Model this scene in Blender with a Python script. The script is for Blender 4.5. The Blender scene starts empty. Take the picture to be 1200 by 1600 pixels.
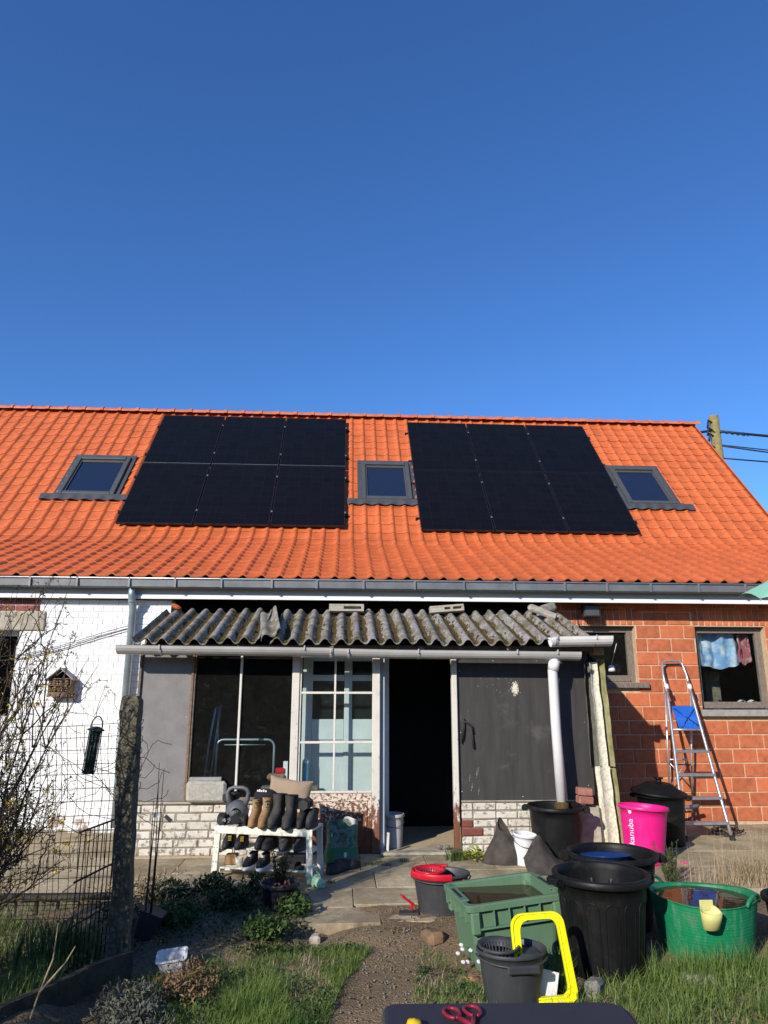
import bpy, math, random
import numpy as np
from mathutils import Vector, Matrix, noise as mnoise

random.seed(7)
rng = np.random.default_rng(7)
R = math.radians
PI = math.pi
scene = bpy.context.scene
col = scene.collection

# ------------------------------------------------------------------ camera
CAM_H = 1.52
cam_d = bpy.data.cameras.new('camera')
cam = bpy.data.objects.new('camera', cam_d)
col.objects.link(cam)
cam_d.sensor_fit = 'VERTICAL'
cam_d.sensor_height = 36.0
cam_d.lens = 36.0 * 1109.0 / 1600.0
cam_d.clip_start = 0.05
cam_d.clip_end = 2000
_p, _y, _r = R(14.0), R(3.38), R(0.1)
_f = Vector((math.sin(_y) * math.cos(_p), math.cos(_y) * math.cos(_p), math.sin(_p)))
_r0 = Vector((math.cos(_y), -math.sin(_y), 0))
_u0 = _r0.cross(_f)
_rr = _r0 * math.cos(_r) + _u0 * math.sin(_r)
_uu = _u0 * math.cos(_r) - _r0 * math.sin(_r)
cam.matrix_world = Matrix(((_rr.x, _uu.x, -_f.x, 0), (_rr.y, _uu.y, -_f.y, 0), (_rr.z, _uu.z, -_f.z, CAM_H), (0, 0, 0, 1)))
scene.camera = cam

# ------------------------------------------------------------------ light
SUN_DIR = Vector((0.74, 1.0, -0.58)).normalized()      # direction the light travels
SUN_EL = math.asin(-SUN_DIR.z)
SUN_AZ = math.atan2(-SUN_DIR.x, -SUN_DIR.y)
world = bpy.data.worlds.new('World')
scene.world = world
world.use_nodes = True
wn = world.node_tree
for n in list(wn.nodes):
    wn.nodes.remove(n)
sky = wn.nodes.new('ShaderNodeTexSky')
sky.sky_type = 'NISHITA'
sky.sun_disc = False
sky.sun_elevation = SUN_EL
sky.sun_rotation = SUN_AZ
sky.altitude = 0
sky.air_density = 1.0
sky.dust_density = 0.25
sky.ozone_density = 8.0
bg = wn.nodes.new('ShaderNodeBackground')
bg.inputs['Strength'].default_value = 0.15
wo = wn.nodes.new('ShaderNodeOutputWorld')
hs = wn.nodes.new('ShaderNodeHueSaturation')
hs.inputs['Saturation'].default_value = 1.07
hs.inputs['Hue'].default_value = 0.505
wn.links.new(sky.outputs[0], hs.inputs['Color'])
wn.links.new(hs.outputs[0], bg.inputs[0])
wn.links.new(bg.outputs[0], wo.inputs[0])

sun_d = bpy.data.lights.new('sun', 'SUN')
sun_d.energy = 4.6
sun_d.angle = R(0.5)
sun_d.color = (1.0, 0.93, 0.83)
sun = bpy.data.objects.new('sun', sun_d)
col.objects.link(sun)
sun.rotation_euler = SUN_DIR.to_track_quat('-Z', 'Y').to_euler()
sun.location = (-6, -8, 8)

scene.view_settings.view_transform = 'Standard'
scene.view_settings.look = 'None'
scene.view_settings.exposure = 0.30
scene.view_settings.gamma = 1.0
scene.view_settings.use_curve_mapping = False

# ------------------------------------------------------------------ helpers
class MB:
    def __init__(self):
        self.v = []; self.f = []; self.sm = []
    def add(self, vs, fs, smooth=False):
        o = len(self.v)
        self.v.extend([tuple(p) for p in vs])
        self.f.extend([tuple(i + o for i in q) for q in fs])
        self.sm.extend([smooth] * len(fs))
        return self
    def box(self, x0, x1, y0, y1, z0, z1):
        vs = [(x0,y0,z0),(x1,y0,z0),(x1,y1,z0),(x0,y1,z0),(x0,y0,z1),(x1,y0,z1),(x1,y1,z1),(x0,y1,z1)]
        return self.add(vs, [(0,3,2,1),(4,5,6,7),(0,1,5,4),(1,2,6,5),(2,3,7,6),(3,0,4,7)])
    def bbox(self, x0, x1, y0, y1, z0, z1, b=0.004):
        """box with chamfered edges"""
        X = (x0, x1); Y = (y0, y1); Z = (z0, z1)
        vs = []; idx = {}
        for i in (0, 1):
            for j in (0, 1):
                for k in (0, 1):
                    sx = b if i == 0 else -b; sy = b if j == 0 else -b; sz = b if k == 0 else -b
                    idx[i,j,k,0] = len(vs); vs.append((X[i], Y[j]+sy, Z[k]+sz))
                    idx[i,j,k,1] = len(vs); vs.append((X[i]+sx, Y[j], Z[k]+sz))
                    idx[i,j,k,2] = len(vs); vs.append((X[i]+sx, Y[j]+sy, Z[k]))
        fs = []
        for i in (0, 1):
            q = [idx[i,0,0,0], idx[i,1,0,0], idx[i,1,1,0], idx[i,0,1,0]]; fs.append(q if i else q[::-1])
            q = [idx[0,i,0,1], idx[1,i,0,1], idx[1,i,1,1], idx[0,i,1,1]]; fs.append(q if not i else q[::-1])
            q = [idx[0,0,i,2], idx[1,0,i,2], idx[1,1,i,2], idx[0,1,i,2]]; fs.append(q if i else q[::-1])
        for i in (0, 1):
            for j in (0, 1):
                fs.append([idx[i,j,0,0], idx[i,j,0,1], idx[i,j,1,1], idx[i,j,1,0]])
                fs.append([idx[i,0,j,0], idx[i,0,j,2], idx[i,1,j,2], idx[i,1,j,0]])
                fs.append([idx[0,i,j,1], idx[0,i,j,2], idx[1,i,j,2], idx[1,i,j,1]])
                for k in (0, 1):
                    fs.append([idx[i,j,k,0], idx[i,j,k,1], idx[i,j,k,2]])
        return self.add(vs, fs)
    def tube(self, pts, rad, seg=8, caps=True, smooth=True):
        pts = [Vector(p) for p in pts]
        n = len(pts)
        if not hasattr(rad, '__len__'): rad = [rad] * n
        vs = []; up = None
        for i, p in enumerate(pts):
            t = (pts[min(i+1, n-1)] - pts[max(i-1, 0)])
            if t.length < 1e-9: t = Vector((0,0,1))
            t.normalize()
            if up is None:
                up = Vector((0,0,1)) if abs(t.z) < 0.9 else Vector((1,0,0))
            a = t.cross(up)
            if a.length < 1e-6: a = t.cross(Vector((0,1,0)))
            a.normalize(); b = a.cross(t).normalized(); up = b
            for k in range(seg):
                c = 2*PI*k/seg
                vs.append(p + a*(math.cos(c)*rad[i]) + b*(math.sin(c)*rad[i]))
        fs = []
        for i in range(n-1):
            for k in range(seg):
                k2 = (k+1) % seg
                fs.append((i*seg+k, i*seg+k2, (i+1)*seg+k2, (i+1)*seg+k))
        if caps:
            fs.append(tuple(range(seg))[::-1]); fs.append(tuple((n-1)*seg + k for k in range(seg)))
        return self.add(vs, fs, smooth)
    def lathe(self, prof, seg=32, c=(0,0), sx=1.0, sy=1.0, smooth=True, ang=None, close=True):
        """prof: list of (r,z); around c"""
        vs = []
        full = ang is None
        a0, a1 = (0, 2*PI) if full else ang
        ns = seg if full else seg+1
        for (r, z) in prof:
            for k in range(ns):
                t = a0 + (a1-a0)*k/seg
                vs.append((c[0] + r*math.cos(t)*sx, c[1] + r*math.sin(t)*sy, z))
        fs = []
        for i in range(len(prof)-1):
            for k in range(seg):
                k2 = (k+1) % ns if full else k+1
                fs.append((i*ns+k, i*ns+k2, (i+1)*ns+k2, (i+1)*ns+k))
        return self.add(vs, fs, smooth)
    def disc(self, r, z, seg=32, c=(0,0), sx=1.0, sy=1.0):
        vs = [(c[0]+r*sx*math.cos(2*PI*k/seg), c[1]+r*sy*math.sin(2*PI*k/seg), z) for k in range(seg)]
        return self.add(vs, [tuple(range(seg))])
    def grid(self, fn, nu, nv, smooth=True, flip=False):
        vs = [fn(i/nu, j/nv) for j in range(nv+1) for i in range(nu+1)]
        fs = []
        for j in range(nv):
            for i in range(nu):
                q = (j*(nu+1)+i, j*(nu+1)+i+1, (j+1)*(nu+1)+i+1, (j+1)*(nu+1)+i)
                fs.append(q[::-1] if flip else q)
        return self.add(vs, fs, smooth)
    def prism(self, poly, y0, y1, axis='y'):
        """poly list of 2D; extruded along axis"""
        n = len(poly)
        def P(a, b, t):
            return (a, t, b) if axis == 'y' else ((t, a, b) if axis == 'x' else (a, b, t))
        vs = [P(a, b, y0) for a, b in poly] + [P(a, b, y1) for a, b in poly]
        fs = [tuple(range(n)), tuple(range(2*n-1, n-1, -1))]
        for i in range(n):
            j = (i+1) % n
            fs.append((i, i+n, j+n, j))
        return self.add(vs, fs)
    def loft(self, rings, caps=True, smooth=True):
        n = len(rings[0]); vs = [p for r_ in rings for p in r_]; fs = []
        for i in range(len(rings)-1):
            for k in range(n):
                k2 = (k+1) % n
                fs.append((i*n+k, i*n+k2, (i+1)*n+k2, (i+1)*n+k))
        if caps:
            fs.append(tuple(range(n))[::-1]); fs.append(tuple((len(rings)-1)*n+k for k in range(n)))
        return self.add(vs, fs, smooth)
    def xf(self, M, start=0):
        for i in range(start, len(self.v)):
            self.v[i] = tuple(M @ Vector(self.v[i]))
        return self
    def jit(self, a, sc=3.0, seed=0, start=0):
        for i in range(start, len(self.v)):
            p = Vector(self.v[i])
            d = mnoise.noise_vector(p*sc + Vector((seed, seed*1.7, 0)))
            self.v[i] = tuple(p + d*a)
        return self
    def mesh(self, name):
        me = bpy.data.meshes.new(name)
        me.from_pydata(self.v, [], self.f)
        me.polygons.foreach_set('use_smooth', self.sm)
        me.update()
        return me
    def build(self, name, mat, parent=None, world=False, kind=None):
        me = self.mesh(name)
        if mat is not None: me.materials.append(mat)
        return link(me, name, parent, world, kind)

def link(me, name, parent=None, world=False, kind=None, loc=None):
    o = bpy.data.objects.new(name, me)
    col.objects.link(o)
    if parent is not None:
        o.parent = parent
        if world:
            w = Vector((0,0,0)); q = parent
            while q is not None:
                w += q.location; q = q.parent
            o.location = -w
    if loc is not None:
        o.location = Vector(loc) + o.location
    if kind: o['kind'] = kind
    return o

def thing(name, label, cat, loc=(0,0,0), rotz=0.0, group=None):
    o = bpy.data.objects.new(name, None)
    o.empty_display_size = 0.1
    col.objects.link(o)
    o.location = loc; o.rotation_euler = (0,0,rotz)
    return tag(o, label, cat, group)
def tag(o, label, cat, group=None):
    o['label'] = label; o['category'] = cat
    if group: o['group'] = group
    return o

def T(x, y, z): return Matrix.Translation((x, y, z))
def RX(a): return Matrix.Rotation(a, 4, 'X')
def RY(a): return Matrix.Rotation(a, 4, 'Y')
def RZ(a): return Matrix.Rotation(a, 4, 'Z')

# ------------------------------------------------------------------ materials
class NT:
    def __init__(self, name):
        self.m = bpy.data.materials.new(name); self.m.use_nodes = True
        self.t = self.m.node_tree; self.n = self.t.nodes
        self.b = self.n['Principled BSDF']; self.out = self.n['Material Output']
    def new(self, t, **kw):
        n = self.n.new(t)
        for k, v in kw.items(): setattr(n, k, v)
        return n
    def l(self, a, b): self.t.links.new(a, b)
    def pos(self):
        if not hasattr(self, '_pos'): self._pos = self.new('ShaderNodeNewGeometry').outputs['Position']
        return self._pos
    def objco(self):
        if not hasattr(self, '_oc'): self._oc = self.new('ShaderNodeTexCoord').outputs['Object']
        return self._oc
    def noise(self, scale, detail=6, rough=0.6, vec=None, dist=0.0):
        n = self.new('ShaderNodeTexNoise'); n.inputs['Scale'].default_value = scale
        n.inputs['Detail'].default_value = detail; n.inputs['Roughness'].default_value = rough
        n.inputs['Distortion'].default_value = dist
        self.l(vec if vec is not None else self.pos(), n.inputs['Vector'])
        return n.outputs['Fac']
    def mapping(self, vec, scale=(1,1,1), rot=(0,0,0), loc=(0,0,0)):
        m = self.new('ShaderNodeMapping'); m.inputs['Scale'].default_value = scale
        m.inputs['Rotation'].default_value = rot; m.inputs['Location'].default_value = loc
        self.l(vec, m.inputs['Vector']); return m.outputs[0]
    def ramp(self, fac, stops, interp='LINEAR'):
        r = self.new('ShaderNodeValToRGB'); r.color_ramp.interpolation = interp
        e = r.color_ramp.elements
        while len(e) > 1: e.remove(e[-1])
        for i, (p, c) in enumerate(stops):
            if not hasattr(c, '__len__'): c = (c, c, c)
            c = tuple(c)[:3] + (1,)
            if i == 0: e[0].position = p; e[0].color = c
            else:
                q = e.new(p); q.color = c
        self.l(fac, r.inputs[0]); return r.outputs[0]
    def mix(self, fac, a, b, blend='MIX'):
        m = self.new('ShaderNodeMix'); m.data_type = 'RGBA'; m.blend_type = blend
        for s, v in ((m.inputs[0], fac), (m.inputs[6], a), (m.inputs[7], b)):
            if hasattr(v, 'is_output'): self.l(v, s)
            elif hasattr(v, '__len__'): s.default_value = tuple(v)[:3] + (1,)
            elif s.type == 'RGBA': s.default_value = (v, v, v, 1)
            else: s.default_value = v
        return m.outputs[2]
    def math(self, op, a, b=0.0):
        m = self.new('ShaderNodeMath', operation=op)
        for s, v in ((m.inputs[0], a), (m.inputs[1], b)):
            if hasattr(v, 'is_output'): self.l(v, s)
            else: s.default_value = v
        return m.outputs[0]
    def rand(self):
        return self.new('ShaderNodeObjectInfo').outputs['Random']
    def base(self, c):
        if hasattr(c, 'is_output'): self.l(c, self.b.inputs['Base Color'])
        else: self.b.inputs['Base Color'].default_value = tuple(c)[:3] + (1,)
    def rough(self, v):
        if hasattr(v, 'is_output'): self.l(v, self.b.inputs['Roughness'])
        else: self.b.inputs['Roughness'].default_value = v
    def bump(self, h, strength=0.3, dist=0.01):
        b = self.new('ShaderNodeBump'); b.inputs['Strength'].default_value = strength
        b.inputs['Distance'].default_value = dist
        self.l(h, b.inputs['Height']); self.l(b.outputs[0], self.b.inputs['Normal'])

def simple(name, c, c2=None, scale=8.0, rough=0.6, bump=0.0, bscale=60.0, metal=0.0, spec=0.5, var=0.0, lo=0.35, hi=0.65, bdist=0.01):
    """base colour with noise to a second colour, grain bump, per-object value variation"""
    t = NT(name)
    if c2 is None: c2 = tuple(x*0.75 for x in c)
    f = t.noise(scale)
    colr = t.ramp(f, [(lo, c2), (hi, c)])
    if var:
        h = t.new('ShaderNodeHueSaturation')
        t.l(t.math('ADD', t.math('MULTIPLY', t.rand(), 2*var), 1.0-var), h.inputs['Value'])
        t.l(colr, h.inputs['Color']); colr = h.outputs[0]
    t.base(colr); t.rough(rough)
    t.b.inputs['Metallic'].default_value = metal
    t.b.inputs['Specular IOR Level'].default_value = spec
    if bump: t.bump(t.noise(bscale, 4), bump, bdist)
    return t.m

M = {}
def worn(name, base, under, scale, lo, hi, rough=0.6, bump=0.4, bdist=0.004, c2=None, zwear=None, stretch=(1,1,1)):
    """paint with flaked patches showing what is under it"""
    t = NT(name)
    v = t.mapping(t.pos(), stretch)
    f = t.noise(scale, 8, 0.7, v)
    if zwear:     # extra wear near the ground: (z0, z1, amount)
        s = t.new('ShaderNodeSeparateXYZ'); t.l(t.pos(), s.inputs[0])
        mr = t.new('ShaderNodeMapRange'); mr.inputs['From Min'].default_value = zwear[0]; mr.inputs['From Max'].default_value = zwear[1]
        mr.inputs['To Min'].default_value = zwear[2]; mr.inputs['To Max'].default_value = 0.0
        t.l(s.outputs[2], mr.inputs[0]); f = t.math('SUBTRACT', f, mr.outputs[0])
    mask = t.ramp(f, [(lo, 0.0), (hi, 1.0)])
    tone = t.ramp(t.noise(5.0, 4), [(0.3, c2 or tuple(x*0.85 for x in base)), (0.7, base)])
    und = t.ramp(t.noise(25.0, 5), [(0.3, tuple(x*0.6 for x in under)), (0.7, under)])
    t.base(t.mix(mask, und, tone)); t.rough(rough)
    h = t.math('ADD', mask, t.math('MULTIPLY', t.noise(90.0, 4), 0.4))
    t.bump(h, bump, bdist)
    return t.m

# roof tile
t = NT('roof_tile_clay')
f = t.noise(1.3, 5); f2 = t.noise(30, 5)
c = t.ramp(f2, [(0.3, (0.44,0.092,0.024)), (0.7, (0.57,0.138,0.036))])
h = t.new('ShaderNodeHueSaturation'); t.l(c, h.inputs['Color'])
fv = t.noise(5.2, 1, 0.5)
t.l(t.math('ADD', t.math('ADD', t.math('MULTIPLY', f, 0.4), 0.60), t.math('MULTIPLY', fv, 0.4)), h.inputs['Value'])
dk = t.ramp(t.noise(7, 8, 0.75), [(0.28, 1.0), (0.40, 0.0)])
t.base(t.mix(t.math('MULTIPLY', dk, 0.4), h.outputs[0], (0.2,0.06,0.03))); t.rough(0.5); t.bump(t.noise(120, 3), 0.15, 0.003)
M['tile'] = t.m
M['ridge'] = simple('ridge_tile_clay', (0.56,0.17,0.075), (0.42,0.10,0.04), 6, 0.5, 0.1)
M['underlay'] = simple('roof_underlay', (0.03,0.02,0.018), rough=0.9)
M['zinc'] = simple('zinc_gutter', (0.20,0.215,0.22), (0.14,0.15,0.155), 4, 0.5, 0.05, 40, metal=0.35)
M['zinc_dark'] = simple('zinc_pipe', (0.36,0.43,0.46), (0.25,0.31,0.34), 5, 0.45, 0.05, 40, metal=0.6)
M['fascia'] = simple('shade_greyed_fascia_board', (0.47,0.46,0.44), (0.42,0.41,0.39), 2, 0.5)  # fascia greyed to carry the gutter's shadow in its colour
M['fascia_lit'] = simple('sunlit_fascia_white', (0.76,0.76,0.75), (0.72,0.72,0.70), 2, 0.4)  # white for the sunlit lower edge of the same fascia
M['blackframe'] = simple('black_panel_frame', (0.012,0.012,0.014), rough=0.35)
M['alu'] = simple('bare_aluminium', (0.62,0.62,0.63), (0.48,0.48,0.49), 20, 0.38, 0.1, 80, metal=0.8)
# solar cells
t = NT('solar_cell_glass')
tc = t.objco()
br = t.new('ShaderNodeTexBrick'); br.offset = 0.0; br.inputs['Scale'].default_value = 1.0
br.inputs['Mortar Size'].default_value = 0.0025; br.inputs['Brick Width'].default_value = 0.187; br.inputs['Row Height'].default_value = 0.153
br.inputs['Color1'].default_value = (0.0045,0.005,0.007,1); br.inputs['Color2'].default_value = (0.006,0.0065,0.009,1); br.inputs['Mortar'].default_value = (0.010,0.010,0.012,1)
t.l(tc, br.inputs['Vector'])
wv = t.new('ShaderNodeTexWave'); wv.bands_direction = 'X'; wv.inputs['Scale'].default_value = 26
t.l(tc, wv.inputs['Vector'])
t.base(t.mix(t.math('MULTIPLY', t.math('POWER', wv.outputs['Fac'], 12), 0.1), br.outputs[0], (0.02,0.02,0.022)))
t.rough(t.ramp(t.noise(3, 6), [(0.3, 0.22), (0.7, 0.34)])); t.b.inputs['Specular IOR Level'].default_value = 0.08
M['solar'] = t.m
M['skyframe'] = simple('grey_aluminium_cladding', (0.072,0.076,0.076), (0.058,0.062,0.062), 6, 0.42)
M['flashing'] = simple('lead_flashing', (0.06,0.062,0.066), (0.045,0.046,0.05), 9, 0.6, 0.3, 30)

# bricks and blocks
t = NT('red_block_brick')
f = t.noise(14, 7, 0.65)
c = t.ramp(f, [(0.28, (0.31,0.080,0.031)), (0.5, (0.45,0.122,0.046)), (0.75, (0.54,0.165,0.064))])
r_ = t.rand()
c = t.mix(t.ramp(r_, [(0.6, 0.0), (0.95, 0.75)]), c, (0.50,0.135,0.05))
h = t.new('ShaderNodeHueSaturation'); t.l(c, h.inputs['Color'])
t.l(t.math('ADD', t.math('MULTIPLY', r_, 0.3), 0.86), h.inputs['Value'])
sm_ = t.ramp(t.noise(5.5, 3, 0.5, dist=0.6), [(0.60, 0.0), (0.72, 0.40)])
t.base(t.mix(sm_, h.outputs[0], (0.58,0.20,0.09))); t.rough(0.75); t.bump(t.noise(70, 6), 0.35, 0.006)
M['block'] = t.m
M['mortar'] = simple('sand_mortar', (0.60,0.44,0.28), (0.45,0.32,0.20), 20, 0.9, 0.4, 90)
M['whitebrick'] = worn('white_painted_brick', (0.82,0.82,0.80), (0.34,0.25,0.18), 7.0, 0.20, 0.26, 0.7, 0.5, 0.004, c2=(0.74,0.74,0.72), zwear=(0.02,0.55,0.24))
M['whitemortar'] = worn('white_painted_mortar', (0.70,0.70,0.68), (0.30,0.24,0.18), 7.0, 0.25, 0.32, 0.85, 0.5, 0.004, zwear=(0.02,0.55,0.24))
M['oldwhite'] = worn('flaking_whitewash_brick', (0.64,0.61,0.54), (0.30,0.235,0.17), 22.0, 0.34, 0.44, 0.85, 0.8, 0.006, c2=(0.50,0.46,0.38), zwear=(0.0,0.30,0.06))
M['oldmortar'] = simple('old_grey_mortar', (0.30,0.27,0.21), (0.15,0.13,0.10), 18, 0.95, 0.6, 60)
M['redbrick'] = simple('dark_red_brick', (0.25,0.07,0.05), (0.17,0.045,0.035), 20, 0.8, 0.3, 60, var=0.2)
M['concrete'] = simple('weathered_concrete', (0.42,0.38,0.30), (0.28,0.25,0.19), 14, 0.9, 0.5, 70)
M['concrete_g'] = simple('pale_concrete_block', (0.43,0.41,0.35), (0.30,0.28,0.23), 30, 0.92, 0.7, 90)
t = NT('mossy_concrete_post')
f = t.noise(22, 8, 0.7)
c = t.ramp(f, [(0.3, (0.035,0.03,0.02)), (0.5, (0.105,0.09,0.056)), (0.68, (0.22,0.195,0.13))])  # tones darkened overall to carry the shrub's shadow on the post
t.base(t.mix(t.ramp(t.noise(9, 6), [(0.52,0.0),(0.66,0.7)]), c, (0.10,0.11,0.035))); t.rough(0.95); t.bump(f, 0.9, 0.012)
M['postc'] = t.m
# fibre cement
t = NT('weathered_fibre_cement')
f = t.noise(30, 8, 0.75)
c = t.ramp(f, [(0.28, (0.06,0.056,0.05)), (0.46, (0.21,0.195,0.175)), (0.66, (0.40,0.37,0.33))])
li = t.ramp(t.noise(60, 5, 0.6), [(0.56, 0.0), (0.64, 0.5)])
c = t.mix(li, c, (0.55,0.53,0.47))
ms = t.ramp(t.noise(6, 7, 0.7), [(0.43, 0.0), (0.58, 0.85)])
t.base(t.mix(ms, c, (0.105,0.085,0.035))); t.rough(0.95); t.bump(f, 0.7, 0.008)
M['fibre'] = t.m
M['moss'] = simple('brown_green_moss', (0.125,0.085,0.030), (0.05,0.036,0.016), 28, 1.0, 0.9, 120, spec=0.1)
M['fibre_white'] = simple('pale_fibre_cement_sheet', (0.68,0.65,0.52), (0.50,0.47,0.36), 40, 0.95, 0.6, 90, lo=0.42, hi=0.55)
M['fibre_dark'] = simple('shaded_fibre_cement_flank', (0.17,0.16,0.13), (0.10,0.095,0.07), 25, 0.95, 0.6, 90)  # grey copy of the pale sheet, puts shade into the wave valleys
M['fibre_green'] = simple('algae_fibre_cement_sheet', (0.34,0.31,0.17), (0.20,0.19,0.07), 10, 0.95, 0.6, 90)
M['pvc'] = simple('grey_white_pvc', (0.44,0.43,0.41), (0.35,0.34,0.32), 3, 0.45, 0.03)
M['pvc_white'] = simple('white_pvc', (0.70,0.69,0.67), (0.62,0.61,0.59), 4, 0.4, 0.03)
M['greyboard'] = simple('grey_faded_board', (0.215,0.205,0.195), (0.17,0.162,0.154), 7, 0.85, 0.25, 120)
t = NT('black_plywood_sheet')
st = t.mapping(t.pos(), (5, 1, 0.6))
c = t.ramp(t.noise(3, 6, 0.6, st), [(0.3, (0.028,0.025,0.023)), (0.75, (0.050,0.046,0.043))])
dirt = t.ramp(t.noise(4, 8, 0.75), [(0.56, 0.0), (0.75, 0.45)])
t.base(t.mix(dirt, c, (0.14,0.13,0.12))); t.rough(0.62); t.bump(t.noise(80, 4), 0.1, 0.003)
M['blackboard'] = t.m
M['oldpaint'] = worn('flaking_cream_paint', (0.66,0.63,0.56), (0.28,0.20,0.13), 18, 0.33, 0.40, 0.6, 0.5, 0.003, stretch=(3,3,0.6))
M['oldpaint_rust'] = worn('cream_paint_rusting_low', (0.64,0.60,0.52), (0.20,0.075,0.035), 16, 0.33, 0.40, 0.7, 0.5, 0.003, zwear=(0.10,0.62,0.34), stretch=(2,2,0.7))
M['rust'] = worn('rusty_sheet_metal', (0.66,0.56,0.44), (0.21,0.07,0.03), 34, 0.42, 0.47, 0.85, 0.9, 0.005, zwear=(0.10,0.50,0.24))
M['jamb'] = worn('blue_grey_jamb_paint', (0.34,0.38,0.41), (0.10,0.10,0.10), 12, 0.3, 0.36, 0.7, 0.3, 0.003)
M['bluedoor'] = worn('flaking_pale_blue_paint', (0.58,0.59,0.57), (0.08,0.08,0.075), 13, 0.31, 0.345, 0.7, 0.5, 0.003, stretch=(2.5,2.5,0.6))
M['mosswood_shaded'] = simple('shade_darkened_mossy_timber', (0.075,0.065,0.035), (0.03,0.026,0.017), 14, 0.95, 0.7, 50)  # mossy wood, darkened to carry the edging board's shaded side
M['rawwood'] = simple('weathered_grey_wood', (0.20,0.165,0.125), (0.11,0.085,0.06), 30, 0.85, 0.5, 80)
M['brownwood'] = simple('brown_batten_wood', (0.23,0.145,0.085), (0.13,0.08,0.05), 30, 0.8, 0.4, 80)
t = NT('grey_weathered_window_wood')
st = t.mapping(t.pos(), (8, 8, 1.5))
c = t.ramp(t.noise(12, 6, 0.65, st), [(0.3, (0.09,0.072,0.055)), (0.7, (0.24,0.20,0.165))])
t.base(c); t.rough(0.85); t.bump(t.noise(30, 5, 0.6, st), 0.4, 0.004)
M['winwood'] = t.m
M['bluestone'] = simple('grey_stone_sill', (0.32,0.31,0.29), (0.24,0.23,0.21), 20, 0.8, 0.2, 80)
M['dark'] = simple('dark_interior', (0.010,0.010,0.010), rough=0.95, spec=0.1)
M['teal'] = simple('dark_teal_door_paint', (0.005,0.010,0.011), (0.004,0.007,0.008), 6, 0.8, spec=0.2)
M['floor'] = simple('dusty_floor', (0.55,0.45,0.29), (0.38,0.30,0.19), 60, 0.95, 0.5, 120)

def glassmat(name, dirt_amt, tint=(0.9,0.95,0.95), dscale=9, refl=0.45):
    t = NT(name)
    t.n.remove(t.b)
    tr = t.new('ShaderNodeBsdfTransparent'); tr.inputs[0].default_value = tint + (1,)
    gl = t.new('ShaderNodeBsdfGlossy'); gl.inputs['Roughness'].default_value = 0.03
    df = t.new('ShaderNodeBsdfDiffuse'); df.inputs[0].default_value = (0.5,0.48,0.43,1)
    fr = t.new('ShaderNodeFresnel'); fr.inputs[0].default_value = 1.5
    m1 = t.new('ShaderNodeMixShader'); m2 = t.new('ShaderNodeMixShader')
    bf_ = t.new('ShaderNodeNewGeometry').outputs['Backfacing']
    t.l(t.math('MULTIPLY', t.math('MULTIPLY', fr.outputs[0], refl), t.math('SUBTRACT', 1.0, bf_)), m1.inputs[0]); t.l(tr.outputs[0], m1.inputs[1]); t.l(gl.outputs[0], m1.inputs[2])
    d = t.ramp(t.noise(dscale, 9, 0.8, dist=1.2), [(0.40, dirt_amt*0.25), (0.60, dirt_amt*0.5), (0.72, dirt_amt*3.0)])
    t.l(d, m2.inputs[0]); t.l(m1.outputs[0], m2.inputs[1]); t.l(df.outputs[0], m2.inputs[2])
    t.l(m2.outputs[0], t.out.inputs[0])
    return t.m
M['glass'] = glassmat('dusty_window_glass', 0.02, refl=0.8)
M['glass_clean'] = glassmat('clear_window_glass', 0.008, refl=1.0)
t = NT('skylight_glass')
t.base((0.012,0.02,0.045)); t.rough(0.04); t.b.inputs['Specular IOR Level'].default_value = 0.6
M['skyglass'] = t.m
def watermat(name, c):
    t = NT(name); t.base(c); t.rough(0.03); t.b.inputs['IOR'].default_value = 1.33
    t.bump(t.noise(9, 2), 0.04, 0.02); return t.m
M['water'] = watermat('dark_water', (0.010,0.010,0.008))
M['water_b'] = watermat('brown_water', (0.042,0.026,0.010))

def plastic(name, c, rough=0.42, scuff=0.25, sc=(0.5,0.5,0.5), scale=14, bump=0.06, spec=0.35):
    t = NT(name)
    a = t.ramp(t.noise(3, 5), [(0.3, tuple(x*0.82 for x in c)), (0.7, c)])
    s = t.ramp(t.noise(scale, 10, 0.8, dist=0.5), [(0.58, 0.0), (0.80, scuff)])
    sv = t.ramp(t.noise(3.0, 7, 0.7, t.mapping(t.pos(), (9, 9, 1.2))), [(0.52, 0.0), (0.75, scuff*0.6)])
    mud = t.ramp(t.noise(6, 8, 0.75), [(0.55, 0.0), (0.72, scuff*0.8)])
    cc = t.mix(sv, t.mix(s, a, sc), tuple(x*0.7 for x in sc)); cc = t.mix(mud, cc, (0.16,0.13,0.09))
    t.b.inputs['Specular IOR Level'].default_value = spec
    t.base(cc); t.rough(t.ramp(t.noise(7, 5), [(0.3, rough*0.8), (0.7, min(1, rough*1.3))]))
    t.bump(t.noise(60, 4), bump, 0.003)
    return t.m
M['blackplastic'] = plastic('black_bin_plastic', (0.0065,0.0068,0.0072), 0.5, 0.16, (0.10,0.095,0.09), spec=0.22)
M['greyplastic'] = plastic('dark_grey_plastic', (0.040,0.043,0.047), 0.45, 0.2, (0.25,0.25,0.24))
M['pink'] = plastic('hot_pink_plastic', (0.80,0.012,0.215), 0.40, 0.15, (0.6,0.25,0.35))
M['redplastic'] = plastic('red_plastic', (0.55,0.010,0.025), 0.35, 0.1, (0.6,0.3,0.3))
M['greencrate'] = plastic('faded_green_plastic', (0.10,0.19,0.11), 0.6, 0.55, (0.26,0.33,0.24), 7)
M['greentub'] = plastic('green_rubber_tub', (0.006,0.185,0.075), 0.45, 0.75, (0.28,0.46,0.36), 11)
M['yellow'] = plastic('bright_yellow_plastic', (0.86,0.82,0.008), 0.4, 0.1, (0.7,0.7,0.4))
M['cream'] = plastic('cream_yellow_plastic', (0.58,0.56,0.20), 0.45, 0.1)
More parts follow.
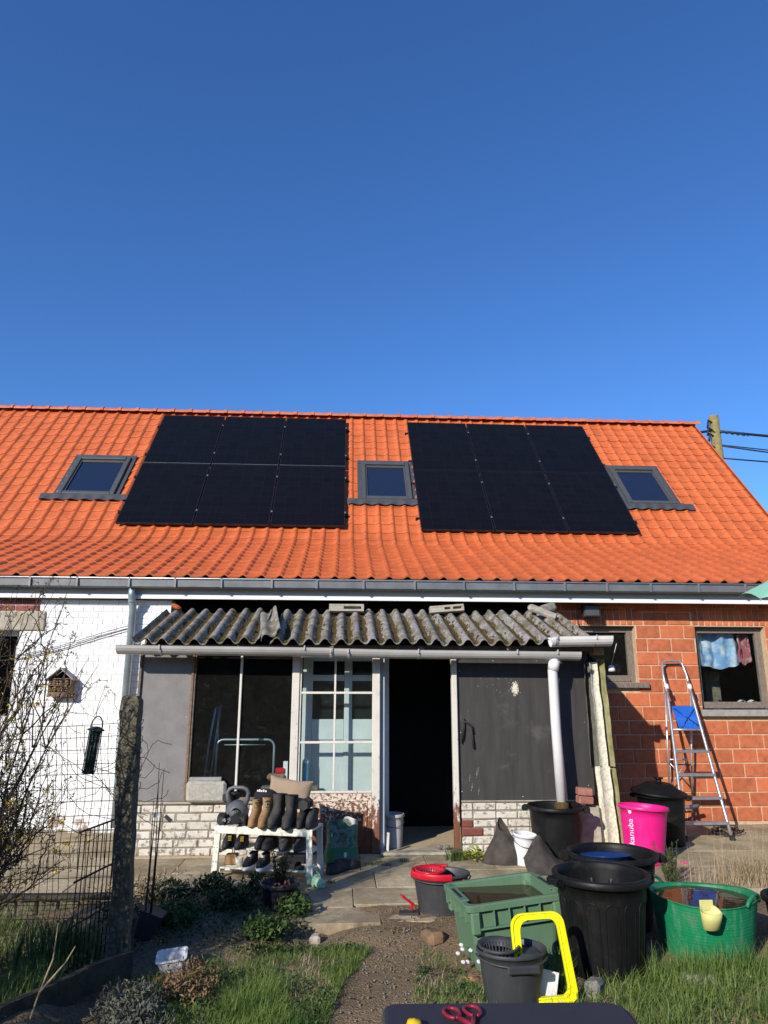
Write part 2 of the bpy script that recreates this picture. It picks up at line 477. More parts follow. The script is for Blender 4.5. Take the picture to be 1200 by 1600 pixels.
M['whiteplastic'] = plastic('white_plastic', (0.72,0.73,0.74), 0.4, 0.3, (0.45,0.42,0.36))
M['greywhite'] = plastic('dull_white_plastic', (0.50,0.50,0.49), 0.5, 0.3, (0.35,0.32,0.28))
M['blueplastic'] = plastic('blue_plastic', (0.015,0.12,0.55), 0.4, 0.2)
M['bluelight'] = plastic('pale_blue_label', (0.10,0.36,0.52), 0.4, 0.1)
M['bluedark'] = plastic('dark_blue_plastic', (0.010,0.03,0.12), 0.3, 0.05)
M['text_white'] = simple('white_print', (0.8,0.78,0.8), rough=0.5)
M['text_dark'] = simple('black_print', (0.012,0.012,0.012), rough=0.5)
M['felt'] = simple('dusty_black_felt_mat', (0.085,0.072,0.062), (0.045,0.04,0.036), 9, 1.0, 0.8, 90, spec=0.1)
M['benchpaint'] = worn('cream_bench_paint', (0.78,0.76,0.62), (0.35,0.30,0.2), 9, 0.22, 0.27, 0.5, 0.2, 0.002)
M['iron'] = simple('grey_cast_iron', (0.10,0.105,0.112), (0.07,0.074,0.08), 12, 0.5, 0.15, 100)
M['rubber'] = simple('black_rubber', (0.014,0.014,0.015), rough=0.6, bump=0.1)
M['bootblack'] = simple('worn_black_leather', (0.022,0.021,0.021), (0.013,0.012,0.012), 25, 0.6, 0.35, 70)
M['bootdust'] = simple('dusty_black_leather', (0.055,0.049,0.042), (0.022,0.020,0.018), 12, 0.75, 0.4, 70)
M['tan'] = simple('tan_suede_leather', (0.32,0.19,0.085), (0.24,0.135,0.058), 25, 0.85, 0.3, 120)
M['tansole'] = simple('tan_gum_sole', (0.26,0.15,0.065), rough=0.7)
M['lace'] = simple('beige_lace', (0.42,0.33,0.2), rough=0.9)
M['pillow'] = simple('beige_linen_pillow', (0.33,0.245,0.17), (0.27,0.195,0.13), 6, 0.95, 0.3, 220)
M['cloth'] = simple('black_cloth', (0.012,0.012,0.013), rough=0.95, bump=0.4, bscale=120)
M['clog'] = simple('pale_green_clog_foam', (0.42,0.60,0.36), (0.36,0.52,0.30), 10, 0.6)
M['yelbits'] = simple('yellow_shoe_accent', (0.65,0.50,0.03), rough=0.6)
M['soil'] = simple('dark_soil', (0.075,0.055,0.038), (0.038,0.028,0.02), 20, 1.0, 0.9, 60)
M['leaf'] = simple('green_leaf', (0.075,0.125,0.028), (0.035,0.07,0.016), 6, 0.6, spec=0.3)
M['leafdark'] = simple('dark_weed_leaf', (0.045,0.075,0.022), (0.02,0.036,0.012), 6, 0.65, spec=0.3)
M['leafyel'] = simple('yellow_green_leaf', (0.42,0.46,0.035), (0.28,0.36,0.025), 9, 0.5)
M['grass'] = simple('grass_blade', (0.15,0.215,0.04), (0.065,0.12,0.02), 5, 0.55, spec=0.3)
M['grass_r'] = simple('long_grass_blade', (0.16,0.225,0.05), (0.08,0.135,0.026), 5, 0.55, spec=0.3)
M['straw'] = simple('dry_straw', (0.42,0.32,0.19), (0.28,0.205,0.12), 9, 0.9)
M['deadleaf'] = simple('dead_leaf_litter', (0.23,0.145,0.075), (0.11,0.065,0.032), 9, 0.9)
M['bark'] = simple('forsythia_bark', (0.10,0.066,0.038), (0.05,0.034,0.02), 30, 0.9, 0.4, 100)
M['flower'] = simple('yellow_blossom', (0.70,0.50,0.015), (0.55,0.36,0.01), 10, 0.6)
M['bud'] = simple('brown_bud', (0.12,0.085,0.03), (0.07,0.05,0.02), 10, 0.8)
M['sage'] = simple('grey_sage_leaf', (0.13,0.13,0.10), (0.06,0.065,0.05), 8, 0.85)
M['wire'] = simple('rusty_wire', (0.05,0.038,0.030), (0.028,0.022,0.018), 30, 0.7, metal=0.3)
M['ironrail'] = simple('dark_iron_rail', (0.026,0.021,0.018), rough=0.7, bump=0.3)
M['feeder'] = simple('dark_green_metal', (0.020,0.036,0.028), rough=0.5)
M['pole'] = simple('lichen_covered_pole', (0.28,0.22,0.055), (0.16,0.13,0.075), 8, 0.9, 0.4, 40)
M['cable'] = simple('black_cable', (0.012,0.014,0.02), rough=0.6)
M['parasol'] = simple('mint_parasol_fabric', (0.30,0.62,0.42), (0.24,0.54,0.36), 5, 0.7)
M['tabletop'] = worn('dark_table_board', (0.028,0.029,0.036), (0.22,0.13,0.07), 7, 0.30, 0.33, 0.6, 0.2, 0.003)
M['scissors'] = plastic('dark_red_handle', (0.22,0.012,0.03), 0.4, 0.1)
M['steel'] = simple('steel', (0.5,0.5,0.5), rough=0.3, metal=0.9)
M['stone'] = simple('grey_stone', (0.25,0.24,0.21), (0.15,0.145,0.125), 25, 0.95, 0.6, 60, var=0.2)
M['potblack'] = plastic('black_flower_pot', (0.014,0.015,0.019), 0.4, 0.1)
M['baggreen'] = simple('green_bag_film', (0.030,0.16,0.045), (0.022,0.12,0.034), 8, 0.4)
t = NT('bag_print')
f = t.noise(22, 5, 0.6, t.objco())
t.base(t.ramp(f, [(0.32, (0.015,0.025,0.02)), (0.46, (0.05,0.11,0.04)), (0.58, (0.16,0.20,0.14)), (0.70, (0.08,0.05,0.03))])); t.rough(0.4)
M['bagprint'] = t.m

# ================================================================== SETTING
def gz(x, y):
    """ground height of the yard"""
    z = -0.055
    z += 0.02*mnoise.noise(Vector((x*1.3, y*1.3, 0))) + 0.010*mnoise.noise(Vector((x*5, y*5, 3)))
    def bump(cx, cy, rx, ry, h):
        d = ((x-cx)/rx)**2 + ((y-cy)/ry)**2
        return h*max(0.0, 1-d)**0.7 if d < 1 else 0.0
    z += bump(-1.0, 5.5, 0.95, 0.75, 0.10)          # weedy bed left of the path
    if x > -0.05 and 4.6 < y < 5.9: z += 0.054*min(1.0, (x+0.05)/0.25)*min(1.0,(y-4.6)/0.5)*(1.0 if y < 5.6 else max(0.0, (5.9-y)/0.3)) + 0.012*mnoise.noise(Vector((x*4, y*4, 2)))
    if x < -1.28 and y < 5.3:
        z += 0.14*min(1.0, (-1.28-x)/0.12)           # raised bed behind the edging board
    if y > 5.95 or (x > 2.9 and y > 5.7): z = min(z, -0.02)
    if y > 6.2: z = -0.06
    return z
xs = [-400,-120,-40,-15,-8] + list(np.linspace(-5, 6, 150)) + [9,16,40,120,400]
ys = [-400,-120,-40,-10,-3,0] + list(np.linspace(1.5, 9.5, 120)) + [12,16,25,60,150,500]
g = MB()
vs = [(x, y, gz(x, y) + (0.012*mnoise.noise(Vector((x*17, y*17, 9))) if -5 <= x <= 6 and 1.5 <= y <= 6 else 0)) for y in ys for x in xs]
nx = len(xs)
g.add(vs, [(j*nx+i, j*nx+i+1, (j+1)*nx+i+1, (j+1)*nx+i) for j in range(len(ys)-1) for i in range(nx-1)], True)
t = NT('trodden_earth')
n1 = t.noise(2.2, 8, 0.7); n2 = t.noise(45, 6, 0.7)
c = t.ramp(n2, [(0.3, (0.16,0.112,0.062)), (0.55, (0.255,0.185,0.108)), (0.75, (0.36,0.275,0.17))])
c = t.mix(t.ramp(n1, [(0.45, 0.0), (0.65, 0.6)]), c, (0.11,0.08,0.048))
peb = t.new('ShaderNodeTexVoronoi'); peb.inputs['Scale'].default_value = 90; t.l(t.pos(), peb.inputs['Vector'])
c = t.mix(t.ramp(peb.outputs['Distance'], [(0.10, 0.5), (0.22, 0.0)]), c, (0.30,0.25,0.18))
t.base(c); t.rough(1.0); t.b.inputs['Specular IOR Level'].default_value = 0.15
t.bump(t.math('ADD', n2, t.math('MULTIPLY', peb.outputs['Distance'], -0.6)), 0.8, 0.02)
M['earth'] = t.m
ground = g.build('ground', M['earth']); ground['kind'] = 'structure'

# paving of old concrete slabs
t = NT('old_concrete_slab')
f = t.noise(18, 8, 0.72); f1 = t.noise(2.6, 6, 0.65)
c = t.ramp(f, [(0.3, (0.27,0.215,0.13)), (0.5, (0.42,0.345,0.22)), (0.72, (0.54,0.46,0.315))])
c = t.mix(t.ramp(f1, [(0.42, 0.0), (0.60, 0.75)]), c, (0.24,0.185,0.11))
c = t.mix(t.ramp(t.noise(9, 8, 0.75), [(0.60, 0.0), (0.70, 0.5)]), c, (0.12,0.125,0.055))
h = t.new('ShaderNodeHueSaturation'); t.l(c, h.inputs['Color']); t.l(t.math('ADD', t.math('MULTIPLY', t.rand(), 0.3), 0.85), h.inputs['Value'])
t.base(h.outputs[0]); t.rough(0.95); t.b.inputs['Specular IOR Level'].default_value = 0.2; t.bump(t.noise(60, 8, 0.75), 0.6, 0.012)
M['slab'] = t.m
pave = MB().box(-5.0, 6.0, 6.2, 8.6, -0.3, -0.045).box(-0.28, 0.72, 5.28, 6.19, -0.3, -0.05).build('paving', M['soil'])
pave['kind'] = 'structure'
def slab(x0, x1, y0, y1):
    b = MB(); g_ = 0.0025; hz = random.uniform(-0.003, 0.003); tx = random.uniform(-0.002, 0.002)
    b.bbox(x0+g_, x1-g_, y0+g_, y1-g_, -0.12, hz, 0.004)
    b.v = [(x, y, z + (tx*(x-x0)/(x1-x0) if z > -0.1 else 0)) for x, y, z in b.v]
    b.jit(0.002, 6, x0*3+y0)
    b.build('paving_slab', M['slab'], pave)
rows = [(6.68, 7.27), (6.14, 6.68)]
for ri, (y0, y1) in enumerate(rows):
    x = -4.2 + ri*0.27
    while x < 5.3:
        w = random.choice((0.5, 0.6, 0.6, 0.72)); slab(x, x+w, y0 if not (x > 2.6 and ri == 1) else 5.95, y1); x += w
for (x0, x1, y0, y1) in [(-0.25,0.12,5.62,6.14),(0.12,0.66,5.70,6.14),(-0.27,0.30,5.26,5.62),(0.30,0.72,5.30,5.70),(-0.25,0.12,5.62,5.63)][:4]:
    slab(x0, x1, y0, y1)
for (y0, y1) in [(7.27,7.9),(7.9,8.48)]:
    x = -4.4
    while x < -2.1: slab(x, min(x+0.62, -2.06), y0, y1); x += 0.62
for (y0, y1) in [(7.27,7.95),(7.95,8.64)]:
    x = 2.7
    while x < 5.6: slab(x, x+0.7, y0, y1); x += 0.7

# ================================================================== HOUSE
house = thing('house', 'long low house with orange tiled roof, white painted brick left, red brick right', 'house', (1.5, 10.5, 0))
XL, XR = -9.0, 7.0
YE, ZE = 8.27, 2.775        # eave edge of the tiles
YK, ZK = 10.48, 3.645       # kink
YR, ZR = 13.08, 6.66        # ridge
# masonry core
core = MB()
def wallbox(x0, x1, y0, y1, z0, z1): core.box(x0, x1, y0, y1, z0, z1)
# white wall (front face 8.50) with window hole x -4.75..-3.70, z 1.15..2.17
wallw = MB()
WY = 8.506
wallw.box(XL, -4.75, WY, 8.8, -0.1, 2.53).box(-3.70, -2.0, WY, 8.8, -0.1, 2.53).box(-4.749, -3.701, WY, 8.8, -0.1, 1.15).box(-4.749, -3.701, WY, 8.8, 2.17, 2.53)
wall_white = wallw.build('white_wall', M['whitemortar'], house, True)
wall_white['label'] = 'white painted old brick wall left of the lean-to'
# red block wall face 8.70 ; holes: small window 2.95..3.63 x 1.60..2.30 ; big 4.42..5.30 x 1.27..2.30 (reveal)
BY = 8.700
def holed(b, x0, x1, y0, y1, z0, z1, holes):
    hs = sorted(holes); x = x0
    for (hx0, hx1, hz0, hz1) in hs:
        b.box(x, hx0, y0, y1, z0, z1)
        b.box(hx0+0.0005, hx1-0.0005, y0, y1, z0, hz0); b.box(hx0+0.0005, hx1-0.0005, y0, y1, hz1, z1); x = hx1
    b.box(x, x1, y0, y1, z0, z1)
SW = (2.93, 3.635, 1.605, 2.285); BW = (4.40, 5.30, 1.27, 2.285)
wb = MB(); holed(wb, 2.56, XR, BY+0.008, 8.98, -0.1, 2.58, [SW, BW])
wall_red = wb.build('red_brick_wall', M['mortar'], house, True)
# wall behind the lean-to, with a teal door in it
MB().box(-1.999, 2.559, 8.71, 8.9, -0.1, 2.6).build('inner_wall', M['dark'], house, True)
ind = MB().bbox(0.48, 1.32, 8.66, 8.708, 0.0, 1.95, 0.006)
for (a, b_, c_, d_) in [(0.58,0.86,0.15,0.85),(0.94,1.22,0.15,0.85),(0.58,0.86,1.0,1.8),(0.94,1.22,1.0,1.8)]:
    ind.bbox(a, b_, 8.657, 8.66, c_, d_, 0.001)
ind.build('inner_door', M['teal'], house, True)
# gable and rear body
gb = MB()
gb.prism([(8.99, -0.1), (12.99+4, -0.1), (12.99+4, 2.6), (YR, ZR-0.12), (YK, ZK-0.12), (8.99, 2.9)], XR-0.25, XR-0.02, 'x')
gb.box(XL, XR-0.26, 16.7, 16.95, -0.1, 2.9)
gb.build('gable_wall', M['redbrick'], house, True)

# red blocks
def rbrick_mesh(name, w, d, h, b=0.006):
    m_ = MB().bbox(-w/2, w/2, 0, d, 0, h, b)
    return m_.mesh(name)
cache = {}
def put_brick(parent, x0, x1, y, z0, z1, mat, depth=0.06, name='brick', chamf=0.006, jit=0.0):
    w = round(x1-x0, 3); h = round(z1-z0, 3)
    vr = random.randrange(5) if mat is M['block'] else 0
    k = (w, h, depth, mat.name, chamf, vr)
    if k not in cache:
        bm_ = MB().bbox(-w/2, w/2, 0, depth, 0, h, chamf)
        if mat is M['block']: bm_.jit(0.0045, 19, vr*3.7+w)
        me = bm_.mesh(name); me.materials.append(mat); cache[k] = me
    o = link(cache[k], name, parent, True)
    o.location += Vector(((x0+x1)/2 + random.uniform(-jit,jit)*0.5, y + random.uniform(-jit, jit), z0))
    if jit: o.rotation_euler = (random.uniform(-jit,jit)*3, random.uniform(-jit,jit)*1.5, random.uniform(-jit,jit)*3)
    return o
MX, MZ, JT = 0.303, 0.163, 0.011
def clip_row(x0, x1, holes):
    segs = [(x0, x1)]
    for (a, b_) in holes:
        ns = []
        for (p, q) in segs:
            if b_ <= p or a >= q: ns.append((p, q)); continue
            if p < a: ns.append((p, a))
            if b_ < q: ns.append((b_, q))
        segs = ns
    return segs
zc = 0.02; r_i = 0
while zc < 2.55:
    z1 = zc + MZ - JT
    if z1 > 2.575: z1 = 2.575
    x = 2.57 + (0.0 if r_i % 2 == 0 else -MX/2) + 0.03*math.sin(r_i*2.1)
    holes = []
    for (hx0, hx1, hz0, hz1) in (SW, BW):
        top = 2.575 if True else hz1
        zlow = hz0 - 0.085          # sill
        if z1 > zlow+0.02 and zc < hz1: holes.append((hx0-0.004 , hx1+0.004))
        elif zc >= hz1-0.02: holes.append((hx0-0.03 if hx0 < 3 else hx0-0.02, hx1+0.02))
    while x < 6.0:
        for (p, q) in clip_row(max(x, 2.57), x+MX-JT, holes):
            if q-p > 0.03: put_brick(wall_red, p, q, BY, zc, z1, M['block'], 0.05, jit=0.0012)
        x += MX
    zc += MZ; r_i += 1
# soldier courses above the windows
for (hx0, hx1, hz0, hz1) in (SW, BW):
    x = hx0-0.02
    while x < hx1:
        put_brick(wall_red, x, x+0.068, BY, 2.297, 2.50, M['block'], 0.05, jit=0.0012); x += 0.079
    x = hx0-0.02
    while x < hx1:
        put_brick(wall_red, x, x+0.28, BY, 2.511, 2.575, M['block'], 0.05, jit=0.001); x += 0.291

# white painted bricks, English bond
CH = 0.0715; nb = 0; rest = MB(); z = 0.03; ci = 0
whites = []
while z < 2.5:
    top = min(z+CH-0.007, 2.527)
    stretch = ci % 2 == 0
    step = 0.224 if stretch else 0.112
    x = -4.9 + (0.056 if stretch else 0.0) + random.uniform(-0.01, 0.01)
    while x < -2.03:
        hole = []
        if z > 1.10 and z < 2.38: hole = [(-4.76, -3.69 if z < 2.165 else -3.42)]
        elif z >= 2.38: hole = [(-9, -3.50)]
        for (p, q) in clip_row(x, min(x+step-0.007, -2.0), hole):
            if q-p > 0.03: whites.append((p, q, z, top))
        x += step
    z += CH; ci += 1
vis = [w for w in whites if w[0] > -4.15]
vis.sort(key=lambda w: -(w[1]-w[0]) - (0.02 if w[2] > 0.9 else 0))
for i, (p, q, z0, z1) in enumerate(vis):
    if i < 290: put_brick(wall_white, p, q, 8.50, z0, z1, M['whitebrick'], 0.03, chamf=0.004, jit=0.0010)
    else: rest.bbox(p, q, 8.50 + random.uniform(-.001,.001), 8.53, z0, z1, 0.004)
for (p, q, z0, z1) in [w for w in whites if w[0] <= -4.15]: rest.bbox(p, q, 8.5, 8.53, z0, z1, 0.004)
rest.build('brick_courses', M['whitebrick'], wall_white, True, 'stuff')
# unpainted red bricks and concrete lintel over the left window
for zz in (2.395, 2.4665):
    x = -4.9 + (0.07 if zz > 2.4 else 0)
    while x < -3.52: put_brick(wall_white, x, min(x+0.215, -3.505), 8.495, zz, zz+0.0635, M['redbrick'], 0.03, chamf=0.004, jit=0.001); x += 0.224
lt = MB().bbox(-4.9, -3.425, 8.478, 8.53, 2.168, 2.388, 0.008).build('lintel', M['concrete'], house, True)
lt['label'] = 'pale concrete lintel over the left window'

def window(name, x0, x1, z0, z1, yf, fw_, mat, glass, back=0.5, sill=None, sillmat=None):
    w = bpy.data.objects.new(name, None); col.objects.link(w); w.parent = house
    w.location = Vector(((x0+x1)/2, yf, z0)) - house.location
    f_ = MB()
    f_.bbox(x0, x0+fw_, yf, yf+0.06, z0, z1, 0.004); f_.bbox(x1-fw_, x1, yf, yf+0.06, z0, z1, 0.004)
    f_.bbox(x0+fw_, x1-fw_, yf+0.002, yf+0.06, z1-fw_, z1, 0.004); f_.bbox(x0+fw_, x1-fw_, yf+0.002, yf+0.06, z0, z0+fw_*1.1, 0.004)
    f_.bbox(x0+fw_, x1-fw_, yf-0.03, yf+0.0, z0+0.005, z0+fw_*0.55, 0.006)
    f_.build('frame', mat, w, True)
    MB().box(x0+fw_-0.01, x1-fw_+0.01, yf+0.028, yf+0.034, z0+fw_*0.9, z1-fw_+0.01).build('pane', glass, w, True)
    if sill:
        MB().bbox(*sill, 0.006).build('sill', sillmat, w, True)
    return w
window('window', -4.75, -3.70, 1.15, 2.17, 8.60, 0.06, M['fascia'], M['glass_clean'])
window('window', SW[0], SW[1], SW[2], SW[3], 8.80, 0.075, M['winwood'], M['glass'], sill=(2.86, 3.74, 8.64, 8.82, 1.535, 1.602), sillmat=M['winwood'])
window('window', BW[0], BW[1], BW[2]+0.02, BW[3], 8.80, 0.075, M['winwood'], M['glass_clean'], sill=(4.36, 5.40, 8.63, 8.82, 1.205, 1.282), sillmat=M['bluestone'])
# room behind the windows
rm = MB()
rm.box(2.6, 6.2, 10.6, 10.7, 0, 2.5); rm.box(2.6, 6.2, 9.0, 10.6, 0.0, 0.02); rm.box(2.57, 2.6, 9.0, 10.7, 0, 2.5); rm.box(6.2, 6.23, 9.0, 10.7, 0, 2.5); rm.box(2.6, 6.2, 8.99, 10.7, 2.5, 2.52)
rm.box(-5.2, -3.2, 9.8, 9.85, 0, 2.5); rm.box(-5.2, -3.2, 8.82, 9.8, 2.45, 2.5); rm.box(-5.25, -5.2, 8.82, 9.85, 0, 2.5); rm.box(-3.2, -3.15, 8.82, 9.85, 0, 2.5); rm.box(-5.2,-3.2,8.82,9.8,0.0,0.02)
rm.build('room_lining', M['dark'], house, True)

# fascia box and gutter
fa = MB()
fa.bbox(XL, XR+0.05, 8.405, 8.425, 2.535, 2.745, 0.003)
fa.box(XL, XR+0.05, 8.43, 8.70, 2.585, 2.60)
fa.build('fascia', M['fascia'], house, True)
MB().bbox(XL, XR+0.05, 8.388, 8.404, 2.532, 2.580, 0.003).build('lit_fascia_strip', M['fascia_lit'], house, True)  # separate pale strip stands for the fascia's sunlit lower edge
gu = MB()
prof = [(8.385,2.775),(8.385,2.665),(8.372,2.65),(8.285,2.645),(8.265,2.66),(8.258,2.745),(8.250,2.755),(8.246,2.748)]
prof2 = [(y+0.004 if y < 8.3 else y-0.004, z+0.004) for y, z in prof][::-1]
poly = prof + prof2
vs = [(XL, y, z) for y, z in poly] + [(XR+0.06, y, z) for y, z in poly]; n = len(poly)
gu.add(vs, [(i, (i+1)%n, (i+1)%n+n, i+n) for i in range(n)] )
gutter = gu.build('gutter', M['zinc'], house, True)
MB().tube([(XL, 8.250, 2.752), (XR+0.06, 8.250, 2.752)], 0.010, 8).build('gutter_lip', M['alu'], gutter, True)
x = -6.3
while x < XR:
    MB().bbox(x-0.013, x+0.013, 8.240, 8.262, 2.648, 2.758, 0.003).build('bracket', M['zinc'], gutter, True); x += 0.56 + random.uniform(-0.05, 0.05)
dp = MB(); dp.tube([(-2.42,8.33,2.66),(-2.42,8.34,2.56),(-2.42,8.43,2.40),(-2.42,8.44,0.06)], 0.043, 16)
dpo = dp.build('downpipe', M['zinc_dark'], house, True)
for zz in (2.50, 1.72): MB().lathe([(0.0435,zz-0.015),(0.048,zz-0.014),(0.048,zz+0.014),(0.0435,zz+0.015)], 16, (-2.42, 8.44 if zz < 2.4 else 8.375)).build('pipe_collar', M['zinc_dark'], dpo, True)

# ------------------------------------------------------------------ roof
roof = MB()
roof.add([(XL,YE+0.02,ZE-0.03),(XR,YE+0.02,ZE-0.03),(XR,YK,ZK-0.05),(XL,YK,ZK-0.05),(XR,YR,ZR-0.05),(XL,YR,ZR-0.05),(XR,17.6,2.5),(XL,17.6,2.5)],
         [(0,1,2,3),(3,2,4,5),(5,4,6,7)])
roof_o = roof.build('roof', M['underlay'], house, True)
TW = 0.2135
def tile_mesh(L, over=0.075):
    """interlocking pantile: x across, y up the slope, z out; exposed length L"""
    b = MB()
    us = [0.0, 0.06, 0.30, 0.52, 0.60, 0.67, 0.74, 0.81, 0.88, 0.95, 1.0]
    hs = [0.003, 0.0, -0.001, 0.0, 0.004, 0.014, 0.025, 0.030, 0.025, 0.012, 0.001]
    w = TW*1.03
    th = 0.018
    rows_ = [(0.0, th), (0.012, th+0.002), (L+over, 0.0)]
    vs = []
    vs += [((u-0.5)*w, 0.0, h_ - 0.006 + 0.003) for u, h_ in zip(us, hs)]
    for (y, dz) in rows_:
        vs += [((u-0.5)*w, y, h_ + dz) for u, h_ in zip(us, hs)]
    nn = len(us); fs = []; sm = []
    for j in range(3):
        for i in range(nn-1):
            fs.append((j*nn+i, j*nn+i+1, (j+1)*nn+i+1, (j+1)*nn+i))
    o = len(b.v); b.add(vs, fs, True)
    for k in range(nn-1): b.sm[k] = False
    return b
def slope_frame(y0, z0, y1, z1):
    d = Vector((0, y1-y0, z1-z0)); Ln = d.length; d.normalize(); nrm = Vector((0, -d.z, d.y))
    return d, nrm, Ln
segs = []
d1, n1_, L1 = slope_frame(YE, ZE, YK, ZK); d2, n2_, L2 = slope_frame(YK, ZK, YR, ZR)
NR1, NR2 = 11, 17
tm = {}
rest = MB()
tm1 = tile_mesh(L1/NR1); me1 = tm1.mesh('roof_tile'); me1.materials.append(M['tile'])
tm2 = tile_mesh(L2/NR2)
def basis(d, nrm, p):
    m = Matrix.Identity(4)
    m.col[0][:3] = (1,0,0); m.col[1][:3] = d; m.col[2][:3] = nrm; m.col[3][:3] = p
    return m
ncol = int((XR-XL)/TW)
vbase = np.array(tm1.v); v2base = np.array(tm2.v)
def append_np(mb, vb, fb, smb, Mx):
    o = len(mb.v); A = np.array(Mx)
    w = vb @ A[:3,:3].T + A[:3,3]
    mb.v.extend(map(tuple, w)); mb.f.extend([tuple(i+o for i in q) for q in fb]); mb.sm.extend(smb)
def roof_path(s, off):
    a = 0.36; Kp = Vector((0, YK, ZK))
    if s < L1-a: p, d = Vector((0,YE,ZE)) + d1*s, d1
    elif s > L1+a: p, d = Kp + d2*(s-L1), d2
    else:
        t_ = (s-(L1-a))/(2*a); A_, C_ = Kp-d1*a, Kp+d2*a
        p = A_*(1-t_)**2 + Kp*2*t_*(1-t_) + C_*t_**2; d = ((Kp-A_)*(1-t_) + (C_-Kp)*t_).normalized()
    nrm = Vector((0, -d.z, d.y)); return p + nrm*off, d, nrm
SKYL = [(-4.55,-3.66),(0.30,1.13),(4.74,5.58)]
for c_ in range(ncol):
    x = XR - TW*(c_+0.5)
    for r_ in range(NR1):
        jz = random.uniform(-0.002, 0.002)
        s_ = r_*L1/NR1; p, da_, na_ = roof_path(s_, jz)
        if s_ > L1-0.6: q_, _, _ = roof_path(s_+L1/NR1, 0); da_ = (q_-p).normalized(); na_ = Vector((0,-da_.z,da_.y))
        p.x = x + random.uniform(-.0015,.0015)
        mtx = basis(da_, na_, p) @ RX(random.uniform(-0.008,0.004))
        if r_ < 6 and -4.25 < x < 5.55:
            o = link(me1, 'roof_tile', roof_o)
            o.matrix_local = T(-house.location.x, -house.location.y, -house.location.z).inverted() @ mtx if False else mtx
            o.location = p - Vector(house.location) - Vector(roof_o.location)
        else:
            append_np(rest, vbase, tm1.f, tm1.sm, mtx)
    for r_ in range(NR2):
        s_ = L1 + r_*L2/NR2; p, da_, na_ = roof_path(s_, random.uniform(-0.002,0.002))
        if r_ < 2: q_, _, _ = roof_path(s_+L2/NR2, 0); da_ = (q_-p).normalized(); na_ = Vector((0,-da_.z,da_.y))
        p.x = x + random.uniform(-.0015,.0015)
        yy = p.y
        if any(a+0.05 < x < b_-0.05 for a, b_ in SKYL) and 11.2 < yy < 11.8: continue
        append_np(rest, v2base, tm2.f, tm2.sm, basis(da_, na_, p))
rest.build('tile_field', M['tile'], roof_o, True, 'stuff')
# ridge tiles
rt = MB(); nseg = 10
for k in range(2):
    pass
def ridge_mesh():
    b = MB()
    for (y0, y1, r_) in ((0.0, 0.335, 0.098), (0.30, 0.365, 0.116)):
        def fn(u, v, y0=y0, y1=y1, r_=r_):
            a = PI*(0.02 + 0.96*u); return (y0+(y1-y0)*v, -math.cos(a)*r_, math.sin(a)*r_*0.9)
        b.grid(fn, 10, 2, True, True)
        b.add([fn(i/10, 0.0) for i in range(11)] + [tuple(c*0.86 if k else c for k, c in enumerate(fn(i/10, 0.0))) for i in range(11)], [(i, i+1, i+12, i+11) for i in range(10)])
        b.add([fn(i/10, 1.0) for i in range(11)] + [tuple(c*0.86 if k else c for k, c in enumerate(fn(i/10, 1.0))) for i in range(11)], [(i+1, i, i+11, i+12) for i in range(10)])
    return b
rme = ridge_mesh().mesh('ridge_tile'); rme.materials.append(M['ridge'])
x = XL
while x < XR-0.1:
    o = link(rme, 'ridge_tile', roof_o); o.location = Vector((x, YR, ZR+0.015)) - house.location - roof_o.location; x += 0.335
# verge tiles at the right gable
vg = MB()
for (a, za, b_, zb, d, n_) in ((YE,ZE,YK,ZK,d1,n1_),(YK,ZK,YR,ZR,d2,n2_)):
    p0 = Vector((XR+0.01, a, za)) + n_*0.045; p1 = Vector((XR+0.01, b_, zb)) + n_*0.045
    q0 = Vector((XR+0.03, a, za)) - n_*0.12; q1 = Vector((XR+0.03, b_, zb)) - n_*0.12
    vg.add([p0,p1,p1+Vector((0.03,0,0)),p0+Vector((0.03,0,0)),q0,q1], [(0,1,2,3),(3,2,5,4)])
vg.build('verge', M['tile'], roof_o, True)

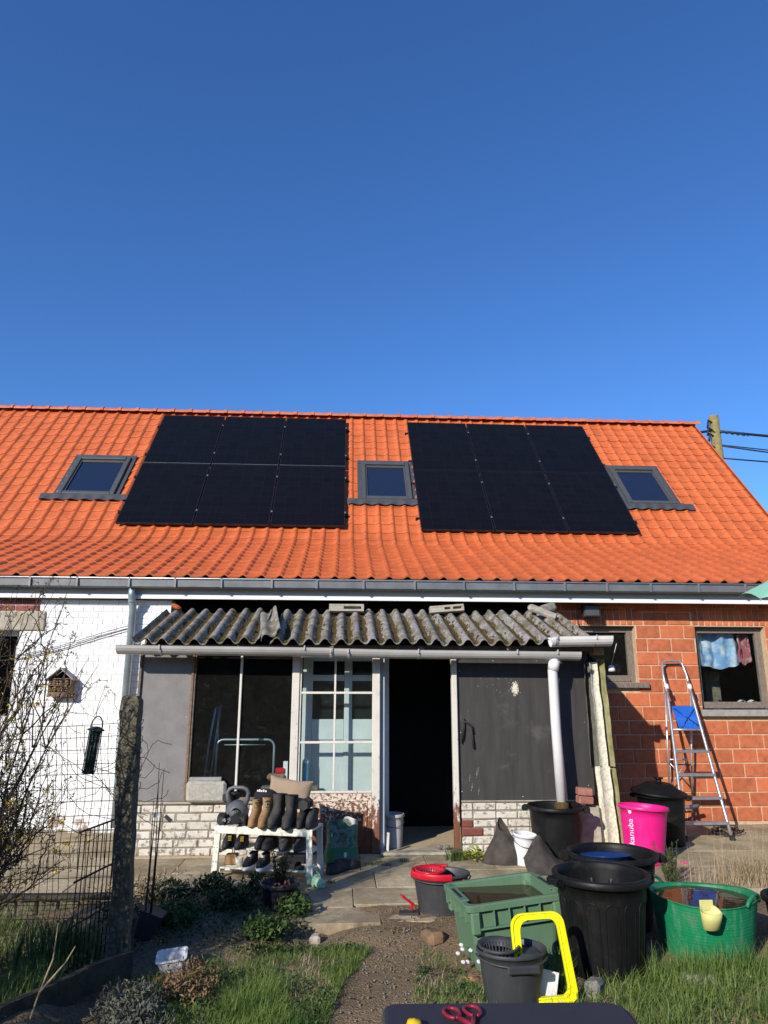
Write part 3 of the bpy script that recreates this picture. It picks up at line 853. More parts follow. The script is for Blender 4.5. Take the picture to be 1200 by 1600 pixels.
# skylights
def roof_pt(x, s, off):   # s along main slope from kink
    return Vector((x, YK, ZK)) + d2*s + n2_*off
def skylight(x0, x1, y0=11.205, y1=11.94):
    s0 = (y0-YK)/d2.y; s1 = (y1-YK)/d2.y
    w = bpy.data.objects.new('skylight', None); col.objects.link(w); w.parent = house
    w.location = roof_pt((x0+x1)/2, s0, 0) - house.location
    Bm = basis(d2, n2_, roof_pt(x0, s0, 0.0)); W = x1-x0; L = s1-s0
    f_ = MB(); fw_ = 0.072; h0, h1 = 0.0, 0.085
    f_.bbox(0, fw_, 0, L, h0, h1, 0.008); f_.bbox(W-fw_, W, 0, L, h0, h1, 0.008)
    f_.bbox(fw_, W-fw_, L-fw_*1.2, L-0.001, h0, h1+0.012, 0.008); f_.bbox(fw_, W-fw_, 0.001, fw_, h0, h1-0.006, 0.008)
    f_.bbox(fw_, fw_+0.025, fw_, L-fw_*1.2, 0.02, 0.06, 0.004); f_.bbox(W-fw_-0.025, W-fw_, fw_, L-fw_*1.2, 0.02, 0.06, 0.004)
    f_.bbox(fw_+0.026, W-fw_-0.026, L-fw_*1.2-0.05, L-fw_*1.2, 0.02, 0.06, 0.004); f_.bbox(fw_+0.026, W-fw_-0.026, fw_, fw_+0.03, 0.02, 0.055, 0.004)
    f_.xf(Bm).build('frame', M['skyframe'], w, True)
    MB().box(fw_, W-fw_, fw_, L-fw_, 0.030, 0.036).xf(Bm).build('pane', M['skyglass'], w, True)
    fl = MB()
    fl.box(-0.07, -0.002, -0.05, L+0.06, 0.028, 0.045); fl.box(W+0.002, W+0.07, -0.05, L+0.06, 0.028, 0.045); fl.box(-0.07, W+0.07, L+0.002, L+0.10, 0.035, 0.05)
    def fn(u, v):
        x = -0.24 + (W+0.48)*u
        ph = ((x0 + x - XR) / TW) % 1.0
        bulge = 0.030*max(0.0, math.sin(PI*(ph-0.02)/0.34)) if 0.02 < (ph) < 0.36 else 0
        return (x, -0.005 - 0.155*v, 0.070 + 0.014*math.sin(x*2*PI/TW)*v - 0.004*v)
    fl.grid(fn, 60, 3, True, True)
    fl.xf(Bm).build('flashing', M['flashing'], w, True)
for a, b_ in SKYL: skylight(a, b_)

# ------------------------------------------------------------------ solar panels
PW, PL = 1.134, 1.722
def panel_meshes():
    fr = MB(); th = 0.035; e = 0.011
    fr.bbox(0, e, 0, PL, 0, th, 0.001); fr.bbox(PW-e, PW, 0, PL, 0, th, 0.001); fr.bbox(e, PW-e, 0, e, 0, th-0.0004, 0.001); fr.bbox(e, PW-e, PL-e, PL, 0, th-0.0004, 0.001)
    fm = fr.mesh('frame'); fm.materials.append(M['blackframe'])
    gm = MB().box(e-0.001, PW-e+0.001, e-0.001, PL-e+0.001, 0.012, th-0.003).mesh('cell_sheet'); gm.materials.append(M['solar'])
    return fm, gm
pfm, pgm = panel_meshes()
clm = MB().bbox(-0.012, 0.012, -0.02, 0.02, 0.0, 0.004, 0.001).box(-0.004,0.004,-0.004,0.004,0.004,0.007).mesh('clamp'); clm.materials.append(M['zinc'])
rlm = MB()
names_c = ['left','middle','right']
phi = math.atan2(d2.z, d2.y)
for ai, (ax, s_base) in enumerate(((-3.415, 0.0), (1.198, -0.06))):
    # panel bottom edge (front face) at Y 10.6, Z 3.94 for the first array
    Pb = Vector((0, 10.6, 3.94)) + d2*s_base - n2_*0.035
    for r_ in range(2):
        for c_ in range(3):
            lab = 'black solar panel, %s column of the %s row in the %s array' % (names_c[c_], ('lower','upper')[r_], ('left','right')[ai])
            p = thing('solar_panel', lab, 'solar panel', (0,0,0), 0, 'solar panels on the orange roof')
            p.location = Vector((ax + c_*(PW+0.02), 0, 0)) + Pb + d2*(r_*(PL+0.02))
            p.rotation_euler = (phi, 0, 0)
            link(pfm, 'frame', p); link(pgm, 'cell_sheet', p)
            if ai == 0 and r_ == 1: MB().bbox(0.002, PW-0.002, -0.0035, -0.001, 0.030, 0.0358, 0.0006).build('edge_glint', M['zinc_dark'], p)  # pale strip added for light caught on the upper frame edge
            for yy in (0.35, 1.36):
                cl = link(clm, 'clamp', p); cl.location = (PW+0.01, yy, 0.036)
                if c_ == 2: cl.location = (PW+0.001, yy, 0.036)
    rl = MB()
    for s_ in (0.35, 1.36, PL+0.37, PL+1.38):
        q = Pb + d2*s_ - n2_*0.03
        rl.xf(Matrix.Identity(4)); st = len(rl.v)
        rl.box(-0.06, 3*PW+0.10, -0.02, 0.02, -0.022, 0.026); rl.xf(basis(d2, n2_, q + Vector((ax,0,0))), st)
    tag(rl.build('mounting_rail', M['alu'] if ai == 5 else M['blackframe']), 'dark mounting rails under the %s solar array' % ('left','right')[ai], 'rail', 'mounting rails under the solar panels')

# ================================================================== LEAN-TO
shed = thing('lean_to', 'ramshackle glazed lean-to with mossy corrugated roof against the house', 'lean-to', (0.3, 7.3, 0))
YS = 7.30
def part(b, name, mat, parent=None, kind=None):
    return b.build(name, mat, parent or shed, True, kind)
part(MB().box(-1.98, 2.5, 7.24, 8.70, -0.1, 0.004), 'floor', M['floor'])
part(MB().bbox(0.40, 1.16, 7.20, 7.32, 0.0, 0.03, 0.01), 'doorstep', M['concrete'])
# low brick walls
def lowwall(x0, x1):
    w = part(MB().box(x0+0.004, x1-0.004, YS+0.012, YS+0.10, 0, 0.455), 'low_wall', M['oldmortar'])
    for k in range(6):
        z = 0.004 + k*0.0755
        x = x0 - (0.0 if k % 2 == 0 else 0.11)
        while x < x1-0.02:
            ww = random.choice((0.20, 0.215, 0.105, 0.21)) 
            p, q = max(x, x0), min(x+ww, x1)
            if q-p > 0.03:
                b = MB().bbox(-(q-p)/2, (q-p)/2, 0, 0.06, 0, 0.064 + random.uniform(-0.004,0.002), 0.008)
                b.jit(0.006, 14, x*3+z*7); o = b.build('brick', M['redbrick'] if (x0 > 1 and p < 1.2 and k in (2,3)) else M['oldwhite'], w, True)
                o.location += Vector(((p+q)/2, YS + random.uniform(-0.004,0.006), z))
            x += ww + 0.011
    return w
lowwall(-1.97, -0.42); lowwall(1.19, 2.42)
part(MB().bbox(-1.97, -0.41, YS-0.012, YS+0.11, 0.456, 0.478, 0.006).jit(0.004, 6), 'ledge', M['concrete'])
part(MB().bbox(1.19, 2.42, YS-0.006, YS+0.11, 0.456, 0.468, 0.004).jit(0.004, 6), 'ledge', M['concrete'])
# boards
o = part(MB().bbox(-1.955, -1.475, YS+0.02, YS+0.032, 0.48, 1.87, 0.002), 'wall_board', M['greyboard']); o['label'] = 'plain grey board left of the dark window'
part(MB().bbox(-1.985, -1.958, YS-0.005, YS+0.06, 0.0, 1.88, 0.004), 'batten', M['rawwood'])
part(MB().bbox(-1.473, -1.448, YS+0.0, YS+0.05, 0.48, 1.88, 0.004), 'batten', M['brownwood'])
o = part(MB().bbox(1.172, 2.52, YS+0.02, YS+0.034, 0.469, 1.90, 0.002), 'wall_board', M['blackboard']); o['label'] = 'black board right of the doorway with a white splash mark'
# white splash mark (dried paint) on the board : flat flakes
sp = MB()
for k in range(420):
    a = random.gauss(0, 0.014); c_ = random.gauss(0, 0.027)
    r_ = random.uniform(0.002, 0.006)
    sp.add([(1.765+a+r_*math.cos(j*PI/3)*0.7, YS+0.0168-0.0000035*k, 1.53+c_+r_*math.sin(j*PI/3)*1.5) for j in range(6)], [tuple(range(6))[::-1]])
for k in range(16):
    a = random.gauss(0, 0.10); c_ = random.gauss(0, 0.06); r_ = random.uniform(0.0015, 0.003)
    sp.add([(1.60+a+r_*math.cos(j*PI/3)*0.6, YS+0.0165, 1.57+c_+r_*math.sin(j*PI/3)*2) for j in range(6)], [tuple(range(6))[::-1]])
for k in range(5):
    xx = 1.36 + random.gauss(0, 0.05); z0 = 0.50 + random.uniform(0, 0.3); r_ = 0.0014
    sp.add([(xx-r_, YS+0.0165, z0), (xx+r_, YS+0.0165, z0), (xx+r_+0.01, YS+0.0165, z0+random.uniform(0.03,0.12)), (xx-r_+0.01, YS+0.0165, z0+0.03)], [(0,1,2,3)])
part(sp, 'paint_splash', M['fibre_white'], None, 'stuff')
for (x, z) in [(1.20,0.55),(1.20,1.1),(1.20,1.7),(1.80,0.50),(2.46,0.60),(2.46,1.2),(1.55,1.80),(2.0,1.80),(-1.93,0.55),(-1.93,1.2),(-1.50,0.6),(-1.50,1.25),(-1.72,0.51)]:
    part(MB().lathe([(0.005,0),(0.004,0.0025),(0,0.003)],8).xf(T(x, YS+0.0198, z)@RX(PI/2)), 'nail', M['rust'])
# window 1: frame, mullion, panes
wn1 = bpy.data.objects.new('window', None); col.objects.link(wn1); wn1.parent = shed; wn1.location = Vector((-0.96, YS, 0.48)) - shed.location
fr = MB()
fr.bbox(-1.447, -1.432, YS+0.01, YS+0.05, 0.48, 1.88, 0.003); fr.bbox(-1.431, -0.482, YS+0.01, YS+0.05, 1.84, 1.88, 0.003); fr.bbox(-1.431, -0.482, YS+0.01, YS+0.05, 0.479, 0.51, 0.003)
fr.build('frame', M['rawwood'], wn1, True)
MB().bbox(-0.998, -0.976, YS+0.005, YS+0.05, 0.51, 1.84, 0.003).build('mullion', M['oldpaint'], wn1, True)
for (a, b_) in ((-1.43, -0.999), (-0.975, -0.483)):
    MB().box(a, b_, YS+0.028, YS+0.031, 0.51, 1.84).build('pane', M['glass'], wn1, True)
part(MB().bbox(-0.48, -0.405, YS-0.02, YS+0.06, 0.0, 1.88, 0.005), 'post', M['oldpaint_rust'])
# six pane window over a rusty panel
wn2 = bpy.data.objects.new('window', None); col.objects.link(wn2); wn2.parent = shed; wn2.location = Vector((-0.03, YS, 0.55)) - shed.location
fr = MB()
fr.bbox(-0.403, -0.385, YS-0.005, YS+0.04, 0.545, 1.86, 0.003); fr.bbox(0.318, 0.395, YS-0.02, YS+0.05, 0.0, 1.86, 0.005); fr.bbox(-0.384, 0.317, YS-0.005, YS+0.04, 1.83, 1.86, 0.003); fr.bbox(-0.384, 0.317, YS-0.008, YS+0.04, 0.545, 0.565, 0.003)
fr.build('frame', M['oldpaint_rust'], wn2, True)
gbz = [0.565, 1.012, 1.482, 1.83]
for zz in gbz[1:3]: MB().bbox(-0.384, 0.317, YS-0.006, YS+0.03, zz-0.011, zz+0.011, 0.003).build('glazing_bar', M['oldpaint'], wn2, True)
for (z0, z1) in zip(gbz[:-1], gbz[1:]):
    MB().bbox(-0.062, -0.042, YS-0.004, YS+0.03, z0+0.0115, z1-0.0115, 0.003).build('glazing_bar', M['oldpaint'], wn2, True)
    for (a, b_) in ((-0.384, -0.062), (-0.042, 0.317)):
        MB().box(a, b_, YS+0.012, YS+0.015, z0+0.008, z1-0.008).build('pane', M['glass'], wn2, True)
rp = MB().bbox(-0.404, 0.317, YS+0.0, YS+0.02, 0.0, 0.543, 0.004)
for (a, b_, c_, d_) in ((-0.36,0.27,0.06,0.075),(-0.36,0.27,0.47,0.485),(0.262,0.275,0.076,0.469),(-0.36,-0.345,0.076,0.469)): rp.bbox(a, b_, YS-0.008, YS, c_, d_, 0.003)
o = part(rp, 'rusty_panel', M['rust']); o['label'] = 'rusty metal panel with flaking cream paint below the panes'
part(MB().bbox(0.397, 0.445, YS+0.03, YS+0.16, 0.0, 1.88, 0.004), 'door_jamb', M['jamb'])
part(MB().bbox(1.115, 1.168, YS-0.02, YS+0.06, 0.0, 1.88, 0.005), 'door_post', M['oldpaint_rust'])
part(MB().box(-1.98, 2.52, YS+0.0, YS+0.08, 1.905, 1.95), 'wall_plate', M['rawwood'])
part(MB().prism([(YS+0.081,0.0),(8.49,0.0),(8.49,2.385),(YS+0.081,2.0)], -1.975, -1.955, 'x'), 'end_wall', M['rawwood'])
part(MB().prism([(YS+0.081,0.0),(8.69,0.0),(8.69,2.43),(YS+0.081,2.0)], 2.50, 2.52, 'x'), 'end_wall', M['blackboard'])
part(MB().box(0.397, 1.168, YS+0.0, YS+0.05, 1.882, 1.903), 'door_head', M['rawwood'])
# pieces of rubber strip hanging on the black board
st = MB()
for pts in ([(1.205,0,1.00),(1.215,0,1.12),(1.225,0,1.215),(1.24,0,1.235)],[(1.22,0,1.22),(1.27,0,1.19),(1.31,0,1.16),(1.325,0,1.09)],[(1.30,0,1.17),(1.315,0,1.05),(1.325,0,0.95)],[(1.235,0,1.23),(1.232,0,1.14),(1.215,0,1.03)]):
    st.tube([(x, YS+0.0, z) for x, y, z in pts], [0.006,0.010,0.011,0.007][:len(pts)], 6)
tag(st.build('rubber_strip', M['rubber']), 'black rubber strip hanging on the black board by the doorway', 'rubber strip')

# corrugated roof sheets
def corr_sheet(x0, x1, y0, z0, y1, z1, dz=0.0, rot=0.0, ragged=0.03, seed=0, wl=0.158, amp=0.031):
    b = MB(); n_u = max(12, int((x1-x0)/wl*12)); n_v = 10
    d = Vector((0, y1-y0, z1-z0)); L = d.length; d.normalize(); nrm = Vector((0, -d.z, d.y))
    def P(u, v, o):
        x = x0 + (x1-x0)*u
        e0 = ragged*mnoise.noise(Vector((x*4+seed, 0.3, seed)))
        s = e0*(1-v) + (L + ragged*mnoise.noise(Vector((x*4, 7.3, seed))))*v
        cw = math.cos(2*PI*x/wl); hgt = amp*math.copysign(abs(cw)**0.72, cw) + dz + 0.004*mnoise.noise(Vector((x*9, s*9, seed)))
        p = Vector((x, y0, z0)) + d*s + nrm*(hgt + o) + Vector((s*math.sin(rot), 0, 0))
        return p
    b.grid(lambda u, v: P(u, v, 0.004), n_u, n_v, True)
    b.grid(lambda u, v: P(u, v, -0.004), n_u, n_v, True, True)
    # rim
    ring = [(i/n_u, 0.0) for i in range(n_u+1)] + [(1.0, j/n_v) for j in range(1, n_v+1)] + [(i/n_u, 1.0) for i in range(n_u-1, -1, -1)] + [(0.0, j/n_v) for j in range(n_v-1, 0, -1)]
    A = [P(u, v, 0.004) for u, v in ring]; B_ = [P(u, v, -0.004) for u, v in ring]; k = len(ring)
    b.add(A + B_, [(i, i+k, (i+1)%k+k, (i+1)%k) for i in range(k)])
    return b, P
Y0, Z0, Y1, Z1 = 7.10, 1.965, 8.36, 2.385
sheets = [(-2.03,-1.30,0.0,0.02,1),(-1.33,-0.80,0.012,0.0,2),(-0.70,0.20,0.004,0.0,3),(0.12,1.02,0.016,0.0,4),(0.95,1.80,0.003,0.0,5),(1.72,2.60,0.015,0.0,6)]
for i, (a, b_, dz, rot, sd) in enumerate(sheets):
    b, P = corr_sheet(a, b_, Y0 + (0.02 if i == 1 else 0), Z0, Y1 - (0.05 if i == 0 else 0), Z1, dz, rot, 0.035, sd)
    so = part(b, 'roof_sheet', M['fibre'])
    ms = MB()
    # moss lying in the valleys
    x = math.ceil(a/0.158-0.5)*0.158 + 0.079
    while x < b_-0.04:
        if x > a+0.04:
            def fm(u, v, x=x):
                vv = 0.03+0.95*v
                wd_ = max(0.004, 0.030 + 0.030*mnoise.noise(Vector((x*5, vv*7, 3))) + 0.012*mnoise.noise(Vector((x*9, vv*30, 1))) - (0.018 if i > 1 and vv > 0.8 else 0))
                uu = min(1, max(0, (x + (u-0.5)*2*wd_ - a)/(b_-a)))
                q = P(uu, vv, 0.002 + 0.012*math.sin(PI*u)*(0.7+0.6*mnoise.noise(Vector((x*3,vv*26,u*3)))))
                return tuple(q)
            ms.grid(fm, 6, 40, True)
        x += 0.158
    x = math.ceil(a/0.158-0.5)*0.158 + 0.079
    while x < b_-0.03:
        u_c = (x-a)/(b_-a)
        for k in range(110):
            v = random.uniform(0.06, 0.97)
            dens = mnoise.noise(Vector((x*2.0, v*3, 5))) + 0.50 + (0.35 if i < 2 else 0) 
            if random.random() > dens*1.6: continue
            uu = u_c + random.gauss(0, 0.021)/(b_-a)
            if not 0 < uu < 1: continue
            p = P(uu, v, 0.003); r_ = random.uniform(0.009, 0.026)
            vs = [p + Vector((r_*math.cos(q*PI/3)*random.uniform(.7,1.2), r_*math.sin(q*PI/3)*0.9*random.uniform(.7,1.2), r_*0.33*math.sin(q*PI/3))) for q in range(6)] + [p + Vector((0, -0.1*r_, r_*random.uniform(.5,.9)))]
            ms.add(vs, [(q, (q+1)%6, 6) for q in range(6)], True)
        x += 0.158
    if ms.v: ms.build('moss', M['moss'], so, True, 'stuff')
# broken, tipped sheet piece at the gap
b, P = corr_sheet(-0.84, -0.62, 7.11, 1.965, 8.2, 2.33, 0.012, 0.0, 0.07, 9)
b.v = [tuple(Vector((-0.84,7.5,2.1)) + RY(-0.42) @ (Vector(p) - Vector((-0.84,7.5,2.1)))) for p in b.v]
o = part(b, 'roof_sheet', M['fibre']); o['label'] = 'broken tipped roof sheet at the gap in the roof'
# rafters under the roof
for x in (-1.9,-1.0,-0.1,0.8,1.7,2.45):
    part(MB().add([(x-.025,7.2,1.90),(x+.025,7.2,1.90),(x+.025,8.45,2.32),(x-.025,8.45,2.32),(x-.025,7.2,1.935),(x+.025,7.2,1.935),(x+.025,8.45,2.355),(x-.025,8.45,2.355)], [(0,3,2,1),(4,5,6,7),(0,1,5,4),(1,2,6,5),(2,3,7,6),(3,0,4,7)]), 'rafter', M['rawwood'])

# shed gutter
def gutter_piece(pts, r_, name, mat, lab=None, flat=False):
    """half round gutter along pts [(x,y,z)]; z = rim height"""
    b = MB(); seg = 10; rings = []
    prof = []
    for k in range(seg+1):
        a = PI + PI*k/seg
        prof.append((math.cos(a)*r_, math.sin(a)*r_*(1.0 if not flat else 0.85)))
    prof = [(-r_-0.006, 0.004)] + prof + [(r_+0.006, 0.004)]
    inner = [(y*0.93, z*0.93+0.001) for y, z in prof[1:-1]][::-1]
    poly = prof + inner; n = len(poly); vs = []
    for (x, y, z) in pts: vs += [(x, y+a, z+c_) for a, c_ in poly]
    fs = []
    for i in range(len(pts)-1):
        fs += [(i*n+k, i*n+(k+1)%n, (i+1)*n+(k+1)%n, (i+1)*n+k) for k in range(n)]
    fs += [tuple(range(n)), tuple((len(pts)-1)*n+k for k in range(n))[::-1]]
    b.add(vs, fs, False)
    o = part(b, name, mat)
    if lab: o['label'] = lab
    return o
g1 = gutter_piece([(-2.13,7.05,1.918),(-0.08,7.05,1.902)], 0.096, 'gutter', M['pvc'], 'left length of the grey gutter with an open end', True)
g2 = gutter_piece([(-0.10,7.05,1.898),(0.6,7.05,1.886),(2.36,7.05,1.876)], 0.080, 'gutter', M['pvc'])
g3 = gutter_piece([(2.07,7.02,2.02),(2.665,7.00,2.03)], 0.095, 'gutter', M['pvc_white'], 'short white gutter length at the right corner')
for gp, xs_, z, r_ in ((g1, (-1.72,-0.35), 1.912, 0.098), (g2, (-0.1,0.07,0.75,1.72,2.12), 1.885, 0.083), (g3, (2.11,2.50), 2.027, 0.098)):
    for x in xs_:
        b = MB()
        pr = [(math.cos(PI+PI*k/10)*r_, math.sin(PI+PI*k/10)*r_*(0.87 if gp is g1 else 1)) for k in range(11)]
        b.add([(x+s, 7.05 - (0.04 if gp is g3 else 0)+a, z+c_) for s in (-0.012, 0.012) for a, c_ in pr], [(k, k+1, k+12, k+11) for k in range(10)])
        b.bbox(x-0.006, x+0.006, 7.05-r_-0.012 - (0.04 if gp is g3 else 0), 7.05-r_ + 0.002- (0.04 if gp is g3 else 0), z-0.03, z+0.012, 0.002)
        b.build('bracket', M['pvc'], gp, True)
dps = MB(); dps.tube([(2.10,7.05,1.82),(2.085,7.06,1.70),(2.09,7.07,1.2),(2.095,7.03,0.47)], 0.047, 20)
dps.tube([(2.108,7.05,1.80),(2.09,7.058,1.70)], 0.053, 20)
o = part(dps, 'downpipe', M['pvc_white']); o['label'] = 'white plastic downpipe ending over the black water bin'
# pale sheets closing the right side, upper and lower
def side_sheet(x, y, z0, z1, strips, mats, rz, seed, name, lab):
    w = part(MB().box(x+0.02, x+0.024, y+0.10, y+0.104, z0+0.05, z1-0.05), name, M['fibre_dark']); w['label'] = lab
    # strips : list of (lx0, ly0, lx1, ly1) bottom lines ; each is one flank of a wave
    for (a, b_, c_, d_, dx, mt, zt) in strips:
        bb = MB(); nv = 14; rw = [random.uniform(-0.006, 0.006) for _ in range(nv+1)]
        def P(u, v, o):
            zz = z0 + (z1+zt-z0)*v
            k = int(v*nv); e = 0.010*mnoise.noise(Vector((seed, v*6, u*2))) 
            px = a + (c_-a)*u + dx*v + e; py = b_ + (d_-b_)*u + 0.02*math.sin(PI*u)
            return (x+px+o*0.3, y+py+o, zz + 0.012*mnoise.noise(Vector((u*3, v, seed))))
        bb.grid(lambda u, v: P(u, v, 0), 6, nv, True); bb.grid(lambda u, v: P(u, v, 0.009), 6, nv, True, True)
        for (u0, fl) in ((0.0, 1), (1.0, 0)):
            L0 = [P(u0, j/nv, 0) for j in range(nv+1)]; L1_ = [P(u0, j/nv, 0.009) for j in range(nv+1)]
            bb.add(L0+L1_, [(j, j+1, j+nv+2, j+nv+1) for j in range(nv)])
        bb.jit(0.003, 9, seed)
        bb.build('sheet_strip', M[mt], w, True)
side_sheet(2.50, 7.22, 0.78, 1.79, [(-0.025,0.02,0.015,0.16,-0.005,'fibre_dark',0.0),(0.015,0.16,0.065,0.03,-0.02,'fibre_dark',0.0),(0.062,0.02,0.150,0.03,-0.045,'fibre_white',0.0),(0.165,0.10,0.215,0.02,-0.04,'fibre_green',0.03)], None, 0, 3, 'side_sheet', 'upper pale corrugated sheet strips beside the black board')
side_sheet(2.50, 7.12, 0.0, 0.79, [(0.03,0.08,0.065,0.03,-0.035,'fibre_white',0.0),(0.065,0.02,0.170,0.03,-0.045,'fibre_white',0.0),(0.185,0.12,0.235,0.03,-0.05,'fibre_green',-0.02)], None, 0, 8, 'side_sheet', 'lower pale sheet strips standing on the ground')
part(MB().bbox(2.555, 2.66, 7.18, 7.30, 1.86, 1.93, 0.004), 'wood_block', M['tan'])

# ================================================================== THINGS ON AND BY THE LEAN-TO
# old panelled door standing inside behind the six panes
od = thing('old_door', 'pale blue flaking panelled door standing behind the six panes', 'door', (-0.02, 7.55, 0.0))
b = MB(); x0, x1 = -0.385, 0.50
for (a, c_) in ((x0, x0+0.10), (-0.02+0.06, -0.02+0.14), (x1-0.10, x1)): b.bbox(a, c_, 7.53, 7.57, 0.02, 1.90, 0.004)
for (a, c_) in ((0.02,0.20),(1.02,1.22),(1.60,1.66),(1.80,1.90)):
    b.bbox(x0+0.101, 0.039, 7.532, 7.568, a, c_, 0.004); b.bbox(0.121, x1-0.101, 7.532, 7.568, a, c_, 0.004)
b.build('frame', M['bluedoor'], od, True)
for (a, c_) in ((x0+0.10, 0.04),(0.12, x1-0.10)):
    MB().bbox(a, c_, 7.545, 7.556, 0.20, 1.02, 0.003).build('panel', M['bluedoor'], od, True)
    MB().box(a, c_, 7.548, 7.551, 1.22, 1.60).build('pane', M['glass'], od, True)
    MB().box(a, c_, 7.548, 7.551, 1.66, 1.80).build('pane', M['glass'], od, True)
MB().box(x0+0.002, x1-0.002, 7.572, 7.576, 0.02, 1.90).build('sun_block_sheet', M['dark'], od, True)  # dark sheet added to stop sun passing through the door panes
# folding frame of grey tube behind the dark window
fc = MB()
fc.tube([(-1.38,7.62,0.3),(-1.32,7.64,1.0),(-1.28,7.66,1.32),(-1.25,7.66,1.35),(-1.24,7.66,1.0),(-1.25,7.62,0.3)], 0.012, 8)
fc.tube([(-1.31,7.60,0.3),(-1.255,7.63,1.05),(-1.225,7.65,1.36)], 0.010, 8)
tag(fc.build('folded_frame', M['zinc_dark']), 'tall folded blue-grey metal frame behind the left dark pane', 'metal frame')
fc = MB(); pts = [(-1.24,7.60,0.35),(-1.24,7.60,0.95)] + [(-1.24+0.07-0.07*math.cos(a),7.60,0.95+0.07*math.sin(a)) for a in np.linspace(0.2,PI/2,5)] + [(-0.66-0.07+0.07*math.sin(a),7.60,0.95+0.07*math.cos(a)) for a in np.linspace(0,PI/2,5)] + [(-0.66,7.60,0.35)]
fc.tube(pts, 0.012, 8); fc.tube([(-1.16,7.6,0.97),(-0.75,7.6,0.97)], 0.006, 6)
tag(fc.build('chair_frame', M['zinc_dark']), 'rounded metal chair back frame behind the window', 'chair')
# shelf bits by the white post
bt = thing('spray_bottle', 'blue and white bottle on the ledge behind the cushion', 'bottle', (-0.33, 7.42, 0.60))
MB().lathe([(0.0,0.0),(0.032,0.0),(0.034,0.01),(0.034,0.05)],20).build('base', M['tan'], bt)
MB().lathe([(0.034,0.051),(0.034,0.21)],20).build('label', M['bluelight'], bt)
MB().lathe([(0.034,0.211),(0.030,0.235),(0.014,0.25),(0.014,0.27),(0.0,0.27)],20).build('cap', M['whiteplastic'], bt)
bt = thing('carton', 'white carton with a blue corner standing beside the white post', 'carton', (-0.525, 7.40, 0.60))
MB().bbox(-0.022,0.022,-0.02,0.02,0.0,0.23,0.002).build('box', M['whiteplastic'], bt); MB().bbox(-0.0225,0.0,-0.0215,-0.0205,0.0,0.04,0.0002).build('blue_label', M['blueplastic'], bt)
tag(MB().bbox(-0.62,-0.53,7.36,7.44,0.72,0.77,0.008).build('pink_box', M['redplastic']), 'small pinkish red box on the wooden shelf block', 'box')
tag(MB().bbox(-0.70,-0.52,7.35,7.45,0.655,0.718,0.02).build('wood_offcut', M['brownwood']), 'brown wooden block behind the glass above the cushion', 'wood block')
part(MB().bbox(-0.75,-0.2,7.34,7.48,0.57,0.60,0.004), 'shelf', M['rawwood'])
# concrete block and grey slat on the ledge
tag(MB().bbox(-1.44,-1.07,7.23,7.31,0.480,0.665,0.022).jit(0.008,9).build('concrete_block', M['concrete_g']), 'rough pale concrete block on the ledge below the dark window', 'block')
tag(MB().bbox(-1.42,-1.12,7.255,7.30,0.668,0.70,0.003).build('stone_strip', M['bluestone']), 'flat grey strip lying on the concrete block', 'strip')

# ---- bench with shoes
BZ = 0.405
bench = thing('bench', 'cream slatted wooden bench piled with boots and gym weights', 'bench', (-0.585, 6.52, 0.0), R(-14.5))
HX, HD = 0.425, 0.30     # half length, depth ; local front y=-HD/2
nsl = 22
for k in range(nsl):
    x = -HX + (2*HX)*(k+0.5)/nsl
    MB().bbox(x-0.0172, x+0.0172, -HD/2+0.021, HD/2-0.001, BZ-0.02, BZ + random.uniform(-.001,.001), 0.003).build('slat', M['benchpaint'], bench)
for y0 in (-HD/2, HD/2):
    MB().bbox(-HX, HX, y0, y0+0.02, BZ-0.058, BZ-0.002, 0.003).build('rail', M['benchpaint'], bench)
for sx in (-1, 1):
    for y0 in (-HD/2-0.001, HD/2-0.004):
        b = MB(); xt = sx*(HX-0.028); xb = sx*(HX-0.01)
        b.add([(xb-0.024,y0,0),(xb+0.024,y0,0),(xt+0.024,y0,BZ-0.06),(xt-0.024,y0,BZ-0.06),(xb-0.024,y0+0.024,0),(xb+0.024,y0+0.024,0),(xt+0.024,y0+0.024,BZ-0.06),(xt-0.024,y0+0.024,BZ-0.06)], [(0,1,2,3),(7,6,5,4),(0,4,5,1),(1,5,6,2),(2,6,7,3),(3,7,4,0)])
        lg = b.build('leg', M['benchpaint'], bench)
        if y0 < 0:
            for zz in (0.035, 0.13, 0.24):
                for dx in (-0.012, 0.012):
                    MB().lathe([(0.0035,0),(0.0035,0.002),(0,0.002)],8).xf(T(xb+dx+(xt-xb)*zz/BZ,y0-0.0002,zz)@RX(PI/2)).build('screw', M['rubber'], lg)
for zz in (0.235, 0.085):
    for k in range(4):
        y = -HD/2 + 0.05 + k*0.066
        MB().bbox(-HX+0.05, HX-0.05, y-0.024, y+0.024, zz-0.012, zz, 0.003).build('shelf_slat', M['benchpaint'], bench)
    for sx in (-1, 1):
        MB().bbox(sx*(HX-0.045)-0.012, sx*(HX-0.045)+0.012, -HD/2+0.025, HD/2-0.006, zz-0.04, zz-0.0125, 0.003).build('cross_rail', M['benchpaint'], bench)
BM = T(bench.location.x, bench.location.y, 0) @ RZ(R(-14.5))
def onb(x, y, z):
    p = BM @ Vector((x, y, z)); return p

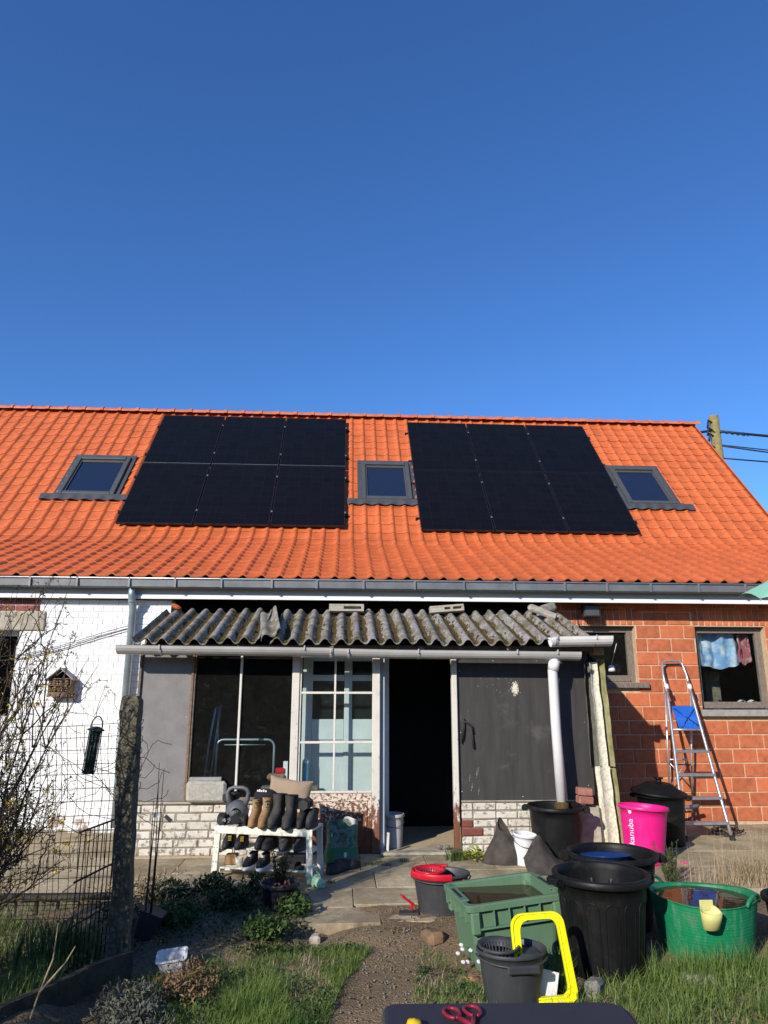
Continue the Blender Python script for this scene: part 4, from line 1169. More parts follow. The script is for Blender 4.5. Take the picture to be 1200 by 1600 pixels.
def ring(cx, cy, z, hw, hl_f, hl_b, n=20, tilt=0.0, p=2.4):
    """super-ellipse ring; toe (front) toward -y"""
    out = []
    for k in range(n):
        a = 2*PI*k/n; c_, s = math.cos(a), math.sin(a)
        rx = abs(c_)**(2/p)*(1 if c_ >= 0 else -1); ry = abs(s)**(2/p)*(1 if s >= 0 else -1)
        y = ry*(hl_b if s >= 0 else hl_f)
        out.append((cx + rx*hw, cy + y, z + tilt*y))
    return out
def shoe_meshes(hgt, w=0.048, L=0.29, style='boot'):
    up = MB(); sole = MB(); inn = MB()
    hf = L*0.62; hb = L*0.38
    sole.loft([ring(0,0,0.0,w*0.96,hf*0.97,hb*0.97), ring(0,0,0.008,w*1.02,hf,hb), ring(0,0,0.026,w*1.02,hf,hb), ring(0,0,0.030,w*0.94,hf*0.97,hb*0.96)])
    if style == 'boot':
        rings = [ring(0,0,0.028,w*0.97,hf*0.98,hb*0.97), ring(0,0,0.055,w*0.97,hf*0.97,hb*0.97), ring(0,0.004,0.080,w*0.90,hf*0.88,hb*0.93), ring(0,0.02,0.105,w*0.82,hf*0.66,hb*0.80), ring(0,0.035,0.13,w*0.80,hf*0.50,hb*0.68),
                 ring(0,0.04,hgt*0.70,w*0.86,hf*0.42,hb*0.66), ring(0,0.04,hgt*0.86,w*0.95,hf*0.44,hb*0.70), ring(0,0.04,hgt,w*1.02,hf*0.47,hb*0.74,tilt=-0.10)]
        up.loft(rings, caps=False)
        inn.loft([ring(0,0.04,hgt-0.001,w*1.01,hf*0.465,hb*0.73,tilt=-0.10), ring(0,0.04,hgt+0.004,w*0.93,hf*0.42,hb*0.66,tilt=-0.10), ring(0,0.04,hgt*0.8,w*0.78,hf*0.34,hb*0.52), ring(0,0.04,hgt*0.55,w*0.6,hf*0.3,hb*0.45)], caps=True)
    else:
        rings = [ring(0,0,0.028,w*0.97,hf*0.98,hb*0.97), ring(0,0,0.045,w*0.97,hf*0.95,hb*0.97), ring(0,0.006,0.065,w*0.88,hf*0.78,hb*0.90), ring(0,0.02,0.085,w*0.80,hf*0.52,hb*0.78), ring(0,0.035,hgt,w*0.74,hf*0.30,hb*0.64,tilt=0.10)]
        up.loft(rings, caps=False)
        inn.loft([ring(0,0.035,hgt,w*0.73,hf*0.29,hb*0.63,tilt=0.1), ring(0,0.035,hgt+0.003,w*0.66,hf*0.25,hb*0.56,tilt=0.1), ring(0,0.035,hgt*0.6,w*0.55,hf*0.2,hb*0.45)], caps=True)
    return up, sole, inn
def shoe(name, label, x, y, z, rz, hgt, mat, solemat, w=0.048, L=0.29, style='boot', laces=None, accent=None, group=None, crease=0.006, lean=0.0, cat='boot', onbench=True):
    p = onb(x, y, z) if onbench else Vector((x, y, z))
    s = thing(name, label, cat, p, (R(-14.5) if onbench else 0) + rz, group)
    s.rotation_euler = (0, lean, s.rotation_euler[2])
    up, sole, inn = shoe_meshes(hgt, w, L, style)
    if crease: up.jit(crease, 18, x*10+y)
    u = up.build('upper', mat, s); sole.build('sole', solemat, s); inn.build('lining', M['cloth'], s)
    if laces:
        lb = MB()
        n = 6
        for k in range(n):
            f_ = k/(n-1); zz = 0.085 + (hgt*0.93-0.085)*f_
            if style != 'boot': zz = 0.058 + (hgt-0.062)*f_
            # front of the shaft/instep
            yf = -L*0.62*(0.90 if zz < 0.07 else (0.90-(zz-0.07)*7.0 if zz < 0.125 else 0.50)) + (0.03 if zz > 0.1 else 0)
            yf = max(yf, -L*0.62*0.47+0.035 - 0.012)
            ww = w*0.42
            lb.tube([(-ww,yf+0.012,zz+0.006),(0,yf-0.004,zz),(ww,yf+0.012,zz+0.006)], 0.0032, 5)
            lb.tube([(-ww,yf+0.010,zz+0.02),(0,yf-0.004,zz+0.008),(ww,yf+0.012,zz-0.004)], 0.0030, 5)
        lb.tube([(0.0,-L*0.2,hgt*0.86),(0.02,-L*0.27,hgt*0.78),(0.012,-L*0.28,hgt*0.66)], 0.0028, 5)
        lb.build('lace', laces, s)
    if accent:
        ab = MB()
        for k in range(3):
            zz = 0.062+k*0.011; yf = -L*0.45 + k*0.022
            ab.bbox(-w*0.35, w*0.25, yf-0.012, yf-0.002, zz, zz+0.005, 0.001)
        ab.xf(RZ(0.25)); ab.build('accent', accent, s)
    return s
shoe('boot','tan suede lace-up boot, left one of the pair',-0.115,-0.015,BZ,0.10,0.195,M['tan'],M['tansole'],0.044,0.27,laces=M['lace'],crease=0.003)
shoe('boot','tan suede lace-up boot, right one of the pair',-0.012,-0.035,BZ,0.05,0.215,M['tan'],M['tansole'],0.047,0.28,laces=M['lace'],crease=0.003)
shoe('boot','tall black boot beside the tan boots on the bench',0.085,-0.035,BZ,-0.06,0.245,M['bootdust'],M['rubber'],0.052,0.29,crease=0.009)
shoe('boot','tall dusty black boot, right of its pair, toe over the bench edge',0.20,-0.05,BZ,0.08,0.24,M['bootdust'],M['rubber'],0.052,0.29,crease=0.010)
shoe('shoe','small dark leather ankle boot near the right end of the bench top',0.305,-0.01,BZ,0.02,0.125,M['bootdust'],M['rubber'],0.040,0.25,crease=0.004)
shoe('shoe','small dark leather ankle boot at the far right end of the bench top',0.385,-0.01,BZ,0.02,0.13,M['bootdust'],M['rubber'],0.040,0.25,crease=0.004)
# middle shelf
shoe('shoe','black sports shoe with yellow marks, left on the middle shelf',-0.33,-0.03,0.236,0.12,0.105,M['bootblack'],M['rubber'],0.046,0.28,'low',accent=M['yelbits'],crease=0.004,cat='shoe')
shoe('shoe','black sports shoe with yellow marks, second on the middle shelf',-0.215,-0.04,0.236,0.10,0.105,M['bootblack'],M['rubber'],0.046,0.28,'low',accent=M['yelbits'],crease=0.004,cat='shoe')
shoe('shoe','small black shoe in the shade at the middle of the shelf',-0.045,-0.03,0.236,0.0,0.085,M['bootblack'],M['rubber'],0.038,0.22,'low',crease=0.003,cat='shoe')
shoe('shoe','black ankle shoe right of the middle of the shelf',0.04,-0.035,0.236,-0.05,0.12,M['bootblack'],M['rubber'],0.05,0.27,'low',crease=0.004,cat='shoe')
shoe('boot','dusty grey boot heel-out on the middle shelf',0.165,-0.03,0.236,0.1,0.13,M['bootdust'],M['rubber'],0.048,0.26,'low',crease=0.004)
shoe('boot','grey boot at the right end of the middle shelf',0.305,-0.03,0.236,-0.05,0.125,M['bootdust'],M['greyplastic'],0.042,0.26,'low',crease=0.003)
# bottom shelf
shoe('sneaker','black sneaker with white sole, left on the bottom shelf',-0.12,-0.06,0.086,0.0,0.10,M['cloth'],M['whiteplastic'],0.044,0.27,'low',laces=M['whiteplastic'],crease=0.002,cat='sneaker')
shoe('sneaker','black sneaker with white sole, right on the bottom shelf',-0.005,-0.075,0.086,0.06,0.10,M['cloth'],M['whiteplastic'],0.044,0.27,'low',laces=M['whiteplastic'],crease=0.002,cat='sneaker')
cp = MB().lathe([(0,0),(0.026,0),(0.032,0.07),(0.030,0.07),(0.025,0.006),(0,0.006)],20); o = cp.build('cup', M['benchpaint']); o.location = onb(-0.225,-0.07,0.087); tag(o,'small cream cup on the bottom bench shelf','cup')
o = MB().bbox(-0.05,0.05,-0.06,0.06,0,0.075,0.006).build('wooden_box', M['tan']); o.location = onb(-0.32,0.0,0.087); tag(o,'small wooden box at the left end of the bottom shelf','box')
def flipflop(label, x, y, z, rz, mat):
    s = thing('slipper', label, 'slipper', onb(x,y,z), R(-14.5)+rz)
    MB().loft([ring(0,0,0,0.042,0.15,0.11), ring(0,0,0.012,0.046,0.155,0.115), ring(0,0,0.022,0.043,0.15,0.11)]).build('sole', mat, s)
    MB().grid(lambda u,v:(0.046*math.cos(PI*u)*-1, -0.09+0.075*v, 0.02+0.035*math.sin(PI*u)), 10, 3).build('strap', mat, s)
flipflop('olive slipper lying on the bottom shelf behind the pot plant', 0.20, -0.03, 0.086, 1.2, M['bootdust'])

# kettlebell
kb = thing('kettlebell', 'grey kettlebell marked 10 with one raised handle on the bench', 'kettlebell', onb(-0.30, 0.02, BZ+0.085), R(-8))
b = MB(); prof = [(0.0,-0.085)] + [(0.098*math.cos(a), 0.098*math.sin(a)) for a in np.linspace(-1.05, 1.40, 16)] + [(0.0,0.097)]
prof[1] = (0.055, -0.085)
b.lathe(prof, 32); kbb = b.build('bell', M['iron'], kb)
h = MB(); pts = [(-0.062,0,0.055),(-0.085,0,0.11),(-0.092,0,0.155),(-0.075,0,0.185),(-0.04,0,0.198),(0.04,0,0.198),(0.075,0,0.185),(0.092,0,0.155),(0.085,0,0.11),(0.062,0,0.055)]
h.tube(pts, [0.026,0.021,0.018,0.017,0.0165,0.0165,0.017,0.018,0.021,0.026], 14); h.build('handle', M['iron'], kb)
MB().lathe([(0.0,0.0),(0.036,0.0),(0.036,0.002)],24).xf(T(0.012,-0.094,0.012)@RX(PI/2)).build('badge', M['rubber'], kb)
def text_mesh(body, size, name='text'):
    cu = bpy.data.curves.new(name, 'FONT'); cu.body = body; cu.size = size; cu.align_x = 'CENTER'; cu.align_y = 'CENTER'; cu.extrude = 0.0008; cu.resolution_u = 3
    o = bpy.data.objects.new(name, cu); col.objects.link(o)
    dg = bpy.context.evaluated_depsgraph_get(); dg.update()
    me = bpy.data.meshes.new_from_object(o.evaluated_get(dg))
    bpy.data.objects.remove(o); me.materials.clear()
    return me
def text_part(body, size, mat, parent, Mx, name='lettering', bend=None):
    me = text_mesh(body, size)
    if bend: bend(me)
    me.transform(Mx); me.materials.append(mat)
    return link(me, name, parent)
text_part('10', 0.05, M['iron'], kb, T(0.012,-0.0975,0.012)@RX(PI/2))
# dumbbells
def dumbbell(label, p, rz, L=0.17, r_=0.052, rx=0.0, text=None):
    d = thing('dumbbell', label, 'dumbbell', p, rz)
    for sx in (-1, 1):
        hx = MB(); poly = [(r_*math.cos(PI/6+k*PI/3), r_*math.sin(PI/6+k*PI/3)) for k in range(6)]
        x0, x1 = (L/2-0.065, L/2) if sx > 0 else (-L/2, -L/2+0.065)
        rr = [[(x0, a*0.88, c_*0.88) for a, c_ in poly],[(x0+0.008, a, c_) for a, c_ in poly],[(x1-0.008, a, c_) for a, c_ in poly],[(x1, a*0.88, c_*0.88) for a, c_ in poly]]
        hx.loft(rr, smooth=False); hx.build('head', M['rubber'], d)
    MB().tube([(-L/2+0.06,0,0),(0,0,0),(L/2-0.06,0,0)], [0.013,0.016,0.013], 12).build('handle', M['steel'], d)
    if text: text_part(text, 0.03, M['text_white'], d, T(-L/2+0.066,-r_*0.88-0.001,0.0)@RX(PI/2))
    return d
dumbbell('black hex dumbbell with white marking in front of the kettlebell', onb(-0.285,-0.105,BZ+0.046), R(-14), 0.25, 0.053, text='15')
d_ = dumbbell('black hex dumbbell standing end-on among the boots', onb(0.325,-0.02,BZ+0.175), R(-14.5)+PI/2, 0.16, 0.05)
dumbbell('dark hex dumbbell head poking out left of the kettlebell', onb(-0.395,0.10,BZ+0.195), R(60), 0.16, 0.042)
tag(MB().bbox(-0.01,0.06,-0.03,0.05,0,0.11,0.01).xf(BM@T(0.29,0.06,BZ)).build('support_box', M['bootdust']), 'dark box under the end-on dumbbell on the bench', 'box')
tag(MB().bbox(-0.05,0.03,-0.04,0.05,0,0.15,0.01).xf(BM@T(-0.38,0.10,BZ)).build('gym_box', M['greyplastic']), 'grey box behind the kettlebell at the left bench end', 'box')
# cap and cloth
cap = thing('cap', 'black cap with white print lying over the boots', 'cap', onb(-0.075, 0.10, BZ+0.20), R(-25))
MB().grid(lambda u,v:(0.10*math.cos(2*PI*u)*math.cos(PI/2*v)*1.05, 0.085*math.sin(2*PI*u)*math.cos(PI/2*v), 0.075*math.sin(PI/2*v)), 28, 8).jit(0.012,12,2).build('crown', M['cloth'], cap)
def brim(u, v):
    a = PI*(0.05+0.9*u)+PI; r_ = 0.088+0.075*v*math.sin(PI*u)
    return (r_*math.cos(a)*1.05, r_*math.sin(a)*0.95, -0.004-0.025*v*abs(math.cos(PI*u))+0.004)
MB().grid(brim, 16, 4).grid(lambda u,v: tuple(np.array(brim(u,v))-np.array((0,0,0.004))), 16, 4, True, True).build('brim', M['cloth'], cap)
for k in range(5):
    MB().bbox(-0.05+k*0.02, -0.036+k*0.02, -0.073+0.003*abs(k-2), -0.066, 0.052, 0.066+0.006*(k%2), 0.001).build('print', M['text_white'], cap)
cl = MB().grid(lambda u,v:((u-0.5)*0.13, (v-0.5)*0.10, 0.03*math.exp(-((u-.5)**2+(v-.5)**2)*6)), 14, 12).jit(0.018,16,5)
o = cl.build('glove', M['cloth']); o.location = onb(-0.225,-0.13,BZ+0.055); o.rotation_euler = (0.6,0,0.3); tag(o,'crumpled black cloth over the dumbbell','cloth')
o = MB().grid(lambda u,v:((u-0.5)*0.09, (v-0.5)*0.08, 0.04*math.exp(-((u-.5)**2+(v-.5)**2)*5)), 12, 10).jit(0.016,20,8).build('white_rag', M['whiteplastic']); o.location = onb(-0.175,0.06,BZ+0.07); o.rotation_euler=(0.7,0,0); tag(o,'small white rag between the kettlebell and tan boots','rag')
# pillow
def pil(u, v, s):
    a, c_ = 2*u-1, 2*v-1
    e = (max(0,1-abs(a)**3.0)*max(0,1-abs(c_)**3.0))**0.5
    pin = 1-0.10*(1-abs(a)**2)*abs(c_) 
    return (a*0.195*(1-0.07*(1-c_*c_)), s*0.062*e, c_*0.128*(1-0.13*(1-a*a)))
pb = MB().grid(lambda u,v: pil(u,v,-1), 28, 20).grid(lambda u,v: pil(u,v,1), 28, 20, True, True)
pb.v = [(x, y - 0.008*math.sin(9*x+4*z)*math.exp(-(x-0.02)**2*90)*(1 if y < 0 else 0), z) for x,y,z in pb.v]
pb.jit(0.006, 14, 1)
o = pb.build('pillow', M['pillow']); o.location = onb(0.11,0.19,BZ+0.225); o.rotation_euler=(R(-12),R(6),R(-10)); tag(o,'beige linen pillow leaning behind the boots on the bench','pillow')

# compost bag, clogs and shoe on the ground
bag = thing('compost_bag', 'green plastic compost bag leaning on the rusty panel', 'bag', (0.03, 6.98, 0.0), R(-4))
def bagp(u, v, s):
    a = 2*u-1; w = 0.150*(1-0.10*v**3) + 0.006*math.sin(v*9); bul = (1-abs(a)**2.5)**0.5*(0.075*(1-v*0.75)+0.004)
    return (a*w, s*bul + 0.10*v + 0.012*math.sin(7*a+v*5)*(1-abs(a)), 0.004 + 0.345*v + 0.012*math.sin(2.2*a+1)*v*v)
def bagpart(v0, v1, nm, mt): MB().grid(lambda u,v: bagp(u,v0+(v1-v0)*v,-1), 24, 10).grid(lambda u,v: bagp(u,v0+(v1-v0)*v,1), 24, 10, True, True).jit(0.005,15,4).build(nm, mt, bag)
bagpart(0.0,0.36,'lower_film',M['baggreen']); bagpart(0.36,1.0,'printed_film',M['bagprint'])
MB().grid(lambda u,v: (0.02+0.11*u, 0.085+0.01*math.sin(6*u)-0.012, 0.30+0.065*v+0.012*math.sin(5*u)), 10, 5).jit(0.012,22,3).build('torn_flap', M['greywhite'], bag)
MB().bbox(0.03,0.055,-0.078,-0.070,0.06,0.10,0.001).build('label_print', M['text_white'], bag)
s = thing('clog', 'pale green foam clog on the paving by the bench leg', 'clog', (-0.175, 6.23, 0.0), R(30))
MB().loft([ring(0,0,0,0.040,0.125,0.10), ring(0,0,0.012,0.046,0.135,0.105), ring(0,0,0.026,0.045,0.132,0.104), ring(0,0.0,0.034,0.040,0.125,0.098)]).build('sole', M['clog'], s)
MB().grid(lambda u,v:((0.046-0.018*(1-v)**2)*-math.cos(PI*u)*(1 if v>0.05 else 0.8), -0.128+0.115*v, 0.026+(0.014+0.046*v)*math.sin(PI*u)), 14, 8).build('toe_cap', M['clog'], s)
MB().tube([(-0.046,-0.01,0.045),(-0.05,0.05,0.075),(-0.035,0.10,0.09),(0,0.118,0.093),(0.035,0.10,0.09),(0.05,0.05,0.075),(0.046,-0.01,0.045)], 0.007, 6).build('heel_strap', M['clog'], s)
shoe('shoe','dark muddy shoe lying on the paving beside the green bag',-0.02,6.62,0.0,R(140),0.075,M['bootdust'],M['rubber'],0.042,0.28,'low',cat='shoe',onbench=False,crease=0.008)
shoe('shoe','dark muddy shoe half hidden in the shade behind its pair',0.06,6.72,0.0,R(125),0.075,M['bootdust'],M['rubber'],0.042,0.28,'low',cat='shoe',onbench=False,crease=0.008)

# perforated bricks and rubble on the corrugated roof
def roofz(y): return 1.965+0.035+(y-7.1)*(0.42/1.26)
def holed_brick(label, x, y, w, h, holes, rot, mat):
    b = MB(); d = 0.10; s = w/ (2*holes+1)
    t_ = h*0.30
    b.bbox(-w/2, w/2, 0, d, 0, t_, 0.004); b.bbox(-w/2, w/2, 0, d, h-t_, h, 0.004)
    n = holes; xx = -w/2; solid = (w - n*w*0.22)/(n+1)
    ed = [(-w/2, -w/2+w*0.42), (w/2-0.03, w/2)] if n == 1 else [(-w/2,-w/2+w*0.42),(-w/2+w*0.60,-w/2+w*0.68),(w/2-0.03,w/2)]
    for a, c_ in ed: b.box(a+0.0005, c_-0.0005, 0.001, d-0.001, t_, h-t_)
    b.box(-w/2+0.01, w/2-0.01, d*0.6, d*0.62, t_, h-t_)
    b.jit(0.004, 20, x); b.xf(T(x, y, roofz(y)+0.03) @ RY(rot) @ RX(-0.15))
    tag(b.build('perforated_brick', mat), label, 'brick')
holed_brick('cream perforated brick with one slot on the corrugated roof, left one', 0.055, 8.16, 0.40, 0.085, 1, 0.0, M['concrete'])
holed_brick('cream perforated brick with two slots on the corrugated roof, right one', 1.22, 8.18, 0.40, 0.08, 2, -0.08, M['concrete'])
for (x, y, sx, sz, rot, mt, lab) in [(-1.88,8.2,0.05,0.035,0.3,'tile','small orange tile shard on the left end of the corrugated roof'),(2.28,8.05,0.17,0.05,0.35,'concrete','pale broken stone on the right of the corrugated roof'),(2.42,8.22,0.10,0.06,-0.3,'stone','grey rubble stone beside the pale one on the roof')]:
    b = MB().bbox(-sx, sx, -0.05, 0.05, 0, sz*1.6, 0.02).jit(0.02, 12, x); b.xf(T(x, y, roofz(y)+0.025)@RY(rot)); tag(b.build('rubble', M[mt]), lab, 'stone')

# things fixed to the walls
fl = thing('floodlight', 'grey floodlight on the red brick wall above the lean-to', 'floodlight', (3.05, 8.62, 2.36))
MB().bbox(-0.10,0.10,-0.10,0.02,0.015,0.165,0.012).build('housing', M['greyplastic'], fl)
MB().bbox(-0.085,0.085,-0.106,-0.1005,0.03,0.145,0.002).build('lens', M['skyframe'], fl)
MB().bbox(-0.03,0.03,-0.06,0.0,0.166,0.18,0.004).build('junction_box', M['greyplastic'], fl)
MB().tube([(-0.06,-0.03,0.02),(-0.05,-0.02,-0.05),(-0.01,0.0,-0.10),(-0.06,0.05,-0.12),(-0.13,0.07,-0.06),(-0.14,0.07,0.06)], 0.006, 6).build('cable', M['cable'], fl)
wl = thing('hanging_switch', 'small white pull switch hanging under the white gutter corner', 'pull switch', (2.79, 7.35, 1.70))
MB().tube([(0,0,0.06),(-0.005,-0.2,0.27)], 0.003, 5).build('cord', M['whiteplastic'], wl)
MB().lathe([(0,0),(0.035,0.0),(0.036,0.02),(0.024,0.06),(0.0,0.062)],16).build('body', M['whiteplastic'], wl)
c1 = MB()
c1.tube([(-2.44,8.47,2.20),(-2.8,8.475,2.09),(-3.2,8.48,1.955),(-3.6,8.48,1.86),(-4.2,8.48,1.78)], 0.0055, 6)
tag(c1.build('wall_cable', M['cable']), 'lower black cable running slantwise over the white wall', 'cable')
c1 = MB(); c1.tube([(-2.44,8.47,2.235),(-2.8,8.475,2.13),(-3.2,8.48,2.0),(-3.6,8.48,1.90),(-4.2,8.48,1.83)], 0.004, 6)
tag(c1.build('wall_cable', M['cable']), 'upper thinner cable slanting over the white wall', 'cable')
# insect hotel
ih = thing('insect_hotel', 'small wooden insect hotel with pitched roof on the white wall', 'insect hotel', (-3.14, 8.49, 1.43))
hw, hd = 0.125, 0.11
b = MB(); b.bbox(-hw,-hw+0.012,-hd,0,0.012,0.20,0.002); b.bbox(hw-0.012,hw,-hd,0,0.012,0.20,0.002); b.bbox(-hw,hw,-hd,0,0,0.0115,0.002); b.bbox(-hw+0.0125,hw-0.0125,-0.012,0,0.012,0.20,0.001)
b.bbox(-hw+0.0125,hw-0.0125,-hd,-0.0125,0.118,0.126,0.001); b.bbox(-hw+0.0125,hw-0.0125,-hd,-0.0125,0.192,0.2,0.001); b.bbox(-hw+0.0125,hw-0.0125,-hd-0.002,-hd+0.01,0.012,0.05,0.001)
b.build('case', M['brownwood'], ih)
for sx in (-1, 1):
    ra = MB().bbox(-0.006, 0.205, -hd-0.035, 0.0, 0.0, 0.012, 0.002)
    Mx = T(0,0,0.305) @ RY(R(40)) if sx > 0 else T(0,0,0.303) @ Matrix.Scale(-1,4,(1,0,0)) @ RY(R(40))
    ra.xf(Mx); 
    if sx < 0: ra.f = [q[::-1] for q in ra.f]
    ra.build('roof_board', M['bluestone'], ih)
MB().prism([(-hw+0.013,0.201),(hw-0.013,0.201),(0,0.29)],-0.03,-0.02).build('gable_back', M['dark'], ih)
for row, (z0, z1) in enumerate(((0.052,0.117),(0.127,0.191))):
    x = -hw+0.02
    while x < hw-0.02:
        r_ = random.uniform(0.009, 0.016); zz = z0+r_
        while zz < z1-0.004:
            MB().tube([(x,-hd+random.uniform(0,0.02),zz),(x,-0.02,zz)], r_*0.95, 8).build('reed', random.choice([M['tan'],M['brownwood'],M['rawwood']]), ih); zz += 2*r_
        x += 2*r_
# washing bag behind the big window
def curt(u, v, x0, x1, zlo): return (x0+(x1-x0)*u, 8.93-0.035*math.sin(9*u+2*v)-0.02*math.sin(23*u), zlo-0.05*math.sin(PI*u)*(1-v)+(2.27-zlo)*v)
o = MB().grid(lambda u,v: curt(u,v,4.47,5.06,1.83), 40, 14).jit(0.022,9,3).build('curtain', simple('pale_blue_fabric',(0.17,0.30,0.50),(0.52,0.56,0.60),9,0.85,lo=0.38,hi=0.58)); tag(o,'blue and white crumpled fabric drawn up behind the big window','curtain')
o = MB().grid(lambda u,v: curt(u,v,5.04,5.22,1.87), 14, 12).jit(0.022,9,6).build('curtain', simple('dull_pink_fabric',(0.30,0.07,0.09),(0.45,0.36,0.30),12,0.85,lo=0.3,hi=0.5)); tag(o,'dull red fabric at the right behind the big window','curtain')
for (x, lab) in ((4.66,'small crumpled paper on the left of the big window sill'),(4.98,'crumpled white paper near the right of the big window sill'),(5.12,'crumpled white paper at the right end of the big window sill')):
    o = MB().grid(lambda u,v:(x+0.11*u, 8.92+0.06*v, 1.36+0.03*math.sin(PI*u)), 8, 4).jit(0.02,20,x).build('paper', M['whiteplastic']); tag(o, lab, 'paper')
o = MB().bbox(4.80,5.0,9.35,9.5,0.9,1.75,0.01).build('shelf_unit', M['rawwood']); tag(o,'dim cupboard seen deep behind the big window','cupboard')

# ================================================================== BUCKETS, BINS, LADDER
def bin_round(name, label, x, y, z0, h, rt, rb, mat, rim=0.022, ribs=0, wall=0.008, handles=None, group=None, cat='bin', tilt=(0,0), water=None, wmat=None, seg=48, flutes=None, rimh=0.035):
    o = thing(name, label, cat, (x, y, z0), 0, group); o.rotation_euler = (tilt[0], tilt[1], 0)
    def rad(z): return rb + (rt-rb)*z/h
    b = MB()
    b.lathe([(0,0.004),(rb*0.97,0.0),(rb,0.006)] + [(rad(z), z) for z in np.linspace(0.03, h-rimh, 8)] + [(rt+rim*0.9, h-rimh),(rt+rim, h-rimh+0.006),(rt+rim, h-0.006),(rt+rim*0.7, h),(rt, h),(rt-wall, h-0.008)] + [(rad(z)-wall, z) for z in np.linspace(h-rimh, 0.02, 8)] + [(0, 0.016)], seg)
    if flutes:
        n, depth, za, zb, sh = flutes
        for i, (vx, vy, vz) in enumerate(b.v):
            if za < vz < zb:
                a = math.atan2(vy, vx); k = (math.cos(a*n+sh)); rr = 1 - depth*max(0.0, min(1.0, (k-0.1)*5))
                b.v[i] = (vx*rr, vy*rr, vz)
    b.build('body', mat, o)
    if handles:
        for a in handles:
            hb = MB(); c_, s = math.cos(a), math.sin(a)
            hb.bbox(rt+rim*0.5, rt+rim+0.035, -0.055, -0.035, h-0.055, h-0.012, 0.004); hb.bbox(rt+rim*0.5, rt+rim+0.035, 0.035, 0.055, h-0.055, h-0.012, 0.004); hb.bbox(rt+rim+0.02, rt+rim+0.045, -0.055, 0.055, h-0.050, h-0.018, 0.006)
            hb.xf(RZ(a)); hb.build('handle', mat, o)
    if water:
        MB().disc(rad(water)-wall-0.001, water, seg).build('water', wmat, o)
    return o
# bin under the downpipe
bin_round('water_bin','black bin brim full of water under the white downpipe',2.02,6.98,0.0,0.475,0.245,0.215,M['blackplastic'],0.02,handles=(R(160),R(-20)),water=0.40,wmat=M['water'],flutes=(30,0.010,0.05,0.40,0))
tag(MB().lathe([(0.048,0.0),(0.062,0.02),(0.066,0.06),(0.060,0.10),(0.050,0.11)],18).jit(0.012,30,2).xf(T(2.095,7.03,0.385)).build('algae_strainer', M['moss']),'mossy strainer collar on the downpipe end in the water bin','strainer')
# pink bin with lettering
PK = dict(h=0.48, rt=0.213, rb=0.165)
pk = bin_round('pink_bin','hot pink plastic bin with white lettering kanuba',2.78,6.86,0.0,PK['h'],PK['rt'],PK['rb'],M['pink'],0.013,tilt=(R(-1.5),R(3.5)),rimh=0.028)
def bendfn(me):
    # text laid along +x (reading upward), y across; wrap on the cone at angle A0
    A0 = R(-146)
    for v in me.vertices:
        zz = 0.265 + v.co.x; rr = PK['rb'] + (PK['rt']-PK['rb'])*zz/PK['h'] + 0.0012 + v.co.z
        a = A0 - v.co.y/rr
        v.co = (rr*math.cos(a), rr*math.sin(a), zz)
def text_bent(body, size, mat, parent, fn):
    me = text_mesh(body, size); fn(me); me.materials.append(mat); return link(me, 'lettering', parent)
text_bent('kanuba', 0.078, M['text_white'], pk, bendfn)
pw = MB()
for (dx, dy, r_) in ((0.0,0.0,0.016),(0.022,-0.02,0.008),(0.028,-0.006,0.008),(0.028,0.009,0.008),(0.020,0.022,0.008)):
    pw.add([(0.165+dx*1.0+r_*math.cos(k*PI/5), dy+r_*math.sin(k*PI/5), 0.0) for k in range(10)], [tuple(range(10))])
pm = pw.mesh('paw_mark'); 
for v in pm.vertices:
    pass
bendfn(pm); pm.materials.append(M['text_white']); link(pm, 'paw_mark', pk)
# lidded bin by the ladder
lb = bin_round('lidded_bin','black bin with domed lid standing by the ladder',3.30,7.60,0.0,0.49,0.235,0.195,M['blackplastic'],0.02,flutes=(30,0.010,0.05,0.42,0),handles=(R(-35),R(145)))
b = MB().lathe([(0.275,0.0),(0.278,0.012),(0.270,0.022),(0.20,0.05),(0.15,0.085),(0.12,0.10),(0.05,0.108),(0.03,0.11),(0.026,0.135),(0.045,0.142),(0.045,0.155),(0.0,0.158)],36)
b.xf(T(-0.02,-0.01,0.488)@RX(R(3))@RY(R(3))); b.build('lid', M['blackplastic'], lb)
# big empty bin in front
zb = -0.06
fl_ = (12,0.022,0.10,0.36,0.4)
bg_ = bin_round('big_bin','large empty black bin with upright ribs in front of the green tub',1.55,4.50,zb,0.535,0.258,0.205,M['blackplastic'],0.024,handles=(R(192),R(12)),seg=96,rimh=0.04)
for k in range(14):
    a0 = 2*PI*k/14 + 0.1; hw_a = 0.155
    def sp_(a, z):
        r_ = 0.205 + (0.258-0.205)*z/0.535 + 0.001; return (r_*math.cos(a), r_*math.sin(a), z)
    pts = [sp_(a0-hw_a, z) for z in (0.04,0.15,0.27,0.37)] + [sp_(a0+hw_a*math.sin(q), 0.385+0.035*math.cos(q)) for q in np.linspace(-1.2,1.2,7)] + [sp_(a0+hw_a, z) for z in (0.37,0.27,0.15,0.04)]
    MB().tube(pts, 0.0035, 5).build('moulded_arch', M['blackplastic'], bg_)
    r_i = 0.258*0.955
    MB().grid(lambda u,v: ((r_i-0.012*math.sin(PI*u)*math.sin(PI*v)-0.004)*math.cos(a0+(u-0.5)*0.14), (r_i-0.012*math.sin(PI*u)*math.sin(PI*v)-0.004)*math.sin(a0+(u-0.5)*0.14), 0.38+0.07*v), 6, 6).build('inner_boss', M['blackplastic'], bg_)
